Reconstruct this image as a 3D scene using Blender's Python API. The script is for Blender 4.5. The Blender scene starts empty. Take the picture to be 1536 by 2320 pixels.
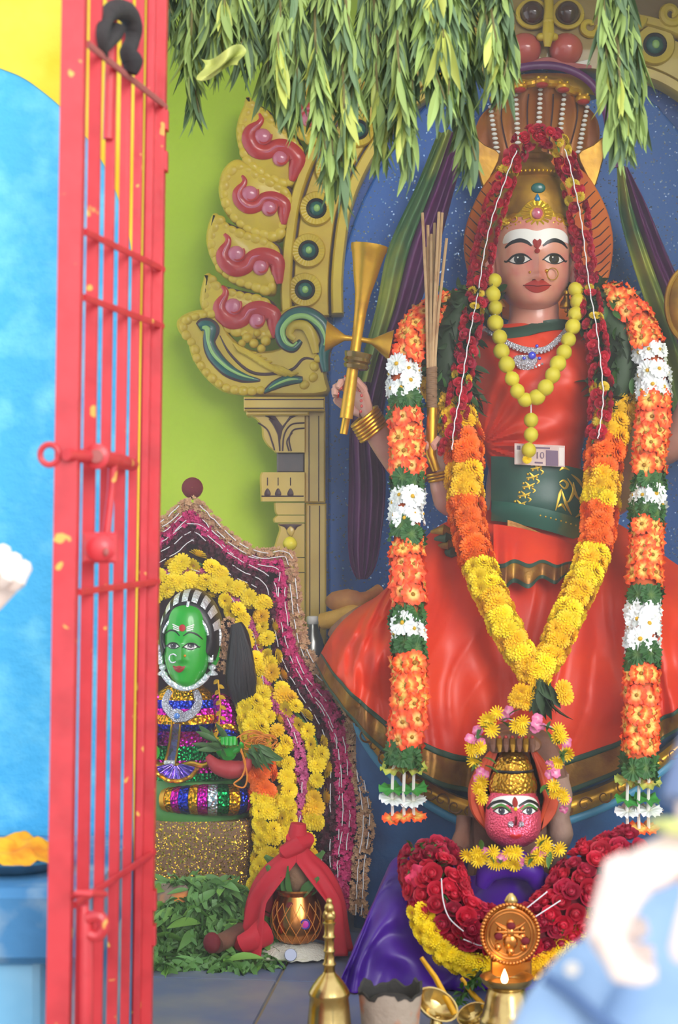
import bpy, math, random
from mathutils import Vector, Matrix, Quaternion, noise
random.seed(11)
PI = math.pi
C = bpy.context.scene.collection
SC = bpy.context.scene

# ---------------------------------------------------------------- camera
FPX = 4000.0            # focal length in pixels of the 1536 x 2320 frame
CAMZ = 1.16
cam = bpy.data.objects.new('camera', bpy.data.cameras.new('camera'))
C.objects.link(cam)
cam.location = (0, -4, CAMZ)
cam.rotation_euler = (PI / 2, 0, 0)
cam.data.sensor_fit = 'VERTICAL'
cam.data.sensor_height = 36.0
cam.data.lens = FPX / 2320.0 * 36.0
cam.data.clip_start = 0.05
cam.data.dof.use_dof = True
cam.data.dof.focus_distance = 3.95
cam.data.dof.aperture_fstop = 4.5
SC.camera = cam

# ---------------------------------------------------------------- world, sun, exposure
wd = bpy.data.worlds.new('world'); SC.world = wd; wd.use_nodes = True
nt = wd.node_tree
bg = nt.nodes['Background']
bg.inputs[0].default_value = (0.93, 0.96, 1.0, 1)
bg.inputs[1].default_value = 1.15
sun = bpy.data.objects.new('sun', bpy.data.lights.new('sun', 'SUN'))
C.objects.link(sun)
sun.data.energy = 1.55
sun.data.angle = math.radians(28)
sun.data.color = (1.0, 0.975, 0.94)
sun.rotation_euler = Vector((-0.34, 1.0, -0.34)).to_track_quat('-Z', 'Y').to_euler()
SC.view_settings.view_transform = 'Standard'
SC.view_settings.look = 'None'
SC.view_settings.exposure = 0.52
SC.view_settings.gamma = 1.0
SC.view_settings.use_curve_mapping = False
cy = SC.cycles
cy.use_adaptive_sampling = True; cy.adaptive_threshold = 0.08
cy.max_bounces = 4; cy.diffuse_bounces = 3; cy.glossy_bounces = 2; cy.transmission_bounces = 2; cy.volume_bounces = 0
cy.caustics_reflective = False; cy.caustics_refractive = False

# ---------------------------------------------------------------- helpers
def W(px, py, d, w=0.0):
    """world point seen at pixel (px,py) at distance d in front of the camera; w = metres further back"""
    s = d / FPX
    return Vector(((px - 768) * s, d - 4 + w, CAMZ - (py - 1160) * s))
def K(d): return d / FPX
def srgb(c):
    return tuple((v / 255 / 12.92 if v / 255 <= 0.04045 else ((v / 255 + 0.055) / 1.055) ** 2.4) for v in c[:3]) + (1.0,)
def lerp(a, b, t): return a + (b - a) * t
def table(pts, x):
    if x <= pts[0][0]: return pts[0][1]
    for (x0, y0), (x1, y1) in zip(pts, pts[1:]):
        if x <= x1:
            t = (x - x0) / (x1 - x0); t = t * t * (3 - 2 * t) if False else t
            return y0 + (y1 - y0) * t
    return pts[-1][1]
def stable(pts, x):
    """smooth (Catmull-Rom) table lookup"""
    n = len(pts)
    if x <= pts[0][0]: return pts[0][1]
    if x >= pts[-1][0]: return pts[-1][1]
    for i in range(n - 1):
        if x <= pts[i + 1][0]:
            x0, y0 = pts[i]; x1, y1 = pts[i + 1]
            h = x1 - x0; t = (x - x0) / h
            m0 = (y1 - pts[i - 1][1]) / (x1 - pts[i - 1][0]) * h if i > 0 else (y1 - y0)
            m1 = (pts[i + 2][1] - y0) / (pts[i + 2][0] - x0) * h if i < n - 2 else (y1 - y0)
            t2, t3 = t * t, t * t * t
            return (2*t3 - 3*t2 + 1) * y0 + (t3 - 2*t2 + t) * m0 + (-2*t3 + 3*t2) * y1 + (t3 - t2) * m1
def cat(pts, n=8, closed=False):
    """Catmull-Rom through points (tuples of any length)"""
    P = [tuple(p) for p in pts]; m = len(P); out = []
    rng = range(m) if closed else range(m - 1)
    for i in rng:
        p0 = P[(i - 1) % m] if (closed or i > 0) else P[0]
        p1 = P[i]; p2 = P[(i + 1) % m]
        p3 = P[(i + 2) % m] if (closed or i < m - 2) else P[-1]
        for k in range(n):
            t = k / n; t2 = t * t; t3 = t2 * t
            out.append(tuple(0.5 * (2*b + (c - a)*t + (2*a - 5*b + 4*c - e)*t2 + (3*b - a - 3*c + e)*t3) for a, b, c, e in zip(p0, p1, p2, p3)))
    if not closed: out.append(P[-1])
    return out
def resample(pts, step):
    """points (Vectors) at equal arc steps -> list of (point, tangent, t)"""
    L = [0]
    for a, b in zip(pts, pts[1:]): L.append(L[-1] + (b - a).length)
    n = max(1, int(L[-1] / step)); out = []; j = 0
    for i in range(n + 1):
        s = L[-1] * i / n
        while j < len(L) - 2 and L[j + 1] < s: j += 1
        h = L[j + 1] - L[j]
        p = pts[j].lerp(pts[j + 1], (s - L[j]) / h if h > 0 else 0)
        out.append((p, (pts[j + 1] - pts[j]).normalized(), i / n))
    return out
def smooth_path(px, n=8):
    """[(px,py,d)...] -> world points on a smooth curve"""
    return [W(*p) for p in cat(px, n)]

# ---- shapes: every function returns (verts, faces)
def join(*parts):
    V, F = [], []
    for v, f in parts:
        o = len(V); V += v; F += [tuple(i + o for i in q) for q in f]
    return V, F
def tube(pts, r, seg=8, cap=True, flat=1.0):
    pts = [Vector(p) for p in pts]; n = len(pts)
    rs = list(r) if isinstance(r, (list, tuple)) else [r] * n
    if len(rs) != n:
        rs = [lerp(rs[min(int(i / (n - 1) * (len(rs) - 1)), len(rs) - 2)], rs[min(int(i / (n - 1) * (len(rs) - 1)), len(rs) - 2) + 1], i / (n - 1) * (len(rs) - 1) - min(int(i / (n - 1) * (len(rs) - 1)), len(rs) - 2)) for i in range(n)]
    V, F = [], []
    t0 = (pts[1] - pts[0]).normalized()
    up = Vector((0, -1, 0))
    nrm = (up - t0 * up.dot(t0))
    if nrm.length < 1e-4: nrm = Vector((1, 0, 0)) - t0 * t0.x
    nrm.normalize()
    for i in range(n):
        t = (pts[min(i + 1, n - 1)] - pts[max(i - 1, 0)])
        t = t.normalized() if t.length > 1e-9 else t0
        nrm = nrm - t * nrm.dot(t)
        nrm = nrm.normalized() if nrm.length > 1e-6 else t.orthogonal().normalized()
        b = t.cross(nrm)
        for k in range(seg):
            a = 2 * PI * k / seg
            V.append(pts[i] + (nrm * math.cos(a) * flat + b * math.sin(a)) * rs[i])
    for i in range(n - 1):
        for k in range(seg):
            k2 = (k + 1) % seg
            F.append((i*seg + k, i*seg + k2, (i+1)*seg + k2, (i+1)*seg + k))
    if cap:
        F.append(tuple(range(seg - 1, -1, -1)))
        F.append(tuple((n - 1) * seg + k for k in range(seg)))
    return V, F
def lathe(profile, c, seg=24, sq=1.0, M=None, cap=True):
    """profile [(r,z)] metres, bottom to top or top to bottom, around c; sq squashes depth; M turns it"""
    V, F = [], []
    for r, z in profile:
        for k in range(seg):
            a = 2 * PI * k / seg
            p = Vector((r * math.cos(a), r * math.sin(a) * sq, z))
            if M is not None: p = M @ p
            V.append(c + p)
    n = len(profile)
    for i in range(n - 1):
        for k in range(seg):
            k2 = (k + 1) % seg
            F.append((i*seg + k, i*seg + k2, (i+1)*seg + k2, (i+1)*seg + k))
    if cap:
        F.append(tuple(range(seg - 1, -1, -1))); F.append(tuple((n - 1)*seg + k for k in range(seg)))
    return V, F
def ball(c, rx, ry=None, rz=None, seg=14, rings=8, M=None):
    ry = rx if ry is None else ry; rz = rx if rz is None else rz
    V, F = [], []
    for i in range(rings + 1):
        a = PI * i / rings
        rr = max(math.sin(a), 0.02)
        for k in range(seg):
            b = 2 * PI * k / seg
            p = Vector((rr * math.cos(b) * rx, rr * math.sin(b) * ry, math.cos(a) * rz))
            if M is not None: p = M @ p
            V.append(c + p)
    for i in range(rings):
        for k in range(seg):
            k2 = (k + 1) % seg
            F.append((i*seg + k, (i+1)*seg + k, (i+1)*seg + k2, i*seg + k2))
    F.append(tuple(range(seg))); F.append(tuple(rings*seg + k for k in range(seg - 1, -1, -1)))
    return V, F
def box(x0, x1, y0, y1, z0, z1, bev=0.0):
    b = min(bev, (x1-x0)/3, (y1-y0)/3, (z1-z0)/3)
    if b <= 0:
        V = [Vector((x, y, z)) for z in (z0, z1) for y in (y0, y1) for x in (x0, x1)]
        return V, [(0,2,3,1),(4,5,7,6),(0,1,5,4),(2,6,7,3),(0,4,6,2),(1,3,7,5)]
    V, F = [], []
    # chamfer the four front vertical/horizontal edges (front = -y) and the back stays square
    lay = [(0, 0, y1), (0, 0, y0 + b), (b, b, y0)]
    for ix, iz, y in lay:
        V += [Vector((x0+ix, y, z0+iz)), Vector((x1-ix, y, z0+iz)), Vector((x1-ix, y, z1-iz)), Vector((x0+ix, y, z1-iz))]
    for l in range(2):
        for k in range(4):
            k2 = (k+1) % 4
            F.append((l*4+k2, l*4+k, (l+1)*4+k, (l+1)*4+k2))
    F.append((8,9,10,11)); F.append((3,2,1,0))
    return V, F
def pbox(px0, px1, py0, py1, d, depth, bev=0.003):
    """box whose front face covers the pixel rectangle at distance d"""
    a = W(px0, py1, d); b = W(px1, py0, d)
    return box(a.x, b.x, a.y, a.y + depth, a.z, b.z, bev)
def grid(fn, nu, nv, closed_u=False):
    V = [Vector(fn(i / (nu if closed_u else nu - 1), j / (nv - 1))) for j in range(nv) for i in range(nu)]
    F = []
    for j in range(nv - 1):
        for i in range(nu if closed_u else nu - 1):
            i2 = (i + 1) % nu
            F.append((j*nu + i, (j+1)*nu + i, (j+1)*nu + i2, j*nu + i2))
    return V, F
def thick(vf, t):
    """give a sheet thickness t by offsetting to the back along y"""
    V, F = vf; n = len(V)
    V2 = V + [v + Vector((0, t, 0)) for v in V]
    F2 = list(F) + [tuple(reversed([i + n for i in f])) for f in F]
    cnt = {}
    for f in F:
        for a, b in zip(f, f[1:] + f[:1]): cnt[(a, b)] = 1
    for (a, b) in cnt:
        if (b, a) not in cnt: F2.append((b, a, a + n, b + n))
    return V2, F2
def relief(poly, d, depth, inset=3.0, n=4, closed=True, y0=None, dome=0.0):
    """solid slab with the pixel outline poly; back at d, front at d-depth with a chamfer of `inset` px"""
    P = cat(poly, n, True) if n > 1 else list(poly)
    m = len(P)
    area = sum(P[i][0]*P[(i+1) % m][1] - P[(i+1) % m][0]*P[i][1] for i in range(m))
    sg = 1 if area > 0 else -1
    def off(q):
        out = []
        for i in range(m):
            a, b = P[i-1], P[(i+1) % m]
            tx, ty = b[0]-a[0], b[1]-a[1]; L = math.hypot(tx, ty) or 1
            out.append((P[i][0] - sg*ty/L*q, P[i][1] + sg*tx/L*q))
        return out
    V, F = [], []
    rows = [(0, 0.0), (0, 0.55), (inset*0.4, 0.88), (inset, 1.0)]
    for q, f in rows:
        V += [W(x, y, d) - Vector((0, depth*f, 0)) for x, y in off(q)]
    for l in range(len(rows) - 1):
        for k in range(m):
            k2 = (k+1) % m
            q = (l*m+k, l*m+k2, (l+1)*m+k2, (l+1)*m+k)
            F.append(q if sg > 0 else q[::-1])
    top = tuple((len(rows)-1)*m + k for k in range(m)); F.append(top if sg > 0 else top[::-1])
    bot = tuple(range(m)); F.append(bot[::-1] if sg > 0 else bot)
    return V, F
def orient(bm_obj): pass

# ---- objects
def mk(name, vf, mat, parent=None, root=None, smooth=True, kind=None, auto=40):
    V, F = vf
    rl = Vector((0, 0, 0))
    r = root or parent
    while r is not None and r.parent is not None: r = r.parent
    if r is not None: rl = r.location.copy()
    me = bpy.data.meshes.new(name)
    if r is None:
        c = sum(V, Vector()) / len(V); zl = min(v.z for v in V); rl = Vector((c.x, c.y, zl))
    me.from_pydata([tuple(v - rl) for v in V], [], F)
    me.validate()
    if len(V) < 60000:
        import bmesh
        bm = bmesh.new(); bm.from_mesh(me); bmesh.ops.recalc_face_normals(bm, faces=bm.faces[:]); bm.to_mesh(me); bm.free()
    if mat: me.materials.append(mat)
    if smooth:
        me.polygons.foreach_set('use_smooth', [True] * len(me.polygons))
        if auto: 
            try: me.set_sharp_from_angle(angle=math.radians(auto))
            except Exception: pass
    o = bpy.data.objects.new(name, me)
    C.objects.link(o)
    if parent is not None: o.parent = parent
    else: o.location = rl
    if kind: o['kind'] = kind
    return o
def tag(o, label, cat_, group=None):
    o['label'] = label; o['category'] = cat_
    if group: o['group'] = group
    return o
def thing(name, label, cat_, loc, group=None):
    o = bpy.data.objects.new(name, None); C.objects.link(o)
    o.empty_display_size = 0.02
    o.location = loc
    return tag(o, label, cat_, group)
def inst(name, me, loc, parent, quat=None, scale=1.0):
    """an object that shares mesh data, placed at world loc under a thing (or under a part of a thing)"""
    r = parent
    while r.parent is not None: r = r.parent
    o = bpy.data.objects.new(name, me); C.objects.link(o)
    o.parent = parent
    o.location = loc - r.location
    if quat is not None:
        o.rotation_mode = 'QUATERNION'; o.rotation_quaternion = quat
    o.scale = scale if isinstance(scale, (tuple, list, Vector)) else (scale,) * 3
    return o
def proto(name, vf, mats, smooth=True, midx=None, auto=0):
    me = bpy.data.meshes.new(name)
    me.from_pydata([tuple(v) for v in vf[0]], [], vf[1]); me.validate()
    for m in (mats if isinstance(mats, (list, tuple)) else [mats]): me.materials.append(m)
    if smooth: me.polygons.foreach_set('use_smooth', [True] * len(me.polygons))
    if midx: me.polygons.foreach_set('material_index', midx)
    return me
def face_out(v, spin=None):
    q = Vector(v).to_track_quat('Z', 'Y')
    return q @ Quaternion((0, 0, 1), random.uniform(0, 2*PI) if spin is None else spin)

# ---------------------------------------------------------------- materials
def mat(name, col, rough=0.5, metal=0.0, bump=None, var=None, rnd=0.0, coat=0.0, spec=0.5, sheen=0.0, detail=3.0, sss=0.0):
    """bump=(scale,strength[,distance]); var=(scale, colour2, lo, hi) noise mix; rnd = value variation per object"""
    m = bpy.data.materials.new(name); m.use_nodes = True
    n = m.node_tree.nodes; l = m.node_tree.links
    b = n['Principled BSDF']
    b.inputs['Base Color'].default_value = srgb(col)
    b.inputs['Roughness'].default_value = rough
    b.inputs['Metallic'].default_value = metal
    b.inputs['Coat Weight'].default_value = coat
    b.inputs['Specular IOR Level'].default_value = spec
    pass
    tc = n.new('ShaderNodeTexCoord')
    src = None
    if var:
        nz = n.new('ShaderNodeTexNoise'); nz.inputs['Scale'].default_value = var[0]; nz.inputs['Detail'].default_value = detail
        l.new(tc.outputs['Object'], nz.inputs['Vector'])
        rp = n.new('ShaderNodeValToRGB')
        rp.color_ramp.elements[0].position = var[2]; rp.color_ramp.elements[0].color = srgb(col)
        rp.color_ramp.elements[1].position = var[3]; rp.color_ramp.elements[1].color = srgb(var[1])
        l.new(nz.outputs['Fac'], rp.inputs['Fac']); src = rp.outputs['Color']
    if rnd:
        oi = n.new('ShaderNodeObjectInfo')
        mr = n.new('ShaderNodeMapRange'); mr.inputs['To Min'].default_value = 1 - rnd; mr.inputs['To Max'].default_value = 1 + rnd
        l.new(oi.outputs['Random'], mr.inputs['Value'])
        hs = n.new('ShaderNodeHueSaturation')
        if src: l.new(src, hs.inputs['Color'])
        else: hs.inputs['Color'].default_value = srgb(col)
        l.new(mr.outputs['Result'], hs.inputs['Value'])
        src = hs.outputs['Color']
    if src: l.new(src, b.inputs['Base Color'])
    if bump:
        nb = n.new('ShaderNodeTexNoise'); nb.inputs['Scale'].default_value = bump[0]; nb.inputs['Detail'].default_value = 3
        l.new(tc.outputs['Object'], nb.inputs['Vector'])
        bp = n.new('ShaderNodeBump'); bp.inputs['Strength'].default_value = bump[1]; bp.inputs['Distance'].default_value = bump[2] if len(bump) > 2 else 0.005
        l.new(nb.outputs['Fac'], bp.inputs['Height']); l.new(bp.outputs['Normal'], b.inputs['Normal'])
    return m
def foil(name, col, scale=90, rough=0.22, tilt=0.5, metal=0.9):
    """crinkled metallic foil: facets with random tilt"""
    m = mat(name, col, rough, metal)
    n = m.node_tree.nodes; l = m.node_tree.links; b = n['Principled BSDF']
    tc = n.new('ShaderNodeTexCoord'); v = n.new('ShaderNodeTexVoronoi'); v.inputs['Scale'].default_value = scale
    l.new(tc.outputs['Object'], v.inputs['Vector'])
    bp = n.new('ShaderNodeBump'); bp.inputs['Strength'].default_value = tilt; bp.inputs['Distance'].default_value = 0.006
    l.new(v.outputs['Distance'], bp.inputs['Height']); l.new(bp.outputs['Normal'], b.inputs['Normal'])
    return m
def glitter(name, col, flake, scale=420, amount=0.18, rough=0.45, flake_metal=1.0, bumpy=0.15):
    """paint with metal flakes: some small cells are shiny flakes turned at random"""
    m = mat(name, col, rough, 0.0)
    n = m.node_tree.nodes; l = m.node_tree.links; b = n['Principled BSDF']
    tc = n.new('ShaderNodeTexCoord'); v = n.new('ShaderNodeTexVoronoi'); v.inputs['Scale'].default_value = scale
    l.new(tc.outputs['Object'], v.inputs['Vector'])
    sep = n.new('ShaderNodeSeparateColor'); l.new(v.outputs['Color'], sep.inputs[0])
    lt = n.new('ShaderNodeMath'); lt.operation = 'LESS_THAN'; lt.inputs[1].default_value = amount
    l.new(sep.outputs[0], lt.inputs[0])
    mx = n.new('ShaderNodeMix'); mx.data_type = 'RGBA'
    mx.inputs[6].default_value = srgb(col); mx.inputs[7].default_value = srgb(flake)
    l.new(lt.outputs[0], mx.inputs[0]); l.new(mx.outputs[2], b.inputs['Base Color'])
    mm = n.new('ShaderNodeMath'); mm.operation = 'MULTIPLY'; mm.inputs[1].default_value = flake_metal
    l.new(lt.outputs[0], mm.inputs[0]); l.new(mm.outputs[0], b.inputs['Metallic'])
    # flake normals: geometry normal + random vector where a flake lies
    g = n.new('ShaderNodeNewGeometry')
    vs = n.new('ShaderNodeVectorMath'); vs.operation = 'SUBTRACT'; vs.inputs[1].default_value = (0.5, 0.5, 0.5)
    l.new(v.outputs['Color'], vs.inputs[0])
    sc = n.new('ShaderNodeVectorMath'); sc.operation = 'SCALE'
    ms = n.new('ShaderNodeMath'); ms.operation = 'MULTIPLY_ADD'; ms.inputs[1].default_value = 1.1; ms.inputs[2].default_value = bumpy
    l.new(lt.outputs[0], ms.inputs[0]); l.new(ms.outputs[0], sc.inputs['Scale']); l.new(vs.outputs[0], sc.inputs[0])
    ad = n.new('ShaderNodeVectorMath'); ad.operation = 'ADD'
    l.new(g.outputs['Normal'], ad.inputs[0]); l.new(sc.outputs[0], ad.inputs[1])
    nm = n.new('ShaderNodeVectorMath'); nm.operation = 'NORMALIZE'; l.new(ad.outputs[0], nm.inputs[0])
    l.new(nm.outputs[0], b.inputs['Normal'])
    mr = n.new('ShaderNodeMapRange'); mr.inputs['To Min'].default_value = rough; mr.inputs['To Max'].default_value = 0.25
    l.new(lt.outputs[0], mr.inputs['Value']); l.new(mr.outputs['Result'], b.inputs['Roughness'])
    return m
def radial(name, stops, r, rough=0.6, rnd=0.08, metal=0.0, sheen=0.0):
    """colour by distance from the flower's axis (dyed petals): stops [(pos 0..1, rgb)]"""
    m = mat(name, stops[0][1], rough, metal, sheen=sheen)
    n = m.node_tree.nodes; l = m.node_tree.links; b = n['Principled BSDF']
    tc = n.new('ShaderNodeTexCoord'); mp = n.new('ShaderNodeMapping'); mp.inputs['Scale'].default_value = (1/r, 1/r, 0)
    l.new(tc.outputs['Object'], mp.inputs['Vector'])
    ln = n.new('ShaderNodeVectorMath'); ln.operation = 'LENGTH'; l.new(mp.outputs[0], ln.inputs[0])
    rp = n.new('ShaderNodeValToRGB')
    e = rp.color_ramp.elements
    while len(e) < len(stops): e.new(0.5)
    for k, (p, c) in enumerate(stops): e[k].position = p; e[k].color = srgb(c)
    l.new(ln.outputs['Value'], rp.inputs['Fac'])
    oi = n.new('ShaderNodeObjectInfo'); mr = n.new('ShaderNodeMapRange'); mr.inputs['To Min'].default_value = 1-rnd; mr.inputs['To Max'].default_value = 1+rnd
    l.new(oi.outputs['Random'], mr.inputs['Value'])
    hs = n.new('ShaderNodeHueSaturation'); l.new(rp.outputs['Color'], hs.inputs['Color']); l.new(mr.outputs['Result'], hs.inputs['Value'])
    l.new(hs.outputs['Color'], b.inputs['Base Color'])
    return m
# ================================================================ materials used in several places
M_yel = mat('carved_yellow', (216, 186, 46), 0.42, 0.0, bump=(60, 0.25, 0.002), var=(14, (198, 164, 36), 0.4, 0.75), coat=0.12)
M_yel2 = mat('column_yellow', (214, 180, 76), 0.38, 0.0, bump=(40, 0.2, 0.002), var=(9, (200, 164, 60), 0.4, 0.75), coat=0.3)
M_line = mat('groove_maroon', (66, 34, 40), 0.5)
M_red = mat('gloss_red', (196, 50, 48), 0.3, coat=0.4, var=(30, (178, 42, 52), 0.4, 0.7))
M_pink = mat('gloss_pink', (206, 112, 136), 0.25, coat=0.5)
M_teal = mat('gloss_teal', (24, 96, 92), 0.3, coat=0.4)
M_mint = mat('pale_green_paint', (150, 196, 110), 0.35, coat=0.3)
M_black = mat('black_paint', (24, 22, 26), 0.4)
M_white = mat('white_paint', (236, 232, 226), 0.45)
M_gold = mat('gold_metal', (226, 172, 52), 0.30, 0.85, bump=(70, 0.25, 0.002))
M_goldp = mat('gold_paint', (214, 160, 36), 0.34, 0.55, bump=(90, 0.35, 0.002), var=(20, (176, 120, 22), 0.45, 0.8))
M_oldgold = mat('old_gold', (186, 140, 44), 0.38, 0.6, bump=(60, 0.3, 0.002), var=(16, (130, 88, 28), 0.4, 0.7))
M_silver = foil('silver_foil', (240, 242, 246), 150, 0.3, 0.5, 0.45)
M_brass = mat('brass', (198, 172, 112), 0.26, 0.95, var=(25, (150, 116, 58), 0.45, 0.8), bump=(50, 0.12, 0.002))
M_copper = mat('copper', (214, 140, 74), 0.24, 0.95, var=(12, (176, 104, 52), 0.4, 0.75))
M_thread = mat('white_thread', (236, 232, 236), 0.8)
M_skin = mat('statue_skin', (206, 148, 132), 0.35, coat=0.25, var=(30, (214, 160, 142), 0.35, 0.7))
M_orange = mat('orange_silk', (232, 64, 22), 0.46, sheen=0.12, var=(7, (214, 46, 24), 0.4, 0.7), bump=(240, 0.08, 0.001))
M_maroon = mat('kumkum_maroon', (112, 22, 34), 0.8, bump=(200, 0.4, 0.002))
M_lemon = mat('lemon_skin', (226, 206, 46), 0.42, bump=(300, 0.3, 0.001), var=(40, (186, 188, 50), 0.42, 0.75), rnd=0.10)
M_brown = mat('dark_brown_stone', (124, 84, 66), 0.7, bump=(60, 0.5, 0.004), var=(18, (92, 58, 46), 0.4, 0.7))

# ================================================================ the setting
def struct(o): o['kind'] = 'structure'; return o
M_green = mat('lime_wall', (182, 210, 44), 0.6, bump=(22, 0.25, 0.004), var=(5, (172, 204, 24), 0.45, 0.8), spec=0.3)
ZF = 0.23
wb = W(-60, 2200, 4.5)
struct(mk('wall_back', box(-1.35, 1.55, 0.5, 0.62, 0.0, 3.0), M_green, smooth=False))
struct(mk('wall_right', box(1.15, 1.27, -0.75, 0.5, 0.0, 3.0), M_green, smooth=False))
struct(mk('ceiling', box(-1.35, 1.6, -0.9, 0.6, 2.62, 2.74), mat('ceiling_paint', (205, 205, 190), 0.8, bump=(30, 0.1)), smooth=False))
M_floor = mat('floor_stone', (104, 116, 150), 0.42, bump=(9, 0.25, 0.006), var=(6, (138, 138, 146), 0.42, 0.72), rnd=0.07)
M_joint = mat('floor_joint', (168, 150, 128), 0.9)
fl = struct(mk('floor', box(-1.35, 1.55, -1.08, 0.5, 0.0, ZF - 0.006), M_joint, smooth=False))
rot = Matrix.Rotation(math.radians(-6), 3, 'Z')
for i in range(-3, 4):
    for j in range(-3, 3):
        cx, cy = i * 0.56 + 0.21, j * 0.42 - 0.295
        c = rot @ Vector((cx, cy, 0)); c.y -= 0.0
        if not (-1.2 < c.x < 1.35 and -0.82 < c.y < 0.28): continue
        V, F = box(-0.278, 0.278, -0.208, 0.208, 0, 0.012)
        # lay the slab flat: chamfer its upper edge
        V = [Vector((v.x * (0.992 if v.z > 0.006 else 1), v.y * (0.992 if v.z > 0.006 else 1), v.z)) for v in V]
        V = [rot @ v + Vector((c.x, c.y, ZF - 0.012)) for v in V]
        mk('slab', (V, F), M_floor, parent=fl, smooth=False)
struct(mk('floor', box(-4, 4, -5.5, -1.08, -0.05, 0.0), mat('outer_ground', (150, 140, 130), 0.9, bump=(12, 0.4)), smooth=False))

# ---- outer wall beside the doorway: blue with a yellow band whose lower edge is an arc
M_bluewall = mat('blue_wall_paint', (70, 180, 234), 0.6, bump=(46, 0.5, 0.006), var=(16, (112, 208, 244), 0.45, 0.72), detail=5)
M_yelwall = mat('yellow_wall_paint', (246, 222, 70), 0.6, bump=(46, 0.3, 0.005), var=(8, (238, 202, 20), 0.4, 0.75))
DW = 3.0
aw = W(-900, 2600, DW); bw = W(316, -500, DW)
wl = struct(mk('wall_left', box(aw.x, bw.x, DW - 4, DW - 4 + 0.16, 0.0, 2.9), M_bluewall, smooth=False))
arc = [(-500, -40), (-250, 70), (-100, 118), (0, 155), (55, 178), (110, 218), (150, 255), (195, 310), (235, 372), (265, 440), (292, 530), (303, 620)]
A = cat(arc, 5)
poly = [W(x, y, DW) for x, y in A]
top = [W(303, -480, DW), W(-500, -480, DW)]
V = [p - Vector((0, 0.003, 0)) for p in poly + top] + [p + Vector((0, 0.01, 0)) for p in poly + top]
nn = len(poly) + 2
F = [tuple(range(nn)), tuple(range(2*nn - 1, nn - 1, -1))] + [(i, (i+1) % nn, nn + (i+1) % nn, nn + i) for i in range(nn)]
mk('painted_band', (V, F), M_yelwall, parent=wl, smooth=False)
e0 = W(303, 2700, DW); e1 = W(318.5, -480, DW)
mk('painted_edge', box(e0.x, e1.x, DW - 4 - 0.004, DW - 4 + 0.164, 0.02, 2.89), M_yelwall, parent=wl, smooth=False)

# ---- weathered blue plinth in front of that wall
M_plinth = mat('weathered_blue', (66, 128, 178), 0.75, bump=(24, 0.6, 0.006), var=(9, (150, 178, 196), 0.46, 0.68), detail=6)
M_plinth2 = mat('pale_blue_paint', (120, 184, 222), 0.7, bump=(20, 0.3, 0.004), var=(6, (150, 204, 234), 0.4, 0.7))
PT = 0.612
pl = thing('plinth', 'weathered blue painted plinth at the left edge behind the red gate', 'plinth', Vector((-0.75, -1.2, 0)))
a = W(-260, 2040, 2.56); b = W(170, 2040, 2.56)
mk('slab', join(box(a.x, b.x + 0.03, -1.44, -1.01, PT - 0.11, PT, 0.012)), M_plinth, parent=pl, smooth=False)
mk('shaft', box(a.x, W(88, 0, 2.6).x, -1.40, -1.03, 0.0, PT - 0.11, 0.01), M_plinth2, parent=pl, smooth=False)
mk('corner_post', box(W(92, 0, 2.62).x, b.x + 0.02, -1.33, -1.04, 0.0, PT - 0.11, 0.01), M_plinth, parent=pl, smooth=False)

# ---- steel plate heaped with turmeric on the plinth
M_steel = mat('steel', (205, 208, 212), 0.22, 0.95)
M_turm = mat('turmeric', (250, 186, 40), 0.85, bump=(60, 0.7, 0.008), var=(16, (226, 120, 30), 0.48, 0.7))
pc = Vector((W(30, 1960, 2.72).x, 2.72 - 4, PT))
sp = thing('steel_plate', 'round steel plate holding turmeric powder on the blue plinth', 'plate', pc)
mk('dish', lathe([(0.055, 0.0), (0.07, 0.003), (0.09, 0.018), (0.093, 0.02), (0.088, 0.017), (0.068, 0.006), (0.0005, 0.005)], pc, 36), M_steel, parent=sp)
def heap(u, v):
    a = u * 2*PI; r = (1 - v)
    return pc + Vector((0.082*r*math.cos(a), 0.082*r*math.sin(a), 0.020 + 0.030*(1 - r**1.6) + 0.012*noise.noise(Vector((r*3*math.cos(a), r*3*math.sin(a), 4)))))
th = mk('turmeric_heap', grid(heap, 40, 14, True), M_turm)
tag(th, 'heap of orange yellow turmeric powder on the steel plate', 'turmeric')

# ---- blue glitter board behind the enthroned statue
M_blueg = glitter('blue_glitter', (26, 100, 190), (190, 215, 250), 300, 0.06, 0.5, 0.8, 0.06)
M_blueg2 = glitter('blue_glitter_edge', (22, 78, 160), (190, 215, 250), 300, 0.07, 0.5, 0.8, 0.08)
def archpoly(xl, top, xr, yb):
    pts = [(xl, yb), (xl, 900), (xl + 6, 760), (xl + 40, 560), (xl + 105, 400), (xl + 220, 240), (xl + 380, top + 20), (1225, top)]
    r = [(2*1225 - x, y) for x, y in reversed(pts[:-1])]
    return pts + r
bb = thing('back_board', 'tall blue glitter painted arched board behind the orange clad statue', 'backdrop', W(1225, 2180, 4.46))
mk('outer_board', relief(cat(archpoly(700, 60, 0, 2150), 3), 4.49, 0.05, 2, 1), M_blueg2, parent=bb, smooth=False)
mk('inner_board', relief(cat(archpoly(744, 110, 0, 2140), 3), 4.44, 0.012, 6, 1), M_blueg, parent=bb, smooth=False)
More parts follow.
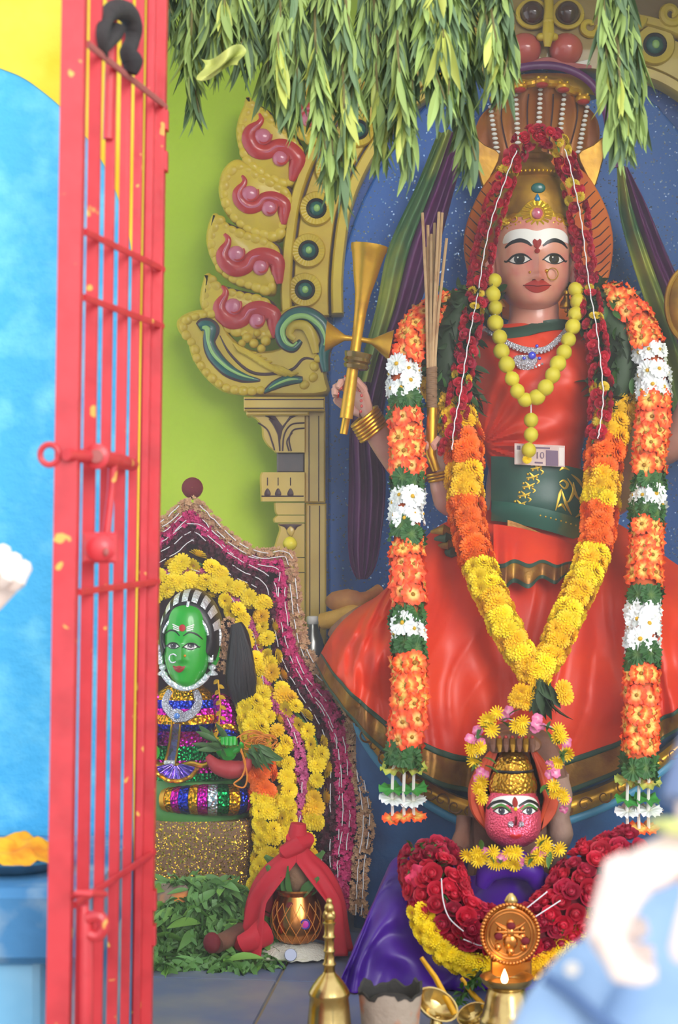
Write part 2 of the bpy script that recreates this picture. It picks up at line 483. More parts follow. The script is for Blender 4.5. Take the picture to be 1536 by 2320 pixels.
# ================================================================ carved yellow arch (prabhavali) and its column
DA = 4.40
ar = thing('carved_arch', 'carved yellow arch with red scrolled feathers and green jewels on a column', 'carved arch', W(700, 2150, DA))
BAND = [(703, 720), (702, 640), (708, 560), (722, 470), (752, 385), (800, 300), (870, 215), (960, 150), (1060, 108), (1130, 92)]
BR = [(1340, 92), (1400, 100), (1480, 118), (1550, 150), (1640, 215)]
def offset_path(path, q):
    P = cat(path, 8); out = []
    for i in range(len(P)):
        a, b = P[max(i-1, 0)], P[min(i+1, len(P)-1)]
        tx, ty = b[0]-a[0], b[1]-a[1]; L = math.hypot(tx, ty)
        out.append((P[i][0] + ty/L*q, P[i][1] - tx/L*q))
    return out
def ribbon_relief(path, q0, q1, d, depth, inset=3):
    a = offset_path(path, q0); b = offset_path(path, q1)
    return relief(a + b[::-1], d, depth, inset, 1)
for path in (BAND, BR):
    mk('band_bed', ribbon_relief(path, -58, 60, DA + 0.02, 0.018, 2), M_line, parent=ar, auto=30)
    mk('band_panel', ribbon_relief(path, -43, 36, DA + 0.02, 0.028, 3), M_yel, parent=ar, auto=30)
    mk('rail', ribbon_relief(path, -76, -48, DA + 0.02, 0.055, 5), M_yel, parent=ar, auto=30)
    mk('rail', ribbon_relief(path, 40, 66, DA + 0.02, 0.05, 5), M_yel, parent=ar, auto=30)
# jewel rosettes along the band
ros = []
def rosette_px(x, y, d, r=38, ang=0.0):
    k = K(d)
    c = W(x, y, d)
    Mx = Matrix.Rotation(PI/2, 3, 'X')
    # fluted collar
    V, F = [], []
    N = 56
    prof = [(1.0, 0.0), (1.0, 0.010), (0.93, 0.015), (0.60, 0.012), (0.55, 0.004), (0.5, 0.002)]
    for i, (rr, h) in enumerate(prof):
        for q in range(N):
            a = 2*PI*q/N
            hh = h + (0.0022 if (q % 2 == 0 and 1 < i < 4) else 0)
            V.append(c + Vector((rr*r*k*math.cos(a), -hh, rr*r*k*math.sin(a))))
    for i in range(len(prof) - 1):
        for q in range(N):
            F.append((i*N+q, i*N+(q+1) % N, (i+1)*N+(q+1) % N, (i+1)*N+q))
    col = mk('rosette', (V, F), M_yel, parent=ar, auto=60)
    mk('jewel_rim', tube([c + Vector((0.53*r*k*math.cos(2*PI*q/24), -0.008, 0.53*r*k*math.sin(2*PI*q/24))) for q in range(25)], 0.0055, 6, False), M_black, parent=col)
    mk('jewel', ball(c + Vector((0, -0.004, 0)), 0.46*r*k, 0.016, 0.46*r*k, 18, 8), M_teal, parent=col)
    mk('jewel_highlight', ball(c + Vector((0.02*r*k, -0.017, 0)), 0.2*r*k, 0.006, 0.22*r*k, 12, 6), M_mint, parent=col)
for x, y in [(691, 658), (699, 569), (717, 474), (752, 386), (812, 296), (893, 207), (985, 148), (1075, 112)]:
    rosette_px(x, y, DA - 0.005, 39)
rosette_px(1482, 104, DA - 0.005, 46)

# feathers with red scrolls
FEA = [
 ([(562, 224), (575, 238), (592, 246), (620, 268), (652, 292), (680, 330), (692, 360), (676, 405), (660, 432), (625, 422), (585, 400), (556, 375), (542, 340), (536, 305), (542, 272), (553, 246)], (595, 311), (635, 359)),
 ([(538, 366), (560, 374), (590, 396), (625, 412), (655, 432), (664, 455), (654, 500), (640, 548), (600, 545), (560, 530), (528, 505), (508, 478), (497, 440), (502, 400), (518, 376)], (566, 441), (610, 472)),
 ([(487, 487), (500, 500), (520, 512), (555, 528), (595, 540), (632, 562), (636, 590), (630, 640), (620, 672), (575, 660), (530, 645), (500, 622), (480, 590), (469, 550), (474, 512)], (535, 577), (590, 606)),
 ([(470, 622), (482, 640), (500, 650), (540, 664), (590, 676), (622, 694), (630, 730), (628, 765), (580, 768), (530, 758), (495, 742), (468, 715), (455, 690), (458, 655)], (528, 696), (582, 727)),
 ([(640, 150), (660, 165), (690, 190), (720, 215), (742, 250), (735, 300), (722, 335), (690, 318), (660, 300), (630, 270), (618, 235), (620, 190)], (668, 228), (700, 270)),
]
SCR = [(588, 257), (592, 270), (586, 281), (568, 297), (566, 318), (581, 340), (606, 344), (628, 331), (653, 337), (673, 359), (668, 384), (661, 410)]
me_scale = proto('scale', ball(Vector((0, 0, 0)), 0.0155, 0.0075, 0.0125, 12, 7), M_yel)
def sim(p, d1, d2):
    """similarity carrying the first feather's scroll to another feather"""
    a = complex(595, 311); b = complex(635, 359); z = complex(*p)
    A2 = complex(*d1); B2 = complex(*d2)
    w = A2 + (z - a) * (B2 - A2) / (b - a)
    return w.real, w.imag
for idx, (poly, d1, d2) in enumerate(FEA):
    dd = DA + 0.02 - 0.004*idx
    f = mk('feather', relief(poly, dd, 0.05, 9, 4), M_yel, parent=ar, auto=50)
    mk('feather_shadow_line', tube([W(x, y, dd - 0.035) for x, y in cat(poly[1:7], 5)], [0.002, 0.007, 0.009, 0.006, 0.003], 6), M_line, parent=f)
    ang = math.atan2(d2[1]-d1[1], d2[0]-d1[0])
    sc = math.hypot(d2[0]-d1[0], d2[1]-d1[1]) / math.hypot(40, 48)
    sp_ = [sim(p, d1, d2) for p in SCR]
    rr = [q*1.18*sc for q in (0.003, 0.006, 0.008, 0.014, 0.0175, 0.018, 0.0165, 0.015, 0.0175, 0.019, 0.014, 0.006)]
    mk('scroll', tube([W(x, y, dd - 0.05) for x, y in cat(sp_, 5)], rr, 10, True, 0.7), M_red, parent=f)
    # raised inner vein of the scroll
    mk('scroll_vein', tube([W(x, y, dd - 0.0605) for x, y in cat(sp_[2:-1], 5)], [0.001, 0.003, 0.0035, 0.003, 0.001], 6), M_pink, parent=f)
    for (cx, cy), r in ((d1, 20), (d2, 18)):
        k = K(dd)
        dm = mk('scroll_knob', ball(W(cx, cy, dd - 0.052), r*k, 0.013, r*k, 18, 8), M_pink, parent=f)
        spir = [(cx + (r+1)*(1 - t)*math.cos(-1.2 + 5.2*t + ang), cy + (r+1)*(1 - t)*math.sin(-1.2 + 5.2*t + ang)) for t in [i/16 for i in range(14)]]
        mk('knob_spiral', tube([W(x, y, dd - 0.060) for x, y in spir], [0.0035, 0.003, 0.002], 6), M_red, parent=f)
    # overlapping scales along the rim and up the spine
    P = cat(poly, 6, True); cx = sum(p[0] for p in P)/len(P); cy = sum(p[1] for p in P)/len(P)
    pts = [W(lerp(x, cx, 0.15), lerp(y, cy, 0.15), dd - 0.045) for x, y in P]
    rs = resample(pts + pts[:1], 0.0205)
    for p, t, _ in rs[:-1]:
        inst('scale', me_scale, p, f, t.to_track_quat('X', 'Z'), random.uniform(0.85, 1.15))
    for tip in (poly[0],):
        mk('tip_bead', ball(W(tip[0] + 2, tip[1] + 12, dd - 0.03), 0.012, 0.02, 0.017, 12, 8), M_yel, parent=f)

# makara base with green crescents and spiral
BASE = [(403, 735), (414, 720), (440, 708), (475, 706), (505, 726), (525, 762), (560, 792), (605, 798), (640, 788), (628, 765), (620, 742), (634, 712), (678, 695), (722, 712), (745, 752), (750, 800), (740, 850), (742, 897), (640, 902), (560, 897), (505, 888), (462, 852), (436, 808), (428, 775), (410, 758)]
ba = mk('makara_scroll', relief(BASE, DA + 0.02, 0.065, 8, 3), M_yel, parent=ar, auto=50)
def crescent(path, rr, m, name, d, flat=0.6):
    return mk(name, tube([W(x, y, d) for x, y in cat(path, 6)], rr, 10, True, flat), m, parent=ba)
crescent([(450, 742), (463, 735), (480, 746), (474, 775), (485, 805), (515, 838), (550, 856), (590, 862)], [0.012, 0.018, 0.021, 0.016, 0.019, 0.018, 0.013, 0.003], M_line, 'crescent_rim', DA - 0.045, 0.4)
crescent([(452, 742), (463, 738), (476, 746), (473, 775), (485, 805), (515, 836), (550, 853), (585, 861)], [0.010, 0.014, 0.017, 0.0125, 0.0155, 0.0145, 0.010, 0.002], M_teal, 'crescent', DA - 0.048)
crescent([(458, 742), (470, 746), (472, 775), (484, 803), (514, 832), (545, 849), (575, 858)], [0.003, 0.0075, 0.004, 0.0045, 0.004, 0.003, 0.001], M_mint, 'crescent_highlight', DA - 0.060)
crescent([(597, 890), (620, 874), (650, 862), (686, 860)], [0.004, 0.012, 0.0145, 0.008], M_line, 'crescent_rim', DA - 0.046, 0.4)
crescent([(600, 888), (622, 873), (650, 862), (684, 861)], [0.002, 0.009, 0.0115, 0.006], M_teal, 'crescent', DA - 0.050)
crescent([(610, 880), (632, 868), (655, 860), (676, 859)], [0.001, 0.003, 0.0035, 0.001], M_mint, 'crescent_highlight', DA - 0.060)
# big spiral
def spir(cx, cy, r0, r1, a0, a1, n=40):
    return [(cx + lerp(r0, r1, t)*math.cos(lerp(a0, a1, t)), cy + lerp(r0, r1, t)*math.sin(lerp(a0, a1, t))) for t in [i/n for i in range(n+1)]]
SG = [(738, 842), (733, 800), (742, 770), (728, 735), (695, 712), (660, 716), (636, 744), (642, 775), (664, 788), (682, 772)]
crescent(SG, [0.012, 0.018, 0.020, 0.021, 0.020, 0.018, 0.017, 0.016, 0.013, 0.006], M_line, 'spiral_rim', DA - 0.046, 0.4)
crescent(SG, [0.007, 0.014, 0.0165, 0.0175, 0.0165, 0.015, 0.0135, 0.012, 0.009, 0.003], M_teal, 'spiral', DA - 0.050)
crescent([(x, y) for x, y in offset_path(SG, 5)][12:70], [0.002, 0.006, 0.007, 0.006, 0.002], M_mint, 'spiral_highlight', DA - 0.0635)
crescent([(716, 800), (706, 760), (690, 738), (664, 738), (656, 757), (668, 768)], [0.008, 0.0135, 0.013, 0.0115, 0.010, 0.006], M_yel, 'spiral_core', DA - 0.053)
crescent([(728, 820), (690, 812), (660, 838), (600, 848), (560, 838), (520, 800), (498, 760)], [0.001, 0.0035, 0.004, 0.004, 0.004, 0.003, 0.001], M_line, 'groove', DA - 0.0455)
# swirling leaf ridges of the makara
for i in range(9):
    t = i / 8
    x = lerp(545, 640, t); y = lerp(795, 845, 0.5 + 0.5*math.sin(t*2.6 - 1.0))
    mk('leaf_ridge', tube([W(x - 16, y - 22 + 6*t, DA - 0.046), W(x - 2, y - 8, DA - 0.052), W(x + 20, y + 4, DA - 0.050), W(x + 36, y, DA - 0.046)], [0.003, 0.0085, 0.008, 0.002], 8), M_yel, parent=ba)
for (x, y, r) in [(560, 765, 12), (583, 755, 9), (602, 772, 12), (548, 778, 9), (575, 778, 11), (592, 790, 10)]:
    mk('face_boss', ball(W(x, y, DA - 0.045), r*K(DA), 0.014, r*K(DA), 12, 7), M_yel, parent=ba)
me_scale2 = proto('rim_scale', ball(Vector((0, 0, 0)), 0.013, 0.008, 0.011, 10, 6), M_yel)
for p, t, _ in resample([W(x, y, DA - 0.044) for x, y in cat([(480, 712), (450, 716), (420, 728), (418, 752), (440, 785), (448, 815), (474, 850), (512, 878), (560, 886), (590, 884)], 6)], 0.021):
    inst('rim_scale', me_scale2, p, ba, t.to_track_quat('X', 'Z'), random.uniform(0.9, 1.15))
for q, t, _ in resample([W(x, y, DA - 0.046) for x, y in cat([(690, 872), (705, 862), (716, 840), (708, 822), (722, 812)], 6)], 0.022):
    inst('rim_scale', me_scale2, q, ba, t.to_track_quat('X', 'Z'), 1.0)

# column
DC = 4.36
cl = thing('column', 'yellow painted column with bracket capital carrying the carved arch', 'column', W(680, 2160, DC))
def cpart(name, x0, x1, y0, y1, d, depth, m=M_yel2, bev=0.004): return mk(name, pbox(x0, x1, y0, y1, d, depth, bev), m, parent=cl, smooth=False)
cpart('capital_slab', 552, 736, 899, 931, DC - 0.035, 0.13)
cpart('capital_slab', 558, 700, 931, 941, DC - 0.02, 0.11)
cpart('pilaster', 690, 737, 931, 1139, DC + 0.01, 0.08)
cpart('pilaster', 692, 739, 1141, 2080, DC + 0.012, 0.08)
def bracket(rows, d, name, m=M_yel2):
    """rows [(y, xl)] down the left profile, right edge fixed"""
    R = cat(rows, 4)
    V, F = [], []
    xr = 690
    for y, xl in R:
        p = W(xl, y, d); q = W(xr, y, d); e = (W(690, y, d).x - p.x)
        V += [p + Vector((0, 0.09, 0)), p + Vector((0, 0.006, 0)), p + Vector((0.005, 0, 0)), q, q + Vector((0, 0.09, 0))]
    n = len(R)
    for i in range(n-1):
        for k in range(4): F.append((i*5+k, i*5+k+1, (i+1)*5+k+1, (i+1)*5+k))
        F.append((i*5+4, i*5, (i+1)*5, (i+1)*5+4))
    F.append((0,1,2,3,4)); F.append(tuple((n-1)*5+k for k in (4,3,2,1,0)))
    return mk(name, (V, F), m, parent=cl, auto=40)
br = bracket([(941, 566), (950, 580), (968, 592), (990, 594), (1008, 604), (1020, 618), (1025, 622)], DC - 0.005, 'bracket')
def groove(path, d, r=0.0022, m=M_line, rr=None): return mk('groove', tube([W(x, y, d) for x, y in cat(path, 5)], rr or r, 6), m, parent=br)
for pth in ([(585, 958), (606, 974), (616, 1000), (622, 1020)], [(634, 1022), (632, 990), (622, 966), (610, 948)], [(640, 1022), (644, 985), (660, 962), (690, 958)], [(655, 1022), (650, 1000), (662, 980)], [(690, 970), (665, 974), (655, 995), (660, 1022)]):
    groove(pth, DC - 0.006)
mk('bracket_infill', relief([(600, 942), (624, 943), (640, 965), (656, 943), (676, 942), (660, 948), (640, 975), (632, 1015), (628, 975), (612, 948)], DC - 0.004, 0.004, 1, 2), M_line, parent=br)
cpart('neck', 627, 690, 1025, 1071, DC + 0.02, 0.07, mat('dark_neck', (70, 52, 50), 0.35, coat=0.5, var=(40, (50, 40, 44), 0.4, 0.7)))
bl = bracket([(1070, 592), (1082, 588), (1130, 590), (1136, 590)], DC - 0.012, 'cushion')
for x in (606, 630, 658): mk('notch', relief([(x-7, 1122), (x-5, 1112), (x, 1106), (x+5, 1112), (x+7, 1122)], DC - 0.011, 0.004, 1, 2), M_line, parent=bl)
for x in (606, 630, 658): mk('groove', tube([W(x, 1082, DC - 0.012), W(x, 1100, DC - 0.012)], 0.0015, 6), M_line, parent=bl)
mk('groove', tube([W(592, 1124, DC - 0.0125), W(688, 1124, DC - 0.0125)], 0.002, 6), M_line, parent=bl)
bracket([(1139, 620), (1142, 620), (1160, 622), (1166, 626)], DC - 0.003, 'collar')
bracket([(1168, 626), (1176, 618), (1184, 620)], DC - 0.006, 'collar')
lb = bracket([(1186, 628), (1200, 632), (1220, 626), (1250, 618), (1262, 620)], DC - 0.002, 'vase_block')
mk('leaf_groove', relief([(630, 1188), (684, 1188), (674, 1194), (662, 1212), (660, 1222), (656, 1210), (644, 1194)], DC - 0.001, 0.004, 1, 2), M_line, parent=lb)
mk('leaf_boss', relief([(658, 1192), (668, 1202), (660, 1216), (650, 1203)], DC - 0.004, 0.006, 2, 3), M_yel2, parent=lb)
bracket([(1264, 640), (1290, 642), (1296, 640)], DC - 0.002, 'collar')
bracket([(1298, 640), (1340, 664), (1400, 670), (1440, 664), (1520, 640)], DC - 0.002, 'vase_block')
bracket([(1522, 630), (1600, 630), (2080, 630)], DC + 0.0, 'base_block')
for x0 in (700, 722):
    mk('edge_groove', tube([W(x0, 942, DC + 0.0095), W(x0, 1136, DC + 0.0095)], 0.0014, 6), M_line, parent=cl)
    mk('edge_groove', tube([W(x0 + 2, 1146, DC + 0.0115), W(x0 + 2, 2060, DC + 0.0115)], 0.0014, 6), M_line, parent=cl)
for y in (905, 925):
    mk('edge_groove', tube([W(554, y, DC - 0.0355), W(734, y, DC - 0.0355)], 0.0016, 6), M_line, parent=cl)

# guardian face (kirtimukha) on top of the arch
DK = 4.34
kf = thing('guardian_face', 'yellow guardian face with bulging brown eyes and pink cheeks above the cobra hood', 'carved face', W(1240, 175, DK))
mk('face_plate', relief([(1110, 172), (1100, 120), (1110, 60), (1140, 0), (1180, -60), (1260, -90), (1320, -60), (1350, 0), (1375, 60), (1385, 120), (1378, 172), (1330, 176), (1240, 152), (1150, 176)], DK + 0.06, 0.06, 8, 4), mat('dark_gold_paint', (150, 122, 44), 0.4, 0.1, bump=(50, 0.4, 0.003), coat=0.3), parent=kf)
M_eye = mat('eye_brown', (70, 34, 22), 0.12, coat=0.8)
for x in (1206, 1286):
    e = mk('eye', ball(W(x, 30, DK - 0.01), 0.030, 0.03, 0.030, 20, 12), M_eye, parent=kf)
    mk('eyelid', tube([W(x + 33*math.cos(a), 32 + 30*math.sin(a), DK - 0.012) for a in [2*PI*i/20 for i in range(21)]], 0.006, 8, False), M_yel, parent=e)
M_cheek = mat('cheek_pink', (206, 92, 84), 0.22, coat=0.6)
for x in (1188, 1282):
    mk('cheek', ball(W(x, 112, DK - 0.012), 0.042, 0.04, 0.040, 20, 12), M_cheek, parent=kf)
mk('nose', tube([W(1243, -20, DK - 0.01), W(1243, 30, DK - 0.03), W(1242, 80, DK - 0.05), W(1240, 106, DK - 0.045)], [0.012, 0.012, 0.015, 0.008], 10), M_yel, parent=kf)
mk('nose_ring', ball(W(1243, 48, DK - 0.04), 0.014, 0.014, 0.008), M_yel, parent=kf)
for s in (-1, 1):
    mk('nostril', ball(W(1240 + 14*s, 84, DK - 0.04), 0.012, 0.014, 0.010), M_yel, parent=kf)
    mk('tooth', relief([(1240 + 50*s, 150), (1240 + 90*s, 138), (1240 + 94*s, 150), (1240 + 70*s, 158)], DK - 0.0, 0.02, 2, 2), M_white, parent=kf)
    mk('cheek_curl', tube([W(x, y, DK - 0.006) for x, y in [(1240 + s*(95 + 22*math.cos(a)*(1 - a/9)), 60 + 22*math.sin(a)*(1 - a/9)) for a in [i*0.4 for i in range(16)]]], [0.010, 0.009, 0.005], 8), M_yel, parent=kf)
mk('lip', tube([W(x, y, DK - 0.02) for x, y in cat([(1150, 150), (1200, 148), (1240, 140), (1280, 148), (1340, 152)], 6)], [0.004, 0.010, 0.012, 0.010, 0.004], 8), mat('lip_pink', (190, 110, 110), 0.4), parent=kf)
# curl ornaments on the right hand part of the arch
for (cx, cy, s) in ((1432, 40, 1), (1395, 62, -1), (1520, 30, 1)):
    mk('arch_curl', tube([W(cx + s*26*math.cos(a)*(1 - a/10), cy + 26*math.sin(a)*(1 - a/10), DA - 0.03) for a in [i*0.4 for i in range(20)]], [0.012, 0.011, 0.006], 8), M_yel, parent=ar)
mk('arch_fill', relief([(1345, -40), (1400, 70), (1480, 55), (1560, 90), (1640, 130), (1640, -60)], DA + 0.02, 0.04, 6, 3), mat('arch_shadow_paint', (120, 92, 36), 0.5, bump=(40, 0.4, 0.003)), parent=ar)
# ================================================================ faces: a head with a front surface that painted features can be laid on
class Head:
    def __init__(self, cx, d, rows, nose=None, k=None, back=1.0, bumps=(), tilt=0.0, pw=2.3):
        """rows [(py, half width px, front depth px)] from crown to chin; d = distance of the head's mid plane"""
        self.cx, self.d, self.rows = cx, d, rows
        self.a = [(r[0], r[1]) for r in rows]; self.D = [(r[0], r[2]) for r in rows]
        self.bumps = bumps; self.back = back; self.tilt = tilt; self.pw = pw
        self.k = K(d)
    def center(self, py): return self.cx + self.tilt * (py - self.rows[-1][0])
    def w(self, px, py):
        a = max(stable(self.a, py), 1); D = stable(self.D, py)
        u = min(abs(px - self.center(py)) / a, 1.0)
        w = D * (1 - u ** self.pw) ** (1 / self.pw)
        for (bx, by, sx, sy, h) in self.bumps:
            e = ((px - bx) / sx) ** 2 + ((py - by) / sy) ** 2
            if e < 9: w += h * math.exp(-e)
        return w
    def at(self, px, py, lift=0.0):
        return W(px, py, self.d) - Vector((0, (self.w(px, py) + lift) * self.k, 0))
    def mesh(self, nv=70, nu=56):
        y0, y1 = self.rows[0][0], self.rows[-1][0]
        V, F = [], []
        for j in range(nv):
            py = lerp(y0, y1, j / (nv - 1))
            a = max(stable(self.a, py), 1); D = stable(self.D, py); c = self.center(py)
            for i in range(nu):
                th = 2 * PI * i / nu
                if th < PI:      # front half, left to right
                    px = c - a * math.cos(th); V.append(self.at(px, py))
                else:
                    px = c - a * math.cos(th)
                    V.append(W(px, py, self.d) + Vector((0, abs(math.sin(th)) * D * self.back * self.k, 0)))
        for j in range(nv - 1):
            for i in range(nu):
                F.append((j*nu+i, j*nu+(i+1) % nu, (j+1)*nu+(i+1) % nu, (j+1)*nu+i))
        F.append(tuple(range(nu))); F.append(tuple((nv-1)*nu+i for i in range(nu)))
        return V, F
    def patch(self, poly, lift=0.5, n=4, rings=4, puff=0.0):
        """thin raised patch on the face with outline poly"""
        P = cat(poly, n, True) if n > 1 else poly
        cx = sum(p[0] for p in P)/len(P); cy = sum(p[1] for p in P)/len(P)
        V, F = [], []; m = len(P)
        for q in range(rings + 1):
            f = 1 - q / rings
            lf = (-0.6 if q == 0 else lift + puff * math.sqrt(max(0, 1 - f*f)))
            if q == 1: f = 0.97
            V += [self.at(cx + (x-cx)*max(f, 0.01), cy + (y-cy)*max(f, 0.01), lf) for x, y in P]
        for q in range(rings):
            for i in range(m): F.append((q*m+i, q*m+(i+1) % m, (q+1)*m+(i+1) % m, (q+1)*m+i))
        F.append(tuple(rings*m + i for i in range(m)))
        return V, F
    def stroke(self, path, widths, lift=0.6, n=6):
        P = cat(path, n); N = len(P); V, F = [], []
        for i, (x, y) in enumerate(P):
            a, b = P[max(i-1, 0)], P[min(i+1, N-1)]
            tx, ty = b[0]-a[0], b[1]-a[1]; L = math.hypot(tx, ty) or 1
            t = i/(N-1)*(len(widths)-1); j = min(int(t), len(widths)-2); w = lerp(widths[j], widths[j+1], t-j)/2
            nx, ny = -ty/L*w, tx/L*w
            V += [self.at(x-nx, y-ny, -0.5), self.at(x-nx*0.9, y-ny*0.9, lift), self.at(x, y, lift*1.3), self.at(x+nx*0.9, y+ny*0.9, lift), self.at(x+nx, y+ny, -0.5)]
        for i in range(N-1):
            for k in range(4): F.append((i*5+k, i*5+k+1, (i+1)*5+k+1, (i+1)*5+k))
        F.append((0,1,2,3,4)); F.append(tuple((N-1)*5+k for k in (4,3,2,1,0)))
        return V, F
def eye(h, parent, cx, cy, s, mw, mi, mp, rim, lash=3.0, iris=0.62, look=(0, 0), wing=1):
    """almond eye: s = half width px"""
    up = [(cx-s, cy+0.10*s), (cx-0.55*s, cy-0.30*s), (cx, cy-0.42*s), (cx+0.55*s, cy-0.30*s), (cx+s, cy+0.10*s)]
    lo = [(cx+0.5*s, cy+0.36*s), (cx, cy+0.46*s), (cx-0.5*s, cy+0.36*s)]
    e = mk('eye', h.patch(up+lo, 0.4, 4, 4), mw, parent=parent)
    ix, iy = cx + look[0], cy + look[1]
    r = iris*s*0.62
    ri = [(ix + r*math.cos(2*PI*i/18), iy + min(max(r*math.sin(2*PI*i/18), -0.40*s), 0.42*s)) for i in range(18)]
    mk('iris', h.patch(ri, 1.1, 1, 4), mi, parent=e)
    rp = [(ix + 0.5*r*math.cos(2*PI*i/14), iy + 0.5*r*math.sin(2*PI*i/14)) for i in range(14)]
    mk('pupil', h.patch(rp, 1.7, 1, 3), mp, parent=e)
    mk('eye_glint', h.patch([(ix - 0.3*r + 0.16*r*math.cos(2*PI*i/8), iy - 0.3*r + 0.16*r*math.sin(2*PI*i/8)) for i in range(8)], 2.2, 1, 2), M_white, parent=e)
    mk('eyeliner', h.stroke([(cx-1.12*s, cy+0.16*s)] + up[1:-1] + [(cx+1.1*s, cy+0.14*s), (cx+1.3*s, cy+0.02*s)] if wing > 0 else [(cx-1.3*s, cy+0.02*s), (cx-1.1*s, cy+0.14*s)] + up[1:-1] + [(cx+1.12*s, cy+0.16*s)], [lash*0.6, lash, lash*1.2, lash*1.2, lash, lash*0.4], 1.6), rim, parent=e)
    mk('lower_lid_line', h.stroke([up[-1]] + lo + [up[0]], [lash*0.5, lash*0.55, lash*0.5], 1.2), rim, parent=e)
    return e
def torus_px(cx, cy, d, r, rt, sx=1.0, n=24, a0=0, a1=2*PI, tilt=0.0):
    k = K(d)
    return tube([W(cx, cy, d) + Vector((r*k*sx*math.cos(lerp(a0, a1, i/n)), r*k*tilt*math.sin(lerp(a0, a1, i/n)), -r*k*math.sin(lerp(a0, a1, i/n)))) for i in range(n+1)], rt, 8, a1 - a0 < 6.2)

def hand(parent, wrist, palm_dir, finger_dir, side, size, mats, curl=1.2, grip=None, nails=None, name='hand', thumb_fwd=0.5, knuckle_spread=0.95):
    """a hand: wrist point, palm_dir = way the palm faces, finger_dir = way from wrist to knuckles, side = thumb side (+1/-1).
    size = hand length in metres. Fingers curl towards palm_dir by `curl` radians per joint."""
    f = finger_dir.normalized(); p = (palm_dir - f*palm_dir.dot(f)).normalized(); s = f.cross(p).normalized() * side
    L = size; pal = 0.52*L; wd = 0.42*L
    # palm: rounded slab as a lofted tube
    rows = []
    V, F = [], []
    prof = [(0.0, 0.52, 0.20), (0.12, 0.60, 0.26), (0.35, 0.84, 0.30), (0.65, 1.0, 0.28), (0.9, 1.0, 0.24), (1.02, 0.86, 0.16)]
    seg = 14
    for t, w, th in prof:
        for k in range(seg):
            a = 2*PI*k/seg
            V.append(wrist + f*(t*pal) + s*(math.cos(a)*w*wd/2) + p*(math.sin(a)*th*wd/1.6))
    n = len(prof)
    for i in range(n-1):
        for k in range(seg): F.append((i*seg+k, i*seg+(k+1) % seg, (i+1)*seg+(k+1) % seg, (i+1)*seg+k))
    F.append(tuple(range(seg))); F.append(tuple((n-1)*seg+k for k in range(seg)))
    parts = [(V, F)]
    nl = []
    for q, (off, ln) in enumerate(((0.36, 0.46), (0.12, 0.52), (-0.13, 0.48), (-0.36, 0.38))):
        base = wrist + f*(pal*(0.93 - 0.04*abs(off)*2)) + s*(off*wd*knuckle_spread)
        dirv = f.copy(); pts = [base - f*0.05*L, base]; pos = base
        cu = curl if not isinstance(curl, (list, tuple)) else curl[q]
        for j, fr in enumerate((0.45, 0.32, 0.23)):
            ang = cu*(0.8 if j == 0 else 1.0)
            ax = f.cross(p).normalized()
            dirv = Matrix.Rotation(ang, 3, ax) @ dirv
            for st in (0.5, 1.0): pts.append(pos + dirv*(ln*L*fr*st))
            pos = pts[-1]
        r = 0.062*L
        parts.append(tube(pts, [r*1.0, r*1.08, r, r*1.05, r*0.92, r*0.98, r*0.85, r*0.55][:len(pts)], 8))
        nl.append((pts[-1], dirv.copy(), r, Matrix.Rotation(0.0, 3, 'X') @ dirv.cross(f.cross(p)).normalized()))
    # thumb leaves the side of the palm near its base
    b = wrist + f*(pal*0.28) + s*(wd*0.34)
    td = (f*0.55 + s*0.75 + p*thumb_fwd).normalized(); td2 = (f*0.85 + s*0.12 + p*(thumb_fwd + 0.25)).normalized()
    tp = [b - td*0.03*L, b + td*0.10*L, b + td*0.20*L, b + td*0.20*L + td2*0.12*L, b + td*0.20*L + td2*0.22*L, b + td*0.20*L + td2*0.26*L]
    parts.append(tube(tp, [0.10*L, 0.092*L, 0.076*L, 0.072*L, 0.062*L, 0.035*L], 9))
    o = mk(name, join(*parts), mats, parent=parent)
    if nails:
        for pt, dv, r, nv in nl:
            up = (dv.cross(f.cross(p))).normalized()
            c = pt - dv*r*0.5 + up*r*0.62*(1 if up.dot(p) < 0 else -1)
            mk('fingernail', ball(c, r*0.62, r*0.62, r*0.35, 8, 6, (dv.to_track_quat('X', 'Z')).to_matrix()), nails, parent=o)
        c = tp[-2] + (s*0.4 - p*0.7).normalized()*0.05*L
        mk('fingernail', ball(c, 0.045*L, 0.045*L, 0.045*L, 8, 6), nails, parent=o)
    return o

# ================================================================ the enthroned statue
G = thing('goddess_statue', 'large seated statue in orange silk with tall golden crown and pale painted face', 'statue', W(1210, 2150, 4.1))
DH = 4.10
# ---- head
hd = Head(1207, DH, [(470, 60, 60), (500, 76, 82), (530, 84, 92), (560, 87, 96), (600, 86, 97), (640, 80, 96), (665, 71, 92), (685, 57, 84), (700, 38, 68), (707, 14, 40), (709, 3, 12)], 
    bumps=[(1207, 638, 11, 12, 20), (1207, 608, 7, 26, 14), (1194, 644, 7, 6, 8), (1220, 644, 7, 6, 8), (1207, 657, 20, 7, 5), (1207, 664, 16, 6, 3), (1207, 692, 22, 13, 6), (1166, 600, 26, 15, -5), (1244, 600, 26, 15, -5), (1160, 640, 24, 24, 3), (1252, 640, 24, 24, 3)], tilt=-0.01)
M_face = mat('painted_face', (214, 146, 124), 0.34, coat=0.3, var=(22, (206, 112, 104), 0.45, 0.8))
head = mk('head', hd.mesh(), M_face, parent=G)
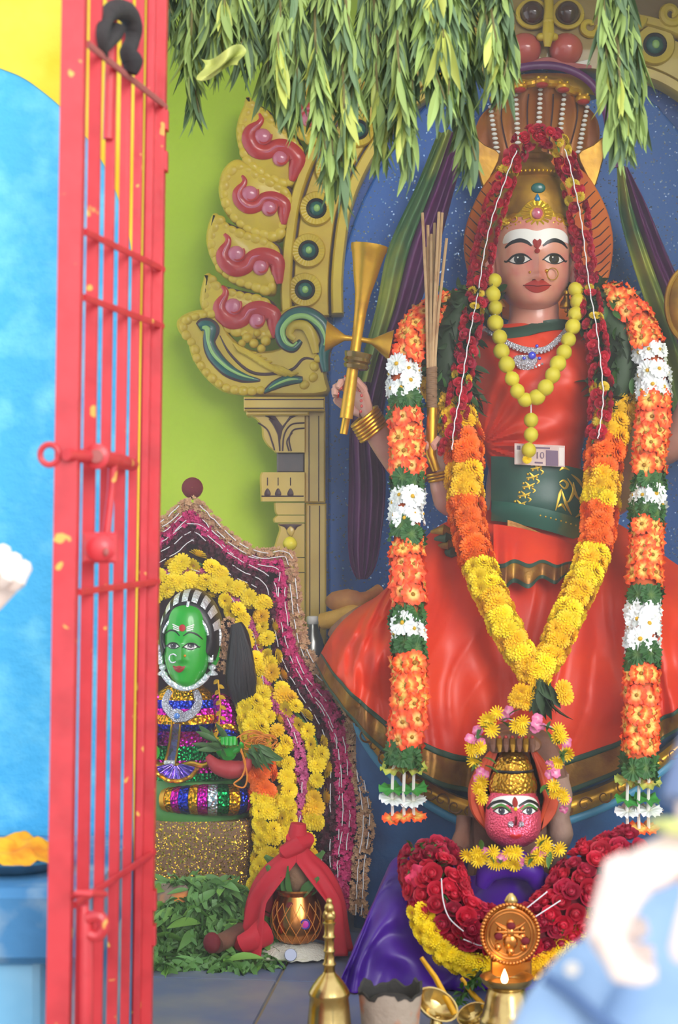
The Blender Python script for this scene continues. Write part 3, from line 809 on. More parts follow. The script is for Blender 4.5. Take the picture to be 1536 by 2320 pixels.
# white forehead mark
mk('forehead_paint', hd.patch([(1134, 562), (1136, 545), (1150, 534), (1180, 532), (1206, 538), (1232, 531), (1262, 533), (1278, 545), (1281, 562), (1262, 556), (1238, 558), (1216, 570), (1206, 572), (1196, 570), (1176, 558), (1150, 558)], 1.0, 3, 16), M_white, parent=head)
mk('eyebrow', hd.stroke([(1138, 572), (1150, 562), (1168, 558), (1184, 563), (1194, 572)], [3, 8, 10, 8, 3], 1.0), M_black, parent=head)
mk('eyebrow', hd.stroke([(1219, 572), (1230, 563), (1246, 558), (1264, 562), (1277, 573)], [3, 8, 10, 8, 3], 1.0), M_black, parent=head)
M_iris = mat('iris_brown', (44, 30, 28), 0.25, coat=0.6)
M_eyew = mat('eye_white', (225, 218, 212), 0.35, coat=0.5)
eye(hd, head, 1168, 599, 24, M_eyew, M_iris, M_black, M_black, 4.2, 0.80, wing=-1)
eye(hd, head, 1245, 599, 24, M_eyew, M_iris, M_black, M_black, 4.2, 0.80, wing=1)
M_lip = mat('lip_red', (178, 48, 44), 0.35, coat=0.3)
mk('lips', hd.patch([(1178, 658), (1190, 651), (1200, 648), (1207, 651), (1214, 648), (1226, 651), (1236, 659), (1226, 669), (1207, 675), (1190, 670)], 0.8, 4, 4, 2.0), M_lip, parent=head)
mk('lip_line', hd.stroke([(1176, 658), (1190, 659), (1207, 661), (1224, 659), (1238, 658)], [2, 2.2, 2.4, 2.2, 2], 3.0), mat('lip_dark', (120, 26, 30), 0.5), parent=head)
M_kum = mat('kumkum_red', (150, 30, 26), 0.7)
mk('forehead_dot', hd.patch([(1206, 560), (1200, 556), (1196, 562), (1199, 572), (1206, 578), (1213, 572), (1216, 562), (1212, 556)], 1.6, 3, 3, 2), M_kum, parent=head)
mk('forehead_dot', hd.patch([(1206 + 6*math.cos(a), 583 + 6*math.sin(a)) for a in [i*PI/5 for i in range(10)]], 1.6, 1, 3, 2), M_kum, parent=head)
mk('nostril', hd.patch([(1198 + 4*math.cos(a), 648 + 2*math.sin(a)) for a in [i*PI/5 for i in range(10)]], 0.5, 1, 2), mat('nostril_shade', (120, 60, 54), 0.6), parent=head)
mk('nostril', hd.patch([(1217 + 4*math.cos(a), 648 + 2*math.sin(a)) for a in [i*PI/5 for i in range(10)]], 0.5, 1, 2), bpy.data.materials['nostril_shade'], parent=head)
mk('nose_stud', ball(hd.at(1227, 627, 2), 0.0045), M_gold, parent=head)
mk('nose_stud', ball(hd.at(1190, 630, 1), 0.003), M_gold, parent=head)
c = hd.at(1240, 634, 3); mk('nose_ring', tube([c + Vector((0.0125*math.cos(a), -0.002, 0.0135*math.sin(a))) for a in [i*2*PI/24 for i in range(25)]], 0.0012, 6, False), M_gold, parent=head)
for s, ex in ((-1, 1122), (1, 1291)):
    er = mk('ear', join(tube([W(ex, 585, DH + 0.0), W(ex + s*8, 600, DH - 0.005), W(ex + s*9, 625, DH - 0.005), W(ex + s*4, 650, DH - 0.004), W(ex, 664, DH - 0.002)], [0.009, 0.016, 0.015, 0.012, 0.008], 10, True, 0.6)), M_face, parent=G)
    ed = mk('earring', lathe([(0.001, 0), (0.009, -0.004), (0.011, -0.012), (0.006, -0.016), (0.007, -0.022), (0.013, -0.030), (0.016, -0.040), (0.015, -0.043), (0.004, -0.046), (0.005, -0.052), (0.001, -0.055)], W(ex - s*8, 655, DH - 0.02), 14), M_gold, parent=G)
mk('neck', lathe([(0.066, 0.0), (0.060, 0.015), (0.057, 0.03), (0.058, 0.045), (0.056, 0.06)], W(1210, 742, DH + 0.01), 24, 0.9), M_face, parent=G)
# ---- crown
kc = K(DH)
cen = W(1208, 540, DH + 0.005)
def cz(py): return (540 - py) * kc
prof = [(88, 545), (90, 520), (88, 490), (84, 460), (76, 432), (66, 414), (60, 406), (66, 402), (70, 396), (66, 390), (58, 386), (52, 380), (44, 374), (40, 366), (44, 362), (46, 356), (38, 350), (24, 346), (18, 340), (23, 332), (24, 324), (18, 316), (8, 308), (3, 300)]
cr = mk('crown', lathe([(r*kc, cz(y)) for r, y in prof], cen, 40, 0.95), M_oldgold, parent=G)
def crown_pt(px, py, lift=0):
    r = table([(y, r) for r, y in reversed(prof)], py); u = max(-0.98, min(0.98, (px - 1208)/r))
    return W(px, py, DH + 0.005) - Vector((0, r*kc*0.95*math.sqrt(1-u*u) + lift, 0))
def crown_patch(poly, depth, m, name, n=4):
    P = cat(poly, n, True); mlen = len(P); cx = sum(p[0] for p in P)/mlen; cy = sum(p[1] for p in P)/mlen
    V, F = [], []
    for q, (f, lf) in enumerate(((1, -0.001), (0.97, depth*0.7), (0.75, depth), (0.4, depth), (0.01, depth))):
        V += [crown_pt(cx+(x-cx)*f, cy+(y-cy)*f, lf) for x, y in P]
    for q in range(4):
        for i in range(mlen): F.append((q*mlen+i, q*mlen+(i+1) % mlen, (q+1)*mlen+(i+1) % mlen, (q+1)*mlen+i))
    F.append(tuple(4*mlen+i for i in range(mlen)))
    return mk(name, (V, F), m, parent=cr)
M_bgold = mat('bright_gold', (240, 190, 50), 0.28, 0.8, bump=(110, 0.5, 0.003))
crown_patch([(1124, 540), (1126, 512), (1150, 496), (1166, 494), (1184, 474), (1206, 464), (1230, 474), (1248, 494), (1264, 496), (1290, 512), (1294, 540), (1262, 532), (1232, 530), (1206, 537), (1180, 531), (1150, 534)], 0.006, M_bgold, 'crown_band')
for a in range(16):  # repousse rays round the pink stone
    t = 2*PI*a/16
    mk('crown_ray', tube([crown_pt(1207 + 17*math.cos(t), 499 + 17*math.sin(t), 0.008), crown_pt(1207 + 34*math.cos(t), 499 + 27*math.sin(t), 0.007)], [0.0025, 0.0045], 6), M_bgold, parent=cr)
for s in (-1, 1):
    for q, (x, y, r) in enumerate(((50, 508, 9), (66, 514, 8), (78, 522, 7), (40, 520, 7), (58, 526, 6))):
        mk('crown_curl', tube([crown_pt(1207 + s*(x + r*math.cos(b)*(1-b/9)), y + r*math.sin(b)*(1-b/9), 0.008) for b in [i*0.5 for i in range(13)]], [0.003, 0.0022, 0.001], 6), M_bgold, parent=cr)
stone = mk('pink_stone', ball(crown_pt(1207, 499, 0.008), 13*kc, 0.008, 13*kc, 16, 8), mat('pink_gem', (196, 82, 110), 0.1, coat=1.0, var=(60, (226, 160, 170), 0.45, 0.7)), parent=cr)
mk('stone_rim', tube([crown_pt(1207 + 16*math.cos(a), 499 + 16*math.sin(a), 0.008) for a in [i*2*PI/20 for i in range(21)]], 0.003, 6, False), M_bgold, parent=cr)
mk('green_stone', ball(crown_pt(1211, 440, 0.002), 16*kc, 0.006, 12*kc, 16, 8), M_teal, parent=cr)
mk('blue_drop', lathe([(0.0005, 0.012), (0.004, 0.006), (0.007, 0), (0.006, -0.005), (0.0005, -0.009)], crown_pt(1208, 465, 0.004), 12), mat('blue_gem', (30, 120, 170), 0.15, coat=0.8), parent=cr)
me_bead = proto('crown_bead', ball(Vector((0, 0, 0)), 0.0035, seg=8, rings=5), M_bgold)
for i in range(22):
    a = PI + PI*(i + 0.5)/22
    inst('crown_bead', me_bead, cen + Vector((70*kc*math.cos(a), 70*kc*0.95*math.sin(a), cz(398))), cr)
for i in range(26):
    x = lerp(1126, 1288, i/25); inst('crown_bead', me_bead, crown_pt(x, 544 - 10*math.sin(PI*i/25) + 6*math.exp(-((x-1207)/12)**2), 0.006), cr, None, 0.7)

# ---- halo (feathered plate) behind the head
DHa = 4.27
hl_poly = [(1095, 700), (1066, 640), (1052, 580), (1052, 530), (1066, 480), (1090, 430), (1120, 392), (1160, 366), (1220, 352), (1280, 366), (1322, 392), (1350, 430), (1374, 480), (1386, 530), (1386, 580), (1374, 640), (1340, 710), (1220, 740)]
M_halo = mat('halo_orange', (214, 112, 26), 0.65, spec=0.2, var=(7, (186, 70, 34), 0.42, 0.75))
ha = mk('halo', relief(hl_poly, DHa + 0.02, 0.022, 4, 4), M_halo, parent=G)
for s in (-1, 1):
    for i in range(15):
        y = lerp(420, 700, i/14)
        xo = stable([(400, 100), (430, 128), (480, 152), (530, 164), (580, 164), (640, 152), (700, 122)], y - 8)
        p = [W(1219 + s*(xo - 44), y + 26, DHa - 0.0015), W(1219 + s*(xo - 22), y + 14, DHa - 0.003), W(1219 + s*xo, y - 8, DHa - 0.0015)]
        mk('feather_line', tube(p, [0.001, 0.0018, 0.0012], 5), M_line, parent=ha)
# ---- cobra hood
DN = 4.30
N_ = thing('cobra_hood', 'golden brown five headed cobra hood fanned out above the crown', 'cobra hood', W(1215, 400, DN))
M_hood = mat('hood_brown', (166, 92, 28), 0.42, 0.25, var=(9, (186, 120, 36), 0.4, 0.72), bump=(50, 0.35, 0.003), coat=0.25)
def hoodshape(u, v):
    # u across -1..1, v 0 bottom..1 top, cupped forwards at the top
    ux = 2*u - 1
    halfw = stable([(0, 118), (0.15, 128), (0.4, 138), (0.7, 142), (0.88, 130), (1.0, 106)], v)
    top = 196 + 34*ux*ux + 10*abs(math.sin(ux*2.5*PI))
    y = lerp(418 - 62*(1-abs(ux))**0.8 , top, v)
    w = 0.05*ux*ux - 0.055*v**3 + 0.006*math.cos(ux*5*PI)
    p = W(1220 + ux*halfw, y, DN - 0.02); return p + Vector((0, w, 0))
mk('hood_sheet', thick(grid(hoodshape, 61, 24), 0.012), M_hood, parent=N_)
mk('hood_crest', tube([hoodshape(i/30, 1.0) + Vector((0, -0.006, 0.004)) for i in range(31)], 0.010, 8), M_goldp, parent=N_)
mk('canopy_dome', lathe([(0.128, 0), (0.132, 0.012), (0.118, 0.032), (0.075, 0.052), (0.002, 0.06)], W(1235, 222, DN + 0.01), 30, 0.5), M_oldgold, parent=N_)
M_mouth = mat('snake_mouth', (176, 52, 44), 0.4)
for i in range(5):
    ux = -0.86 + 0.43*i
    c = hoodshape((ux+1)/2, 0.97) + Vector((0, -0.018, 0.0))
    h = mk('snake_head', ball(c, 0.019, 0.024, 0.013, 12, 8), M_goldp, parent=N_)
    mk('mouth', ball(c + Vector((0, -0.012, -0.009)), 0.015, 0.014, 0.007, 10, 6), M_mouth, parent=h)
    for s in (-1, 1): mk('snake_eye', ball(c + Vector((0.009*s, -0.016, 0.008)), 0.004), M_bgold, parent=h)
    # belly plates: white ladder down each neck
    bottom = hoodshape((ux*0.80+1)/2, 0.30); top = hoodshape((ux+1)/2, 0.9)
    for q in range(11):
        pt = top.lerp(bottom, q/10) ; pt.y = min(hoodshape((lerp(ux, ux*0.8, q/10)+1)/2, lerp(0.9, 0.30, q/10)).y, pt.y) - 0.007
        mk('belly_plate', ball(pt, lerp(0.006, 0.008, q/10), 0.004, 0.0042, 8, 5), M_white, parent=N_)
for i in range(4):
    ux = -0.64 + 0.43*i
    mk('hood_line', tube([hoodshape((lerp(ux*0.75, ux, t/8)+1)/2, lerp(0.1, 0.9, t/8)) + Vector((0, -0.003, 0)) for t in range(9)], 0.0018, 5), M_line, parent=N_)
for s in (-1, 1):
    mk('hood_wing', relief([(1220 + s*88, 352), (1220 + s*122, 330), (1220 + s*146, 312), (1220 + s*152, 334), (1220 + s*142, 376), (1220 + s*124, 430), (1220 + s*108, 402)], DN - 0.005, 0.014, 3, 3), M_oldgold, parent=N_)

# ---- torso wrapped in silk
TL = [(738, 1128), (752, 1092), (780, 1072), (830, 1068), (880, 1066), (930, 1072), (980, 1082), (1030, 1098), (1080, 1112), (1140, 1112), (1200, 1100)]
TR = [(738, 1296), (752, 1328), (780, 1352), (830, 1356), (880, 1352), (930, 1338), (980, 1326), (1030, 1316), (1080, 1316), (1140, 1318), (1200, 1330)]
TD = [(738, 62), (760, 84), (800, 104), (850, 118), (900, 116), (960, 100), (1030, 90), (1080, 92), (1140, 100), (1200, 110)]
def silk_fold(px, py):
    """folds that gather at the waist on her right side, px units"""
    gx, gy = 1085, 1010
    dx, dy = px - gx, py - gy; r = math.hypot(dx, dy) + 1
    ang = math.atan2(dy, dx)
    amp = 22.0 * math.exp(-r/140) * min(1, r/40) + 2.5
    f = math.sin(ang*17 + 2.0*noise.noise(Vector((px*0.006, py*0.006, 0)))*3) 
    g = noise.noise(Vector((px*0.008 + py*0.004, py*0.02 - px*0.004, 3.3)))
    h = abs(noise.noise(Vector((px*0.011 - py*0.013, py*0.007 + px*0.004, 9.1))))**0.7
    return amp * (f*0.5) + 5.0*g*min(1, r/120) + 7.0*(h - 0.4)*min(1, r/90)
def torso(px, py, lift=0.0):
    l = stable(TL, py); r = stable(TR, py); c = (l+r)/2; a = (r-l)/2; D = stable(TD, py)
    u = max(-1, min(1, (px-c)/a))
    w = D*(1-abs(u)**2.4)**(1/2.4) if abs(u) < 1 else 0
    for bx in (1160, 1272): w += 22*math.exp(-((px-bx)/52)**2 - ((py-865)/58)**2)
    return W(px, py, 4.12) - Vector((0, (w + lift)*K(4.12), 0))
def torso_grid(u, v):
    py = lerp(738, 1200, v); l = stable(TL, py); r = stable(TR, py)
    th = u*PI; px = (l+r)/2 - (r-l)/2*math.cos(th)
    return torso(px, py, silk_fold(px, py)*math.sin(th))
mk('silk_bodice', thick(grid(torso_grid, 90, 110), 0.02), M_orange, parent=G)
tb = mk('torso', lathe([(0.12, 0), (0.115, 0.1), (0.10, 0.2), (0.13, 0.33), (0.14, 0.42), (0.06, 0.455)], W(1212, 1190, 4.17), 24, 0.6), M_skin, parent=G)
# sari neckline with dull gold edging
M_zari = mat('zari_border', (132, 84, 34), 0.4, 0.55, var=(20, (176, 130, 46), 0.42, 0.7), bump=(160, 0.4, 0.002), sheen=0.3)
M_zgreen = mat('border_green', (40, 72, 56), 0.55, bump=(200, 0.2, 0.001))
def torso_band(path, wd, m, name, lift=4, parent=G):
    P = cat(path, 8); V, F = [], []
    for i, (x, y) in enumerate(P):
        a, b = P[max(i-1, 0)], P[min(i+1, len(P)-1)]; tx, ty = b[0]-a[0], b[1]-a[1]; L = math.hypot(tx, ty)
        for q in (-1, -0.5, 0, 0.5, 1):
            V.append(torso(x - ty/L*wd/2*q, y + tx/L*wd/2*q, lift + silk_fold(x, y)*0.6 + (1-abs(q))*1.5))
    for i in range(len(P)-1):
        for k in range(4): F.append((i*5+k, i*5+k+1, (i+1)*5+k+1, (i+1)*5+k))
    return mk(name, thick((V, F), 0.006), m, parent=parent)
torso_band([(1104, 752), (1140, 762), (1180, 758), (1215, 748), (1260, 742), (1300, 745)], 26, M_zgreen, 'neck_edging', 3)
# waist sash, green with gold figures
M_sash = mat('sash_green', (34, 76, 66), 0.42, sheen=0.5, bump=(260, 0.12, 0.001), var=(8, (44, 92, 72), 0.4, 0.7))
def sash(u, v):
    x = lerp(1106, 1336, u); y0 = lerp(1036, 1072, u**1.4); y1 = lerp(1160, 1215, u**1.5)
    y = lerp(y0, y1, v)
    c = 1212; a = 118
    w = 118*math.sqrt(max(0.0, 1 - ((x-c)/140)**2)) + 5*math.sin(v*PI) + 2.5*math.sin(v*9 + u*3)
    return W(x, y, 4.10) - Vector((0, w*K(4.1), 0))
sa = mk('waist_sash', thick(grid(sash, 60, 26), 0.006), M_sash, parent=G)
def sash2(u, v):
    p = sash(u, 0.8 + 0.36*v); return p + Vector((0, -0.008 - 0.004*math.sin(v*PI), 0))
mk('sash_fold', thick(grid(sash2, 60, 10), 0.006), mat('sash_teal', (24, 88, 72), 0.45, sheen=0.4, var=(12, (110, 112, 52), 0.5, 0.72)), parent=sa)
M_brocade = mat('brocade_gold', (206, 172, 58), 0.35, 0.6)
def on_sash(path, rr, name='brocade'):
    return mk(name, tube([sash(x, y) + Vector((0, -0.001, 0)) for x, y in cat(path, 4)], rr, 6, True, 0.4), M_brocade, parent=sa)
for i in range(5):   # lattice strip
    v = 0.06 + 0.17*i; x0 = 0.36 - 0.04*i
    on_sash([(x0, v + 0.1), (x0 + 0.06, v + 0.07), (x0 + 0.12, v)], [0.001, 0.003, 0.001])
    on_sash([(x0 + 0.03, v), (x0 + 0.06, v + 0.05), (x0 + 0.07, v + 0.12)], [0.001, 0.003, 0.001])
    on_sash([(x0 + 0.09, v + 0.09), (x0 + 0.12, v + 0.12), (x0 + 0.10, v + 0.17)], [0.001, 0.0025, 0.001])
    for (dx, dv) in ((0.015, 0.03), (0.10, 0.06), (0.02, 0.12)):
        mk('brocade_dot', ball(sash(x0 + dx, v + dv) + Vector((0, -0.001, 0)), 0.003, 0.0015, 0.003, 8, 5), M_brocade, parent=sa)
for pth in ([(0.60, 0.78), (0.64, 0.5), (0.66, 0.4)], [(0.66, 0.42), (0.70, 0.62), (0.76, 0.78)], [(0.64, 0.3), (0.68, 0.25), (0.72, 0.3), (0.69, 0.38), (0.64, 0.32)], [(0.72, 0.2), (0.78, 0.35), (0.74, 0.55), (0.70, 0.6)], [(0.76, 0.12), (0.84, 0.2), (0.9, 0.34)], [(0.64, 0.1), (0.68, 0.04), (0.74, 0.06)], [(0.80, 0.8), (0.86, 0.7), (0.9, 0.6)], [(0.62, 0.72), (0.66, 0.66), (0.70, 0.74)], [(0.78, 0.24), (0.80, 0.42), (0.84, 0.5)]):
    on_sash(pth, [0.001, 0.0042, 0.001])
for i in range(8): mk('brocade_dot', ball(sash(0.45 + 0.05*i, 0.93) + Vector((0, -0.013, 0)), 0.0022, 0.0012, 0.0022, 8, 5), M_brocade, parent=sa)
# gold edged tail under the sash
def tail(u, v):
    x = lerp(1150, 1330, u); y = lerp(1178, 1262, u**1.2) + v*14
    return W(x, y, 3.975) + Vector((0, 0.0016*math.sin(u*10) - 0.004*u, 0))
mk('sash_hem', thick(grid(tail, 30, 4), 0.006), M_zari, parent=sa)

# ---- pleat fan below the waist
def fan(u, v):
    top = (lerp(1118, 1318, u), 1188 + 50*u**1.5); bot = (lerp(1118, 1306, u), 1330 - 26*u + 8*math.sin(u*19))
    x = lerp(top[0], bot[0], v); y = lerp(top[1], bot[1], v)
    f = math.sin(u*26 + 1.5*math.sin(u*7))*(0.002 + 0.010*v)
    return W(x, y, lerp(3.965, 3.875, math.sin(v*PI/2))) + Vector((0, f, 0))
pf = mk('pleat_fan', thick(grid(fan, 100, 30), 0.004), M_orange, parent=G)
mk('pleat_border', thick(grid(lambda u, v: fan(u, 0.64 + 0.38*v) + Vector((0, -0.004, 0)), 100, 10), 0.004), M_zari, parent=pf)
mk('pleat_edging', thick(grid(lambda u, v: fan(u, 0.60 + 0.07*v) + Vector((0, -0.006, 0)), 100, 4), 0.004), M_zgreen, parent=pf)
mk('pleat_edging', thick(grid(lambda u, v: fan(u, 0.96 + 0.08*v) + Vector((0, -0.007, 0)), 100, 4), 0.004), M_zgreen, parent=pf)
# ---- skirt spread over the crossed legs
S_top = cat([(884, 1336), (930, 1262), (990, 1195), (1080, 1160), (1215, 1150), (1345, 1165), (1440, 1210), (1520, 1270), (1570, 1310)], 12)
S_bot = cat([(716, 1505), (752, 1566), (806, 1632), (870, 1694), (960, 1748), (1060, 1788), (1160, 1806), (1262, 1796), (1370, 1752), (1460, 1700), (1540, 1640), (1640, 1560), (1700, 1500)], 12)
def along(P, t):
    x = t*(len(P)-1); i = min(int(x), len(P)-2); f = x - i
    return lerp(P[i][0], P[i+1][0], f), lerp(P[i][1], P[i+1][1], f)
def skirt(u, v, lift=0.0):
    a = along(S_top, u); b = along(S_bot, u)
    bend = math.sin(v*PI)
    x = lerp(a[0], b[0], v); y = lerp(a[1], b[1], v)
    if u < 0.25: x -= 22*bend*(1-u/0.25); y -= 16*bend*(1-u/0.25)
    # legs: two knees bulge at left and right, hollow between
    kneeL = math.exp(-((u-0.20)/0.17)**2); kneeR = math.exp(-((u-0.80)/0.18)**2); mid = math.exp(-((u-0.5)/0.14)**2)
    d = lerp(4.06, 3.86, math.sin(min(v*1.25, 1)*PI/2))
    d -= (0.10*kneeL + 0.10*kneeR + 0.03*mid)*math.sin(min(1, 0.1 + v*1.1)*PI*0.72)
    d += 0.14*max(0, (0.10-u)/0.10)**1.4 + 0.10*max(0, (u-0.92)/0.08)**1.4
    n1 = noise.noise(Vector((u*5, v*1.2, 1.7)))
    fold = math.sin(u*62 + n1*9 + (u-0.5)*6*v) * (0.004 + 0.015*v**0.8) * (0.35 + 0.9*abs(noise.noise(Vector((u*7, v*1.5, 8.1)))))
    fold += 0.026*noise.noise(Vector((u*11 + v*2.4, v*3.2 - u*3, 5.5)))
    q1 = noise.noise(Vector((u*20 + 2.5*noise.noise(Vector((u*3, v*2, 6))) + (u-0.5)*5*v, v*1.1, 12.3)))
    fold += 0.020*(abs(q1)**0.6 - 0.5)*min(1, 0.25 + v*1.3)
    # soft swag folds
    fold += 0.010*math.sin(v*17 + 7*abs(u-0.5) + 4*noise.noise(Vector((u*4, v*2, 9))))*math.exp(-((u-0.15)/0.16)**2)
    fold += 0.011*math.sin(v*15 - 9*u + 4*noise.noise(Vector((u*4, v*2, 2))))*math.exp(-((u-0.83)/0.15)**2)
    return W(x, y, d) + Vector((0, fold - lift, 0))
sk = mk('skirt', thick(grid(skirt, 190, 110), 0.006), M_orange, parent=G, auto=0)
mk('skirt_border', thick(grid(lambda u, v: skirt(u, 0.905 + 0.105*v, 0.004), 190, 12), 0.004), M_zari, parent=sk, auto=0)
mk('skirt_edging', thick(grid(lambda u, v: skirt(u, 0.890 + 0.022*v, 0.006), 190, 4), 0.004), M_zgreen, parent=sk, auto=0)
mk('skirt_edging', thick(grid(lambda u, v: skirt(u, 1.0 + 0.018*v, 0.006), 190, 4), 0.004), M_zgreen, parent=sk, auto=0)
# knot of border cloth at her right hip
for i in range(4):
    mk('hip_knot', tube([W(978 + 8*i, 1205 + 16*i, 3.98), W(1005 + 6*i, 1200 + 17*i, 3.95), W(1035, 1212 + 14*i, 3.97)], [0.004, 0.013, 0.006], 8), M_zari if i % 2 == 0 else M_zgreen, parent=G)
# ---- arms
def limb(name, path, rr, m=M_skin): return mk(name, tube([W(*p) for p in cat(path, 6)], rr, 14), m, parent=G)
limb('arm', [(1130, 770, 4.17), (1100, 785, 4.17), (1040, 900, 4.18), (985, 1020, 4.16), (930, 1060, 4.10), (880, 1010, 4.05), (838, 952, 4.02)], [0.02, 0.05, 0.046, 0.042, 0.042, 0.036, 0.027])
limb('arm', [(1130, 775, 4.15), (1095, 795, 4.13), (1045, 930, 4.10), (1030, 1070, 4.05), (1022, 1130, 4.0), (1008, 1110, 3.98), (998, 1078, 3.97)], [0.02, 0.05, 0.046, 0.042, 0.040, 0.032, 0.026])
limb('arm', [(1290, 770, 4.17), (1325, 785, 4.17), (1400, 900, 4.18), (1470, 1010, 4.16), (1530, 1000, 4.10), (1570, 900, 4.05)], [0.02, 0.05, 0.046, 0.042, 0.036, 0.028])
limb('arm', [(1290, 775, 4.15), (1330, 795, 4.13), (1385, 930, 4.10), (1420, 1060, 4.05), (1400, 1130, 4.0), (1380, 1140, 3.96)], [0.02, 0.05, 0.046, 0.042, 0.034, 0.026])
M_nail = mat('nail_red', (196, 40, 36), 0.25, coat=0.6)
hand(G, W(836, 948, 4.015), Vector((-0.75, -0.55, 0.1)), Vector((-0.42, -0.18, 1.0)), -1, 0.150, M_skin, [0.95, 0.9, 0.75, 0.5], None, M_nail, thumb_fwd=0.35)
hand(G, W(1012, 1068, 3.955), Vector((-0.8, -0.5, 0)), Vector((-0.25, -0.1, 1.0)), -1, 0.135, M_skin, [1.2, 1.2, 1.2, 1.2], None, M_nail, thumb_fwd=0.3)
for i in range(6):
    t = i/5
    c = W(lerp(826, 846, t), lerp(944, 978, t), lerp(4.02, 4.03, t)); ax = Vector((0.50, 0.1, -0.62)).normalized()
    q = ax.to_track_quat('Z', 'Y').to_matrix()
    mk('bangle', tube([c + q @ Vector((0.036*math.cos(a), 0.036*math.sin(a), 0)) for a in [k*2*PI/24 for k in range(25)]], 0.0042, 8, False), M_gold, parent=G)
for i in range(3):
    c = W(998 + 2*i, 1072 + 7*i, 3.966)
    mk('bangle', tube([c + Vector((0.029*math.cos(a), 0.029*math.sin(a), 0.006*math.cos(a))) for a in [k*2*PI/24 for k in range(25)]], 0.0032, 8, False), M_gold, parent=G)
for i, (x, y) in enumerate([(808, 884), (812, 896), (811, 908), (812, 920), (810, 932)]):
    mk('palm_mark', ball(W(x + 7, y, 3.985), 0.0035, 0.003, 0.004, 6, 4), M_nail, parent=G)
# ---- stone necklace
M_diam = foil('white_stones', (232, 232, 244), 260, 0.2, 0.8, 0.4)
M_bgem = mat('blue_stone', (60, 70, 220), 0.08, coat=1.0)
nk = []
for s in (0,):
    path = [(1098, 748), (1116, 768), (1142, 788), (1170, 800), (1196, 804), (1224, 800), (1250, 780), (1272, 756), (1290, 732)]
    neck = mk('necklace', tube([torso(x, y, 13) for x, y in cat(path, 6)], 0.006, 8, True, 0.5), M_diam, parent=G)
    for p, t, _ in resample([torso(x, y + 7, 14) for x, y in cat(path, 6)], 0.009):
        mk('necklace_stone', ball(p, 0.0036, 0.003, 0.0036, 6, 4), M_diam, parent=neck)
    pc_ = torso(1190, 818, 15)
    mk('pendant', relief([(1168, 806), (1212, 806), (1217, 820), (1205, 836), (1190, 840), (1175, 836), (1164, 820)], pc_.y + 4.004, 0.008, 3, 3), M_diam, parent=neck)
    mk('pendant_stone', ball(pc_ + Vector((0, -0.008, 0)), 0.009, 0.006, 0.009, 12, 8), M_bgem, parent=neck)
    for x, y in ((1172, 824), (1206, 824), (1202, 796)): mk('pendant_stone', ball(torso(x, y, 22), 0.004, 0.003, 0.004, 8, 6), M_bgem, parent=neck)
    for x in range(1170, 1215, 7): mk('pendant_drop', ball(torso(x, 846 - abs(x-1191)*0.45, 16), 0.0028), M_diam, parent=neck)

# ---- throne: blue block, gold scroll band, blue moulding
T_ = thing('throne', 'blue painted throne base with gold scroll band curving below the orange skirt', 'throne', W(1210, 2152, 3.98))
M_tblue = mat('throne_blue', (40, 92, 146), 0.5, bump=(70, 0.4, 0.003), var=(12, (30, 66, 116), 0.4, 0.72))
M_tedge = mat('throne_blue_edge', (70, 150, 190), 0.45, bump=(60, 0.3, 0.003))
mk('seat_block', box(W(880, 0, 3.95).x, W(1570, 0, 3.95).x, -0.02, 0.34, ZF, W(0, 1400, 4.0).z), M_tblue, parent=T_, smooth=False)
LB = cat([(790, 1610), (806, 1650), (850, 1712), (910, 1768), (975, 1812), (1050, 1848), (1150, 1868), (1260, 1852), (1370, 1816), (1470, 1762), (1560, 1690), (1640, 1600)], 8)
def tband(u, v):
    x, y = along(LB, u); d = 3.90 - 0.05*math.sin(u*PI)
    return W(x + 14*v*(0.5-u)*2, y + 4 - 42 + 44*v, d) + Vector((0, -0.012*math.sin(v*PI), 0))
gb = mk('gold_band', thick(grid(tband, 120, 8), 0.03), M_goldp, parent=T_)
for i in range(26):
    u = (i + 0.6)/27
    c = tband(u, 0.5) + Vector((0, -0.011, 0)); sgn = 1 if i % 2 else -1
    tn = (tband(u + 0.01, 0.5) - tband(u, 0.5)).normalized(); nm = tn.cross(Vector((0, -1, 0)))
    pts = [c + (tn*math.cos(a) + nm*sgn*math.sin(a))*0.017*(1 - a/8.5) for a in [k*0.5 for k in range(14)]]
    mk('band_scroll', tube(pts, [0.0026, 0.002, 0.001], 5), mat('scroll_dark', (118, 74, 18), 0.5) if i == 0 else bpy.data.materials['scroll_dark'], parent=gb)
mk('moulding', tube([tband(i/80, 1.25) + Vector((0, 0.004, 0)) for i in range(81)], 0.011, 10), M_tedge, parent=T_)
def tface(u, v):
    p = tband(u, 1.25); q = along([(820, 1960), (1010, 1960), (1060, 1960), (1390, 1960), (1640, 1960)], u)
    e = W(q[0], 2140, 3.92)
    e = Vector((p.x*0.86, p.y + 0.05, ZF))
    return p.lerp(e, v)
mk('base_face', thick(grid(tface, 60, 10), 0.02), M_tblue, parent=T_)
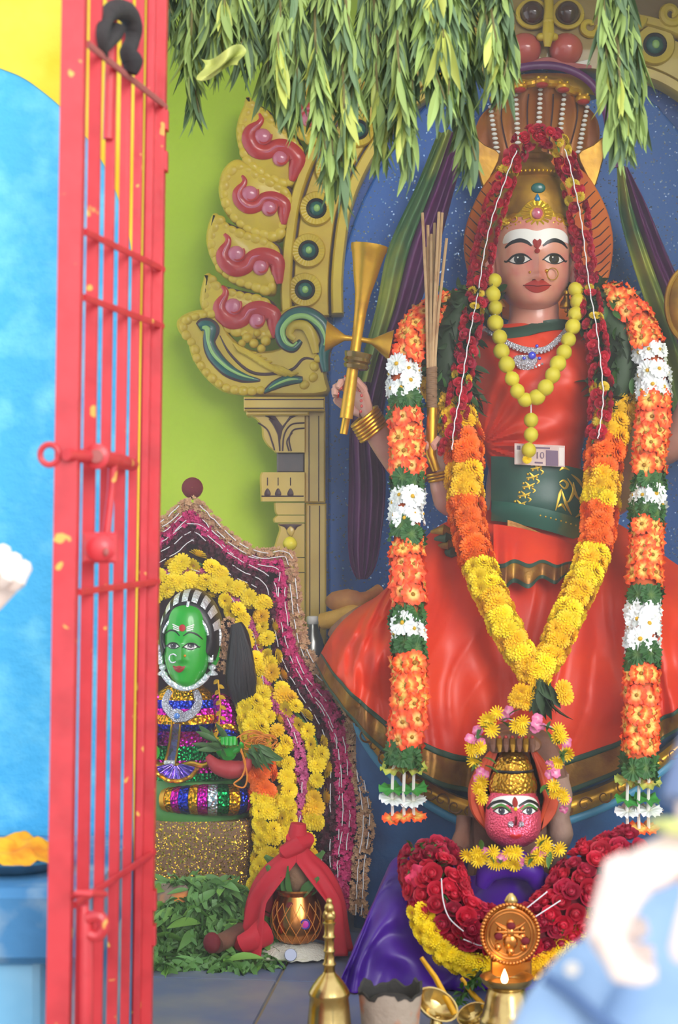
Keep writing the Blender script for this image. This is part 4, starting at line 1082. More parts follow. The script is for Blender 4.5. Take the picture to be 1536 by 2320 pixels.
# ================================================================ flower and leaf prototypes (shared meshes)
def petal_ring(V, F, n, r0, r1, z0, z1, wd, ph=0.0, curl=0.0, tips=1):
    for i in range(n):
        a = 2*PI*i/n + ph; ca, sa_ = math.cos(a), math.sin(a); tx, ty = -sa_, ca
        o = len(V); rm = (r0+r1)/2; zm = (z0+z1)/2 + curl
        w0, w1 = wd*0.45, wd
        V += [Vector((ca*r0 - tx*w0, sa_*r0 - ty*w0, z0)), Vector((ca*r0 + tx*w0, sa_*r0 + ty*w0, z0)),
              Vector((ca*rm + tx*w1, sa_*rm + ty*w1, zm)), Vector((ca*r1 + tx*w1*0.55, sa_*r1 + ty*w1*0.55, z1)), Vector((ca*r1*0.96, sa_*r1*0.96, z1 + curl*0.3)),
              Vector((ca*r1 - tx*w1*0.55, sa_*r1 - ty*w1*0.55, z1)), Vector((ca*rm - tx*w1, sa_*rm - ty*w1, zm))]
        F += [(o, o+1, o+2, o+6), (o+6, o+2, o+3, o+4), (o+6, o+4, o+5)]
def marigold_mesh():
    V, F = [], []
    petal_ring(V, F, 13, 0.25, 1.0, 0.02, 0.16, 0.22, 0.0, 0.05)
    petal_ring(V, F, 12, 0.22, 0.88, 0.12, 0.36, 0.20, 0.25, 0.06)
    petal_ring(V, F, 10, 0.18, 0.68, 0.22, 0.52, 0.18, 0.1, 0.06)
    petal_ring(V, F, 7, 0.10, 0.42, 0.32, 0.62, 0.15, 0.4, 0.05)
    petal_ring(V, F, 4, 0.0, 0.18, 0.40, 0.66, 0.12, 0.2, 0.02)
    return V, F
def daisy_mesh(n=12, frill=0.12, dome=0.25, rings=4, seed=1):
    rnd = random.Random(seed); V, F = [], []
    N = n*4
    for q in range(rings+1):
        r = q/rings
        for i in range(N):
            a = 2*PI*i/N; lobe = abs(math.sin(a*n/2))
            rr = r*(1 - (0.14*(1-lobe)**2)*r)
            V.append(Vector((rr*math.cos(a), rr*math.sin(a), dome*(0.35 + 0.9*r - 0.75*r*r) + frill*r*math.sin(a*n)*0.8*r + frill*0.5*r*math.sin(a*n*0.5 + 1))))
    for q in range(rings):
        for i in range(N): F.append((q*N+i, q*N+(i+1) % N, (q+1)*N+(i+1) % N, (q+1)*N+i))
    return V, F
def rose_mesh():
    V, F = ball(Vector((0, 0, 0.30)), 0.5, 0.5, 0.42, 8, 5)
    V, F = list(V), list(F)
    for ring, (n, r, z0, z1, lean) in enumerate(((5, 0.80, -0.05, 0.62, 0.28), (5, 0.56, 0.05, 0.80, 0.10), (3, 0.32, 0.15, 0.90, 0.0))):
        for i in range(n):
            a0 = 2*PI*i/n + ring*0.5; o = len(V)
            for j in range(3):
                for k in range(4):
                    a = a0 + (k-1.5)*(2*PI/n*0.42); v = j/2
                    rr = r*(0.55 + 0.45*math.sin(v*1.7)) + lean*v*v - 0.06*abs(k-1.5)
                    V.append(Vector((rr*math.cos(a), rr*math.sin(a), lerp(z0, z1, v) - 0.10*abs(k-1.5)*v)))
            for j in range(2):
                for k in range(3): F.append((o+j*4+k, o+j*4+k+1, o+(j+1)*4+k+1, o+(j+1)*4+k))
    return V, F
def leaf_mesh(L=1.0, w=0.18, n=5, bend=0.25, fold=0.35, serr=0.0):
    """leaf lying along +X, face up +Z"""
    V, F = [], []
    for i in range(n+1):
        t = i/n; ww = w*math.sin(PI*min(1, t*0.94 + 0.05))**0.8*(1 - 0.25*t) + (serr*(1 if i % 2 else -1) if 0 < i < n else 0)
        if i == n: ww = 0.004
        z = -bend*t*t; 
        V += [Vector((t*L, -ww, z + fold*ww)), Vector((t*L, 0, z)), Vector((t*L, ww, z + fold*ww))]
    for i in range(n):
        for k in range(2): F.append((i*3+k, i*3+k+1, (i+1)*3+k+1, (i+1)*3+k))
    return V, F
def bud_mesh():
    V, F = [], []
    petal_ring(V, F, 5, 0.05, 0.9, 0.35, 0.7, 0.30, 0, 0.1)
    a, b = tube([Vector((0, 0, -0.7)), Vector((0, 0, -0.1)), Vector((0, 0, 0.4))], [0.10, 0.16, 0.26], 5)
    o = len(V); return V + a, F + [tuple(i+o for i in f) for f in b]
MM_yel = mat('marigold_yellow', (255, 222, 16), 0.65, rnd=0.12, sheen=0.2)
MM_gold = mat('marigold_deep_yellow', (252, 198, 8), 0.65, rnd=0.12, sheen=0.2)
MM_org = mat('marigold_orange', (250, 110, 8), 0.65, rnd=0.14, sheen=0.2)
me_mar = {'y': proto('marigold_y', marigold_mesh(), MM_yel), 'g': proto('marigold_g', marigold_mesh(), MM_gold), 'o': proto('marigold_o', marigold_mesh(), MM_org)}
MF_org = radial('fabric_orange', [(0.0, (240, 180, 60)), (0.42, (255, 214, 110)), (0.68, (255, 120, 40)), (1.0, (250, 66, 30))], 1.0, 0.6, 0.06)
MF_org2 = radial('fabric_orange_b', [(0.0, (238, 190, 70)), (0.30, (255, 205, 120)), (0.6, (255, 104, 44)), (1.0, (248, 72, 40))], 1.0, 0.6, 0.06)
MF_wht = radial('fabric_white', [(0.0, (224, 222, 190)), (0.3, (240, 244, 238)), (1.0, (244, 246, 250))], 1.0, 0.6, 0.03)
MF_grn = radial('fabric_green', [(0.0, (96, 128, 60)), (0.5, (44, 92, 40)), (1.0, (54, 104, 48))], 1.0, 0.6, 0.15)
MF_ctr = mat('fabric_centre', (170, 118, 20), 0.6)
MF_ctr2 = mat('fabric_centre_yellow', (226, 176, 30), 0.6)
me_fab = {'o': proto('fab_o', daisy_mesh(11, 0.14), MF_org), 'p': proto('fab_p', daisy_mesh(9, 0.12, 0.3), MF_org2), 'w': proto('fab_w', daisy_mesh(15, 0.10), MF_wht), 'g': proto('fab_g', daisy_mesh(15, 0.14, 0.2), MF_grn)}
cen_vf = lathe([(0.15, 0.05), (0.18, 0.16), (0.12, 0.26), (0.02, 0.3)], Vector((0, 0, 0)), 8)
me_ctr = {'o': proto('ctr_o', cen_vf, MF_ctr), 'w': proto('ctr_w', cen_vf, MF_ctr2)}
M_rose = mat('rose_red', (190, 18, 50), 0.6, rnd=0.22)
M_rose2 = mat('rose_crimson', (170, 16, 56), 0.6, rnd=0.2)
me_rose = proto('rose', rose_mesh(), M_rose); me_rose2 = proto('rose_b', rose_mesh(), M_rose2)
M_dleaf = mat('dark_leaf', (44, 66, 36), 0.6, rnd=0.3)
M_gleaf = mat('green_leaf', (62, 104, 44), 0.5, rnd=0.28)
me_leaf = proto('leaf_dark', leaf_mesh(1, 0.2, 5, 0.2, 0.4), M_dleaf)
me_leafg = proto('leaf_green', leaf_mesh(1, 0.2, 5, 0.2, 0.4), M_gleaf)

def frame_at(t, up=Vector((0, -1, 0))):
    s = t.cross(up)
    s = s.normalized() if s.length > 1e-5 else Vector((1, 0, 0))
    return s, s.cross(t).normalized() * 1.0
def around(root, path, step, nper, rad, pick, size, span=PI*1.15, name='flower', jitter=0.25, up=Vector((0, -1, 0)), sub=None, maxn=10**9):
    """flowers round a cord: rings every `step`, nper per ring over the visible `span`, facing outwards"""
    cnt = 0
    for ri, (p, t, s) in enumerate(resample(path, step)):
        key = pick(s, ri)
        if key is None: continue
        side, fr = frame_at(t, up)
        if fr.dot(up) < 0: fr = -fr
        r = rad(s) if callable(rad) else rad; sz = size(s) if callable(size) else size
        for k in range(nper):
            if cnt >= maxn: return cnt
            a = span*((k + 0.5)/nper - 0.5) + (ri % 2 - 0.5)*span/nper*0.7 + random.uniform(-1, 1)*jitter*span/nper
            v = (fr*math.cos(a) + side*math.sin(a) + t*random.uniform(-0.25, 0.25)).normalized()
            me = key[0] if isinstance(key, tuple) else key
            o = inst(name, me, p + (fr*math.cos(a) + side*math.sin(a))*r*random.uniform(0.9, 1.08) + t*random.uniform(-0.3, 0.3)*step, root, face_out(v), sz*random.uniform(0.88, 1.12))
            if isinstance(key, tuple) and key[1]:
                c = bpy.data.objects.new('flower_centre', key[1]); C.objects.link(c); c.parent = o
            cnt += 1
    return cnt

# ================================================================ garlands on the enthroned statue
# ---- big fabric garland (orange, white and green flowers) hanging in two long strands
FG = thing('fabric_flower_garland', 'thick garland of orange, white and green cloth flowers hanging in two straight strands', 'garland', W(1210, 660, 4.0))
def strand(px_path, secs, y_of):
    path = smooth_path(px_path, 10)
    def pick(s, ri):
        y = y_of(path, s)
        for y0, y1, kk in secs:
            if y0 <= y < y1:
                if kk == 'o': return (me_fab[random.choice('oop')], me_ctr['o'])
                if kk == 'w': return (me_fab['w'], me_ctr['w'])
                return (me_fab['g'], None)
        return (me_fab['g'], None)
    around(FG, path, 0.037, 5, 0.030, pick, 0.0255, PI*1.3, jitter=0.12)
    mk('core', tube(path, 0.030, 10), mat('garland_core', (200, 90, 40), 0.8) if 'garland_core' not in bpy.data.materials else bpy.data.materials['garland_core'], parent=FG)
def y_of(path, s):
    i = min(int(s*(len(path)-1)), len(path)-1); p = path[i]
    return 1160 + (CAMZ - p.z)*FPX/(p.y + 4)
strand([(1060, 690, 4.10), (1000, 705, 4.04), (955, 735, 3.99), (925, 790, 3.96), (914, 870, 3.93), (920, 960, 3.91), (922, 1060, 3.88), (922, 1200, 3.84), (924, 1330, 3.78), (926, 1480, 3.72), (926, 1600, 3.69), (916, 1712, 3.67)],
       [(640, 760, 'o'), (760, 825, 'w'), (825, 848, 'g'), (848, 965, 'o'), (965, 1000, 'g'), (1000, 1070, 'w'), (1070, 1104, 'g'), (1104, 1312, 'o'), (1312, 1346, 'g'), (1346, 1416, 'w'), (1416, 1452, 'g'), (1452, 1676, 'o'), (1676, 1760, 'g')], y_of)
strand([(1350, 690, 4.10), (1400, 680, 4.02), (1440, 720, 3.98), (1470, 790, 3.95), (1482, 870, 3.93), (1478, 960, 3.91), (1472, 1060, 3.88), (1466, 1200, 3.84), (1460, 1330, 3.78), (1456, 1420, 3.75), (1454, 1520, 3.71), (1452, 1640, 3.69), (1448, 1738, 3.67)],
       [(640, 755, 'o'), (755, 826, 'w'), (826, 844, 'g'), (844, 1012, 'o'), (1012, 1030, 'g'), (1030, 1092, 'w'), (1092, 1124, 'g'), (1124, 1338, 'o'), (1338, 1372, 'g'), (1372, 1450, 'w'), (1450, 1490, 'g'), (1490, 1712, 'o'), (1712, 1780, 'g')], y_of)
# tassels: flowers threaded on white stems
for (bx, by, d0) in ((916, 1712, 3.67), (1448, 1738, 3.67)):
    for q, (ox, yy) in enumerate(((-26, 0), (22, 4), (0, -6))):
        x = bx + ox
        mk('tassel_stem', tube([W(bx + ox*0.5, by, d0), W(x, by + 30, d0 - 0.004*q), W(x - 2, by + 90, d0 - 0.004*q), W(x, by + 150, d0 - 0.004*q)], 0.0035, 6), M_white, parent=FG)
        for (dy, kk, sz) in ((22, 'y', 0.030), (64, 'g', 0.028), (104, 'w', 0.030), (142, 'o', 0.026)):
            if q == 2 and kk != 'o': continue
            me = {'y': me_fab['p'], 'g': me_fab['g'], 'w': me_fab['w'], 'o': me_fab['o']}[kk]
            if kk == 'y': 
                if 'fab_y' not in bpy.data.meshes: proto('fab_y', daisy_mesh(9, 0.2, -0.5), radial('fabric_lime', [(0, (250, 120, 60)), (0.4, (226, 220, 110)), (1, (176, 196, 70))], 1.0))
                me = bpy.data.meshes['fab_y']
            if kk == 'g':
                if 'fab_g2' not in bpy.data.meshes: proto('fab_g2', daisy_mesh(7, 0.2, -0.5), mat('fabric_grass', (60, 150, 60), 0.6))
                me = bpy.data.meshes['fab_g2']
            inst('tassel_flower', me, W(x + random.uniform(-3, 3), by + dy + random.uniform(-4, 4), d0 - 0.004*q), FG, face_out((random.uniform(-.15, .15), -0.35, 1)), sz)

# ---- marigold garland in yellow and orange blocks, V on her lap
MG = thing('marigold_garland', 'V shaped marigold garland in alternating yellow and orange blocks over the orange silk', 'garland', W(1212, 1540, 3.74))
left = [(1000, 880, 4.02), (1030, 940, 3.97), (1052, 1010, 3.93), (1052, 1100, 3.90), (1062, 1190, 3.87), (1078, 1260, 3.83), (1104, 1330, 3.79), (1140, 1410, 3.75), (1178, 1480, 3.73), (1206, 1524, 3.72)]
right = [(1420, 905, 4.02), (1392, 950, 3.97), (1372, 1020, 3.93), (1364, 1100, 3.90), (1356, 1190, 3.87), (1340, 1270, 3.83), (1310, 1340, 3.79), (1278, 1410, 3.75), (1248, 1480, 3.73), (1216, 1526, 3.72)]
for pth, secs in ((left, [(0, 1000, 'g'), (1000, 1072, 'o'), (1072, 1162, 'y'), (1162, 1290, 'o'), (1290, 3000, 'y')]), (right, [(0, 1012, 'g'), (1012, 1068, 'o'), (1068, 1148, 'y'), (1148, 1262, 'o'), (1262, 3000, 'y')])):
    path = smooth_path(pth, 10)
    def pick(s, ri, path=path, secs=secs):
        y = y_of(path, s)
        for a, b, kk in secs:
            if a <= y < b: return me_mar['g' if kk == 'y' and random.random() < 0.35 else kk]
    around(MG, path, 0.0255, 5, lambda s: lerp(0.034, 0.020, s), pick, lambda s: lerp(0.0245, 0.0215, s), PI*1.25)
    mk('core', tube(path, [0.030, 0.028, 0.018], 10), MM_gold, parent=MG)
for x, y in ((1180, 1566), (1170, 1584), (1192, 1590), (1200, 1572), (1276, 1560), (1280, 1578), (1214, 1540)):
    inst('flower', me_mar['g'], W(x, y, 3.70), MG, face_out((random.uniform(-.4, .4), -1, random.uniform(-.3, .3))), 0.02)
# withered leaves knotted at the point of the V
for i in range(26):
    a = random.uniform(-0.9, 0.9)
    inst('withered_leaf', me_leaf, W(1226 + random.uniform(-18, 18), 1552 + random.uniform(-20, 30), 3.70 + random.uniform(-0.01, 0.02)), MG, Vector((math.sin(a)*0.8 + 0.2, -0.35, -1)).to_track_quat('X', 'Z') @ Quaternion((1, 0, 0), random.uniform(0, 6)), random.uniform(0.045, 0.075))

# ---- dark tulsi leaf garland over the shoulders
LG = thing('leaf_garland', 'thick dark green leaf garland lying over both shoulders of the tall statue', 'garland', W(1210, 960, 4.05))
for sgn, pth in ((-1, [(1110, 672, 4.10), (1068, 690, 4.05), (1036, 730, 4.02), (1020, 800, 4.00), (1022, 870, 3.99), (1040, 935, 3.985)]), (1, [(1318, 668, 4.10), (1356, 690, 4.05), (1390, 740, 4.02), (1408, 800, 4.00), (1404, 860, 3.99), (1382, 905, 3.985)])):
    path = smooth_path(pth, 8)
    mk('core', tube(path, [0.028, 0.046, 0.05, 0.045, 0.035], 12), M_dleaf, parent=LG)
    for p, t, s in resample(path, 0.013):
        side, fr = frame_at(t)
        if fr.y > 0: fr = -fr
        for k in range(7):
            a = random.uniform(-1.7, 1.7); v = fr*math.cos(a) + side*math.sin(a)
            inst('leaf', me_leaf if random.random() < 0.75 else me_leafg, p + v*0.04*(0.7 + 0.6*min(s*3, 1)*(1 - 0.3*s)), LG, (t*random.uniform(0.2, 1) + v*0.35 + Vector((random.uniform(-.6, .6), random.uniform(-.2, .2), random.uniform(-.6, .6)))).to_track_quat('X', 'Z') @ Quaternion((1, 0, 0), random.uniform(0, 6.3)), random.uniform(0.03, 0.05))

# ---- red flower garland from the crown down both sides with white thread
RG = thing('red_flower_garland', 'long thin garland of crimson buds with white thread hanging from the crown', 'garland', W(1210, 310, 4.1))
M_ycap = mat('yellow_button', (224, 190, 40), 0.6, rnd=0.1)
me_but = proto('yellow_button_flower', marigold_mesh(), M_ycap)
for sgn, pth in ((-1, [(1222, 304, 4.02), (1188, 318, 4.02), (1162, 360, 4.03), (1136, 430, 4.03), (1112, 500, 4.03), (1094, 580, 4.03), (1082, 660, 4.02), (1066, 740, 3.97), (1052, 820, 3.945), (1040, 900, 3.93), (1028, 960, 3.92), (1022, 1020, 3.91)]),
                 (1, [(1222, 304, 4.02), (1256, 318, 4.02), (1280, 356, 4.03), (1298, 430, 4.03), (1312, 500, 4.03), (1322, 580, 4.03), (1332, 660, 4.02), (1346, 740, 3.97), (1356, 820, 3.945), (1362, 900, 3.93), (1356, 960, 3.92), (1350, 995, 3.91)])):
    path = smooth_path(pth, 8)
    def pick(s, ri):
        r = random.random()
        return me_but if r < (0.28 if s < 0.35 else 0.06) else (me_rose if r < 0.8 else me_rose2)
    around(RG, path, 0.0165, 3, 0.018, pick, 0.0125, PI*1.3, jitter=0.5)
    for p, t, s in resample(path, 0.02):
        for k in range(2):
            inst('sepal', me_leafg, p + Vector((random.uniform(-.012, .012), -0.016, 0)), RG, Vector((random.uniform(-1, 1), -0.5, random.uniform(-1, 1))).to_track_quat('X', 'Z'), random.uniform(0.012, 0.018))
    mk('thread', tube([p + Vector((0.001*math.sin(i*1.7), -0.030, 0)) for i, p in enumerate(path[14:])], 0.0014, 6), M_thread, parent=RG)

# ---- lemon garland
LM = thing('lemon_garland', 'necklace of threaded yellow lemons with three lemons hanging at its point', 'garland', W(1205, 1030, 3.9))
def lemon_mesh():
    V, F = [], []
    prof = [(0.04, -1.12), (0.16, -1.05), (0.3, -0.95), (0.62, -0.76), (0.86, -0.46), (0.97, 0), (0.86, 0.46), (0.62, 0.76), (0.3, 0.95), (0.12, 1.02), (0.03, 1.03)]
    return lathe(prof, Vector((0, 0, 0)), 14)
me_lem = proto('lemon_fruit', lemon_mesh(), M_lemon)
LP = [(1120, 636), (1116, 668), (1122, 698), (1122, 732), (1132, 764), (1136, 796), (1148, 826), (1160, 858), (1172, 886), (1190, 906)]
LP2 = [(1216, 900), (1236, 878), (1252, 850), (1264, 824), (1278, 798), (1288, 770), (1298, 740), (1304, 712), (1310, 684), (1304, 656)]
def lem_d(y): return stable([(630, 4.02), (700, 4.0), (760, 3.965), (860, 3.925), (900, 3.93), (960, 3.955), (1030, 3.945)], y)
pts = [W(x, y, lem_d(y)) for x, y in LP + LP2]
for i, p in enumerate(pts):
    a = pts[max(i-1, 0)]; b = pts[min(i+1, len(pts)-1)]
    inst('lemon', me_lem, p, LM, (b - a).to_track_quat('Z', 'Y') @ Quaternion((1, 0, 0), random.uniform(-0.5, 0.5)), random.uniform(0.0172, 0.0198))
mk('string', tube(pts, 0.0015, 5), M_thread, parent=LM)
drop = [W(1203, 952, 3.945), W(1203, 985, 3.94), W(1198, 1020, 3.935)]
mk('string', tube([W(1203, 905, 3.93)] + drop, 0.0015, 5), M_thread, parent=LM)
for p in drop: inst('lemon', me_lem, p, LM, Quaternion((1, 0, 0), random.uniform(-.4, .4)), 0.0172)
inst('flower', me_mar['y'], W(1194, 1040, 3.935), LM, face_out((0, -1, -0.3)), 0.011)

# ---- banknote tucked in the sash
M_note = mat('note_paper', (214, 190, 182), 0.7, var=(30, (196, 160, 160), 0.45, 0.7))
def note(u, v):
    a = W(lerp(1166, 1280, u), lerp(1004, 1010, u) + v*48, 3.958); return a + Vector((0, 0.003*math.sin(u*5) + 0.02*(u-0.5)**2, 0))
nt_ = thing('banknote', 'pinkish ten rupee banknote tucked behind the green waist sash', 'banknote', note(0.5, 1.0))
mk('paper', thick(grid(note, 16, 6), 0.0006), M_note, parent=nt_)
M_ink = mat('note_ink', (120, 96, 120), 0.7); M_ink2 = mat('note_pale', (226, 216, 210), 0.7)
def npatch(u0, u1, v0, v1, m, name):
    mk(name, thick(grid(lambda u, v: note(lerp(u0, u1, u), lerp(v0, v1, v)) + Vector((0, -0.0008, 0)), 6, 4), 0.0005), m, parent=nt_)
npatch(0.02, 0.14, 0.08, 0.95, M_ink2, 'watermark_window'); npatch(0.62, 0.86, 0.25, 0.98, M_ink, 'portrait_panel'); npatch(0.04, 0.12, 0.10, 0.30, M_ink, 'emblem')
npatch(0.42, 0.70, 0.12, 0.20, M_ink, 'print_line'); npatch(0.40, 0.56, 0.82, 0.90, M_ink, 'print_line'); npatch(0.88, 0.98, 0.1, 0.95, M_ink2, 'margin')
fc = bpy.data.curves.new('numeral', 'FONT'); fc.body = '10'; fc.size = 0.021; fc.extrude = 0.0003; fc.align_x = 'CENTER'
fo = bpy.data.objects.new('numeral_tmp', fc); C.objects.link(fo)
dg = bpy.context.evaluated_depsgraph_get(); me = bpy.data.meshes.new_from_object(fo.evaluated_get(dg)); bpy.data.objects.remove(fo)
me.materials.clear(); me.materials.append(M_ink)
o = bpy.data.objects.new('numeral', me); C.objects.link(o); o.parent = nt_; o.location = note(0.5, 0.66) + Vector((0, -0.0015, 0)) - nt_.location; o.rotation_euler = (PI/2, 0, 0)

# ================================================================ things held by the statue
# ---- golden drum-horn held up in her right rear hand
DD = 3.955
TR_ = thing('golden_horn', 'golden flared horn with two cone bells held in the raised hand', 'golden horn', W(780, 982, DD))
k = K(DD)
def axis_tube(p0, p1, prof, seg=20, sq=1.0):
    ax = (p1 - p0); L = ax.length; q = ax.to_track_quat('Z', 'Y').to_matrix()
    return lathe([(r*k, t*L) for t, r in prof], p0, seg, sq, q)
mk('shaft', axis_tube(W(784, 948, DD), W(837, 556, DD), [(0, 15), (0.3, 13), (0.42, 12), (0.5, 12), (0.62, 14), (0.72, 18), (0.82, 27), (0.90, 33), (0.955, 38), (0.97, 41), (1.0, 42), (1.0, 38), (0.97, 36)], 20), M_goldp, parent=TR_)
mk('tip', axis_tube(W(778, 984, DD), W(786, 940, DD), [(0, 8), (0.02, 9), (0.9, 9), (1, 12)]), M_gold, parent=TR_)
for (a, b) in (((812, 768), (738, 762)), ((812, 768), (886, 782))):
    c = mk('cone_bell', axis_tube(W(*a, DD), W(*b, DD), [(0, 6), (0.25, 6), (0.42, 7), (0.6, 16), (0.8, 26), (0.97, 34), (1.0, 36), (1.0, 33), (0.7, 14)]), M_goldp, parent=TR_)
mk('collar', axis_tube(W(806, 838, DD), W(814, 790, DD), [(0, 14), (0.05, 26), (0.2, 30), (0.3, 27), (0.4, 32), (0.55, 29), (0.65, 31), (0.8, 32), (0.82, 26), (0.85, 14)]), mat('olive_bangle', (120, 92, 30), 0.25, 0.5, coat=0.6), parent=TR_)
# ---- bundle of thin cane sticks in her front right hand
BS = thing('cane_bundle', 'bundle of pale cane sticks bound with cord on a golden handle', 'stick bundle', W(978, 1040, 3.925))
M_cane = mat('cane', (196, 160, 118), 0.6, rnd=0.15, var=(30, (170, 128, 90), 0.45, 0.7))
for i, (xt, yt, dz) in enumerate([(962, 482, 0), (972, 510, 0.006), (978, 530, -0.004), (984, 505, 0.008), (992, 480, -0.003), (998, 482, 0.004), (1006, 540, 0.0), (968, 560, 0.01), (988, 570, 0.012)]):
    xb = lerp(970, 986, i/8)
    mk('cane_stick', tube([W(xb, 860, 3.925 + dz*0.4), W(lerp(xb, xt, 0.5), lerp(860, yt, 0.5), 3.925 + dz), W(xt + (xt - 982)*0.25, yt, 3.925 + dz*1.5)], 0.0034, 7), M_cane, parent=BS)
mk('cord_binding', tube([W(978 + 0.5*math.sin(i), lerp(832, 924, i/40), 3.925) for i in range(41)], [0.0128 if i % 2 else 0.0118 for i in range(41)], 12), mat('cord_brown', (140, 106, 78), 0.8, bump=(300, 0.4, 0.001)), parent=BS)
mk('handle', tube([W(979, 922, 3.925), W(978, 980, 3.925), W(976, 1030, 3.925), W(988, 1066, 3.93)], [0.0115, 0.0125, 0.0115, 0.009], 12), M_gold, parent=BS)
# second bundle behind the garland
BS2 = thing('cane_bundle', 'thin cane bundle slanting behind the first one beside the purple cloth', 'stick bundle', W(960, 900, 4.07))
for i in range(5):
    mk('cane_stick', tube([W(966 + 3*i, 900, 4.07), W(936 + 6*i, 690 + 10*(i % 2), 4.09 + 0.004*i)], 0.004, 7), mat('cane_dark', (176, 128, 60), 0.6) if i == 0 else bpy.data.materials['cane_dark'], parent=BS2)
# gold ornament in the other raised hand at the right edge
GO = thing('golden_shield', 'rounded golden object at the right edge beside the purple cloth', 'golden shield', W(1570, 800, 4.0))
mk('disc', ball(W(1566, 690, 4.02), 0.058, 0.03, 0.088, 20, 12), M_oldgold, parent=GO)
mk('rim', tube([W(1566 + 56*math.cos(a), 690 + 86*math.sin(a), 4.01) for a in [i*2*PI/30 for i in range(31)]], 0.006, 8, False), M_oldgold, parent=GO)
mk('grip', tube([W(1566, 770, 4.02), W(1568, 900, 4.03)], 0.012, 10), M_oldgold, parent=GO)

# ================================================================ purple cloth with green gold border draped at both sides
M_purple = mat('purple_silk', (100, 30, 96), 0.4, sheen=0.2, bump=(260, 0.12, 0.001), var=(9, (82, 24, 86), 0.4, 0.7))
M_gborder = mat('green_gold_border', (76, 118, 74), 0.42, 0.2, var=(5, (176, 180, 70), 0.40, 0.66), bump=(300, 0.3, 0.001))
def drape(name, label, cx, wd, d, nfold, border_side, bord):
    """cx: [(py, centre px)], wd: [(py, half width px)]"""
    y0, y1 = cx[0][0], cx[-1][0]
    def f(u, v, lift=0.0):
        py = lerp(y0, y1, v); c = stable(cx, py); w = stable(wd, py)
        return W(c + (2*u-1)*w, py, d) + Vector((0, 0.014*math.sin(u*nfold*2*PI + 1.2*math.sin(v*5)) * min(1, w/30) - 0.02*math.sin(u*PI) - lift, 0))
    t = thing(name, label, 'cloth', f(0.5, 1.0))
    mk('cloth', thick(grid(f, 70, 70), 0.004), M_purple, parent=t)
    if bord:
        a, b, v1 = bord
        mk('border', thick(grid(lambda u, v: f(lerp(a, b, u), v*v1, 0.005), 24, 70), 0.004), M_gborder, parent=t)
    return f
drape('silk_drape', 'purple silk cloth with green gold border hanging left of the statue', [(300, 1030), (420, 990), (560, 940), (700, 902), (830, 858), (960, 830), (1100, 832), (1230, 825), (1300, 822), (1312, 820)], [(300, 34), (420, 42), (560, 54), (700, 46), (830, 38), (960, 36), (1100, 42), (1240, 36), (1290, 26), (1312, 12)], 4.27, 3, -1, (-0.05, 0.40, 0.56))
drape('silk_drape', 'purple silk cloth with green gold border slanting down at the right edge', [(380, 1410), (480, 1440), (580, 1475), (700, 1520), (850, 1560), (1000, 1580)], [(380, 12), (480, 34), (580, 42), (700, 50), (850, 50), (1000, 44)], 4.25, 3, -1, (-0.05, 0.40, 1.0))
dr3 = mk('silk_drape', tube([W(x, y, 4.24) for x, y in cat([(1100, 205), (1140, 168), (1200, 150), (1270, 152), (1330, 180), (1365, 230), (1382, 300), (1392, 380)], 8)], 0.010, 10, True, 0.6), M_purple)
tag(dr3, 'twisted purple cloth rope looped over the top of the cobra hood', 'cloth')
# ================================================================ green faced statue at the left with its canopy of garlands
DG = 3.98
kg = K(DG)
GS = thing('green_statue', 'small green faced seated statue dressed in striped metallic foil', 'statue', W(440, 2140, DG))
M_gface = mat('green_enamel', (46, 176, 50), 0.3, coat=0.4, var=(14, (38, 158, 46), 0.4, 0.7))
M_gdull = mat('green_skirt_paint', (82, 146, 66), 0.5, bump=(60, 0.3, 0.003), var=(10, (68, 124, 58), 0.4, 0.7))
gh = Head(424, DG - 0.02, [(1362, 6, 8), (1368, 24, 28), (1378, 38, 42), (1395, 47, 50), (1420, 51, 54), (1450, 53, 56), (1480, 52, 57), (1510, 47, 56), (1532, 38, 52), (1548, 26, 44), (1558, 11, 28), (1561, 3, 10)],
    bumps=[(415, 1487, 6, 9, 11), (417, 1468, 4, 16, 8), (409, 1492, 4, 4, 4), (422, 1492, 4, 4, 4), (412, 1509, 12, 5, 4), (395, 1458, 14, 9, -2), (437, 1459, 14, 9, -2), (412, 1540, 14, 9, 3)])
gf = mk('head', gh.mesh(50, 44), M_gface, parent=GS)
mk('eyebrow', gh.stroke([(378, 1433), (390, 1425), (402, 1427), (412, 1437)], [1.5, 4, 3.5, 2], 0.8), M_black, parent=gf)
mk('eyebrow', gh.stroke([(420, 1437), (434, 1429), (450, 1434), (463, 1446)], [2, 3.5, 4, 1.5], 0.8), M_black, parent=gf)
M_diris = mat('iris_dark_blue', (24, 24, 50), 0.25, coat=0.6)
eye(gh, gf, 397, 1459, 14.5, M_white, M_diris, M_black, M_black, 3.0, 0.8, wing=-1)
eye(gh, gf, 437, 1460, 16, M_white, M_diris, M_black, M_black, 3.0, 0.8, wing=1)
mk('lips', gh.patch([(396, 1504), (404, 1505), (411, 1503), (418, 1505), (425, 1504), (420, 1514), (411, 1519), (401, 1514)], 0.8, 4, 3, 2.0), M_lip, parent=gf)
mk('lip_line', gh.stroke([(397, 1505), (411, 1508), (424, 1505)], [1, 1.4, 1], 2.6), mat('lip_dark_b', (110, 20, 26), 0.5), parent=gf)
mk('forehead_dot', gh.patch([(418 + 7.5*math.cos(a), 1419 + 8*math.sin(a)) for a in [i*PI/7 for i in range(14)]], 1.2, 1, 3, 1.5), mat('dot_red', (190, 30, 40), 0.5), parent=gf)
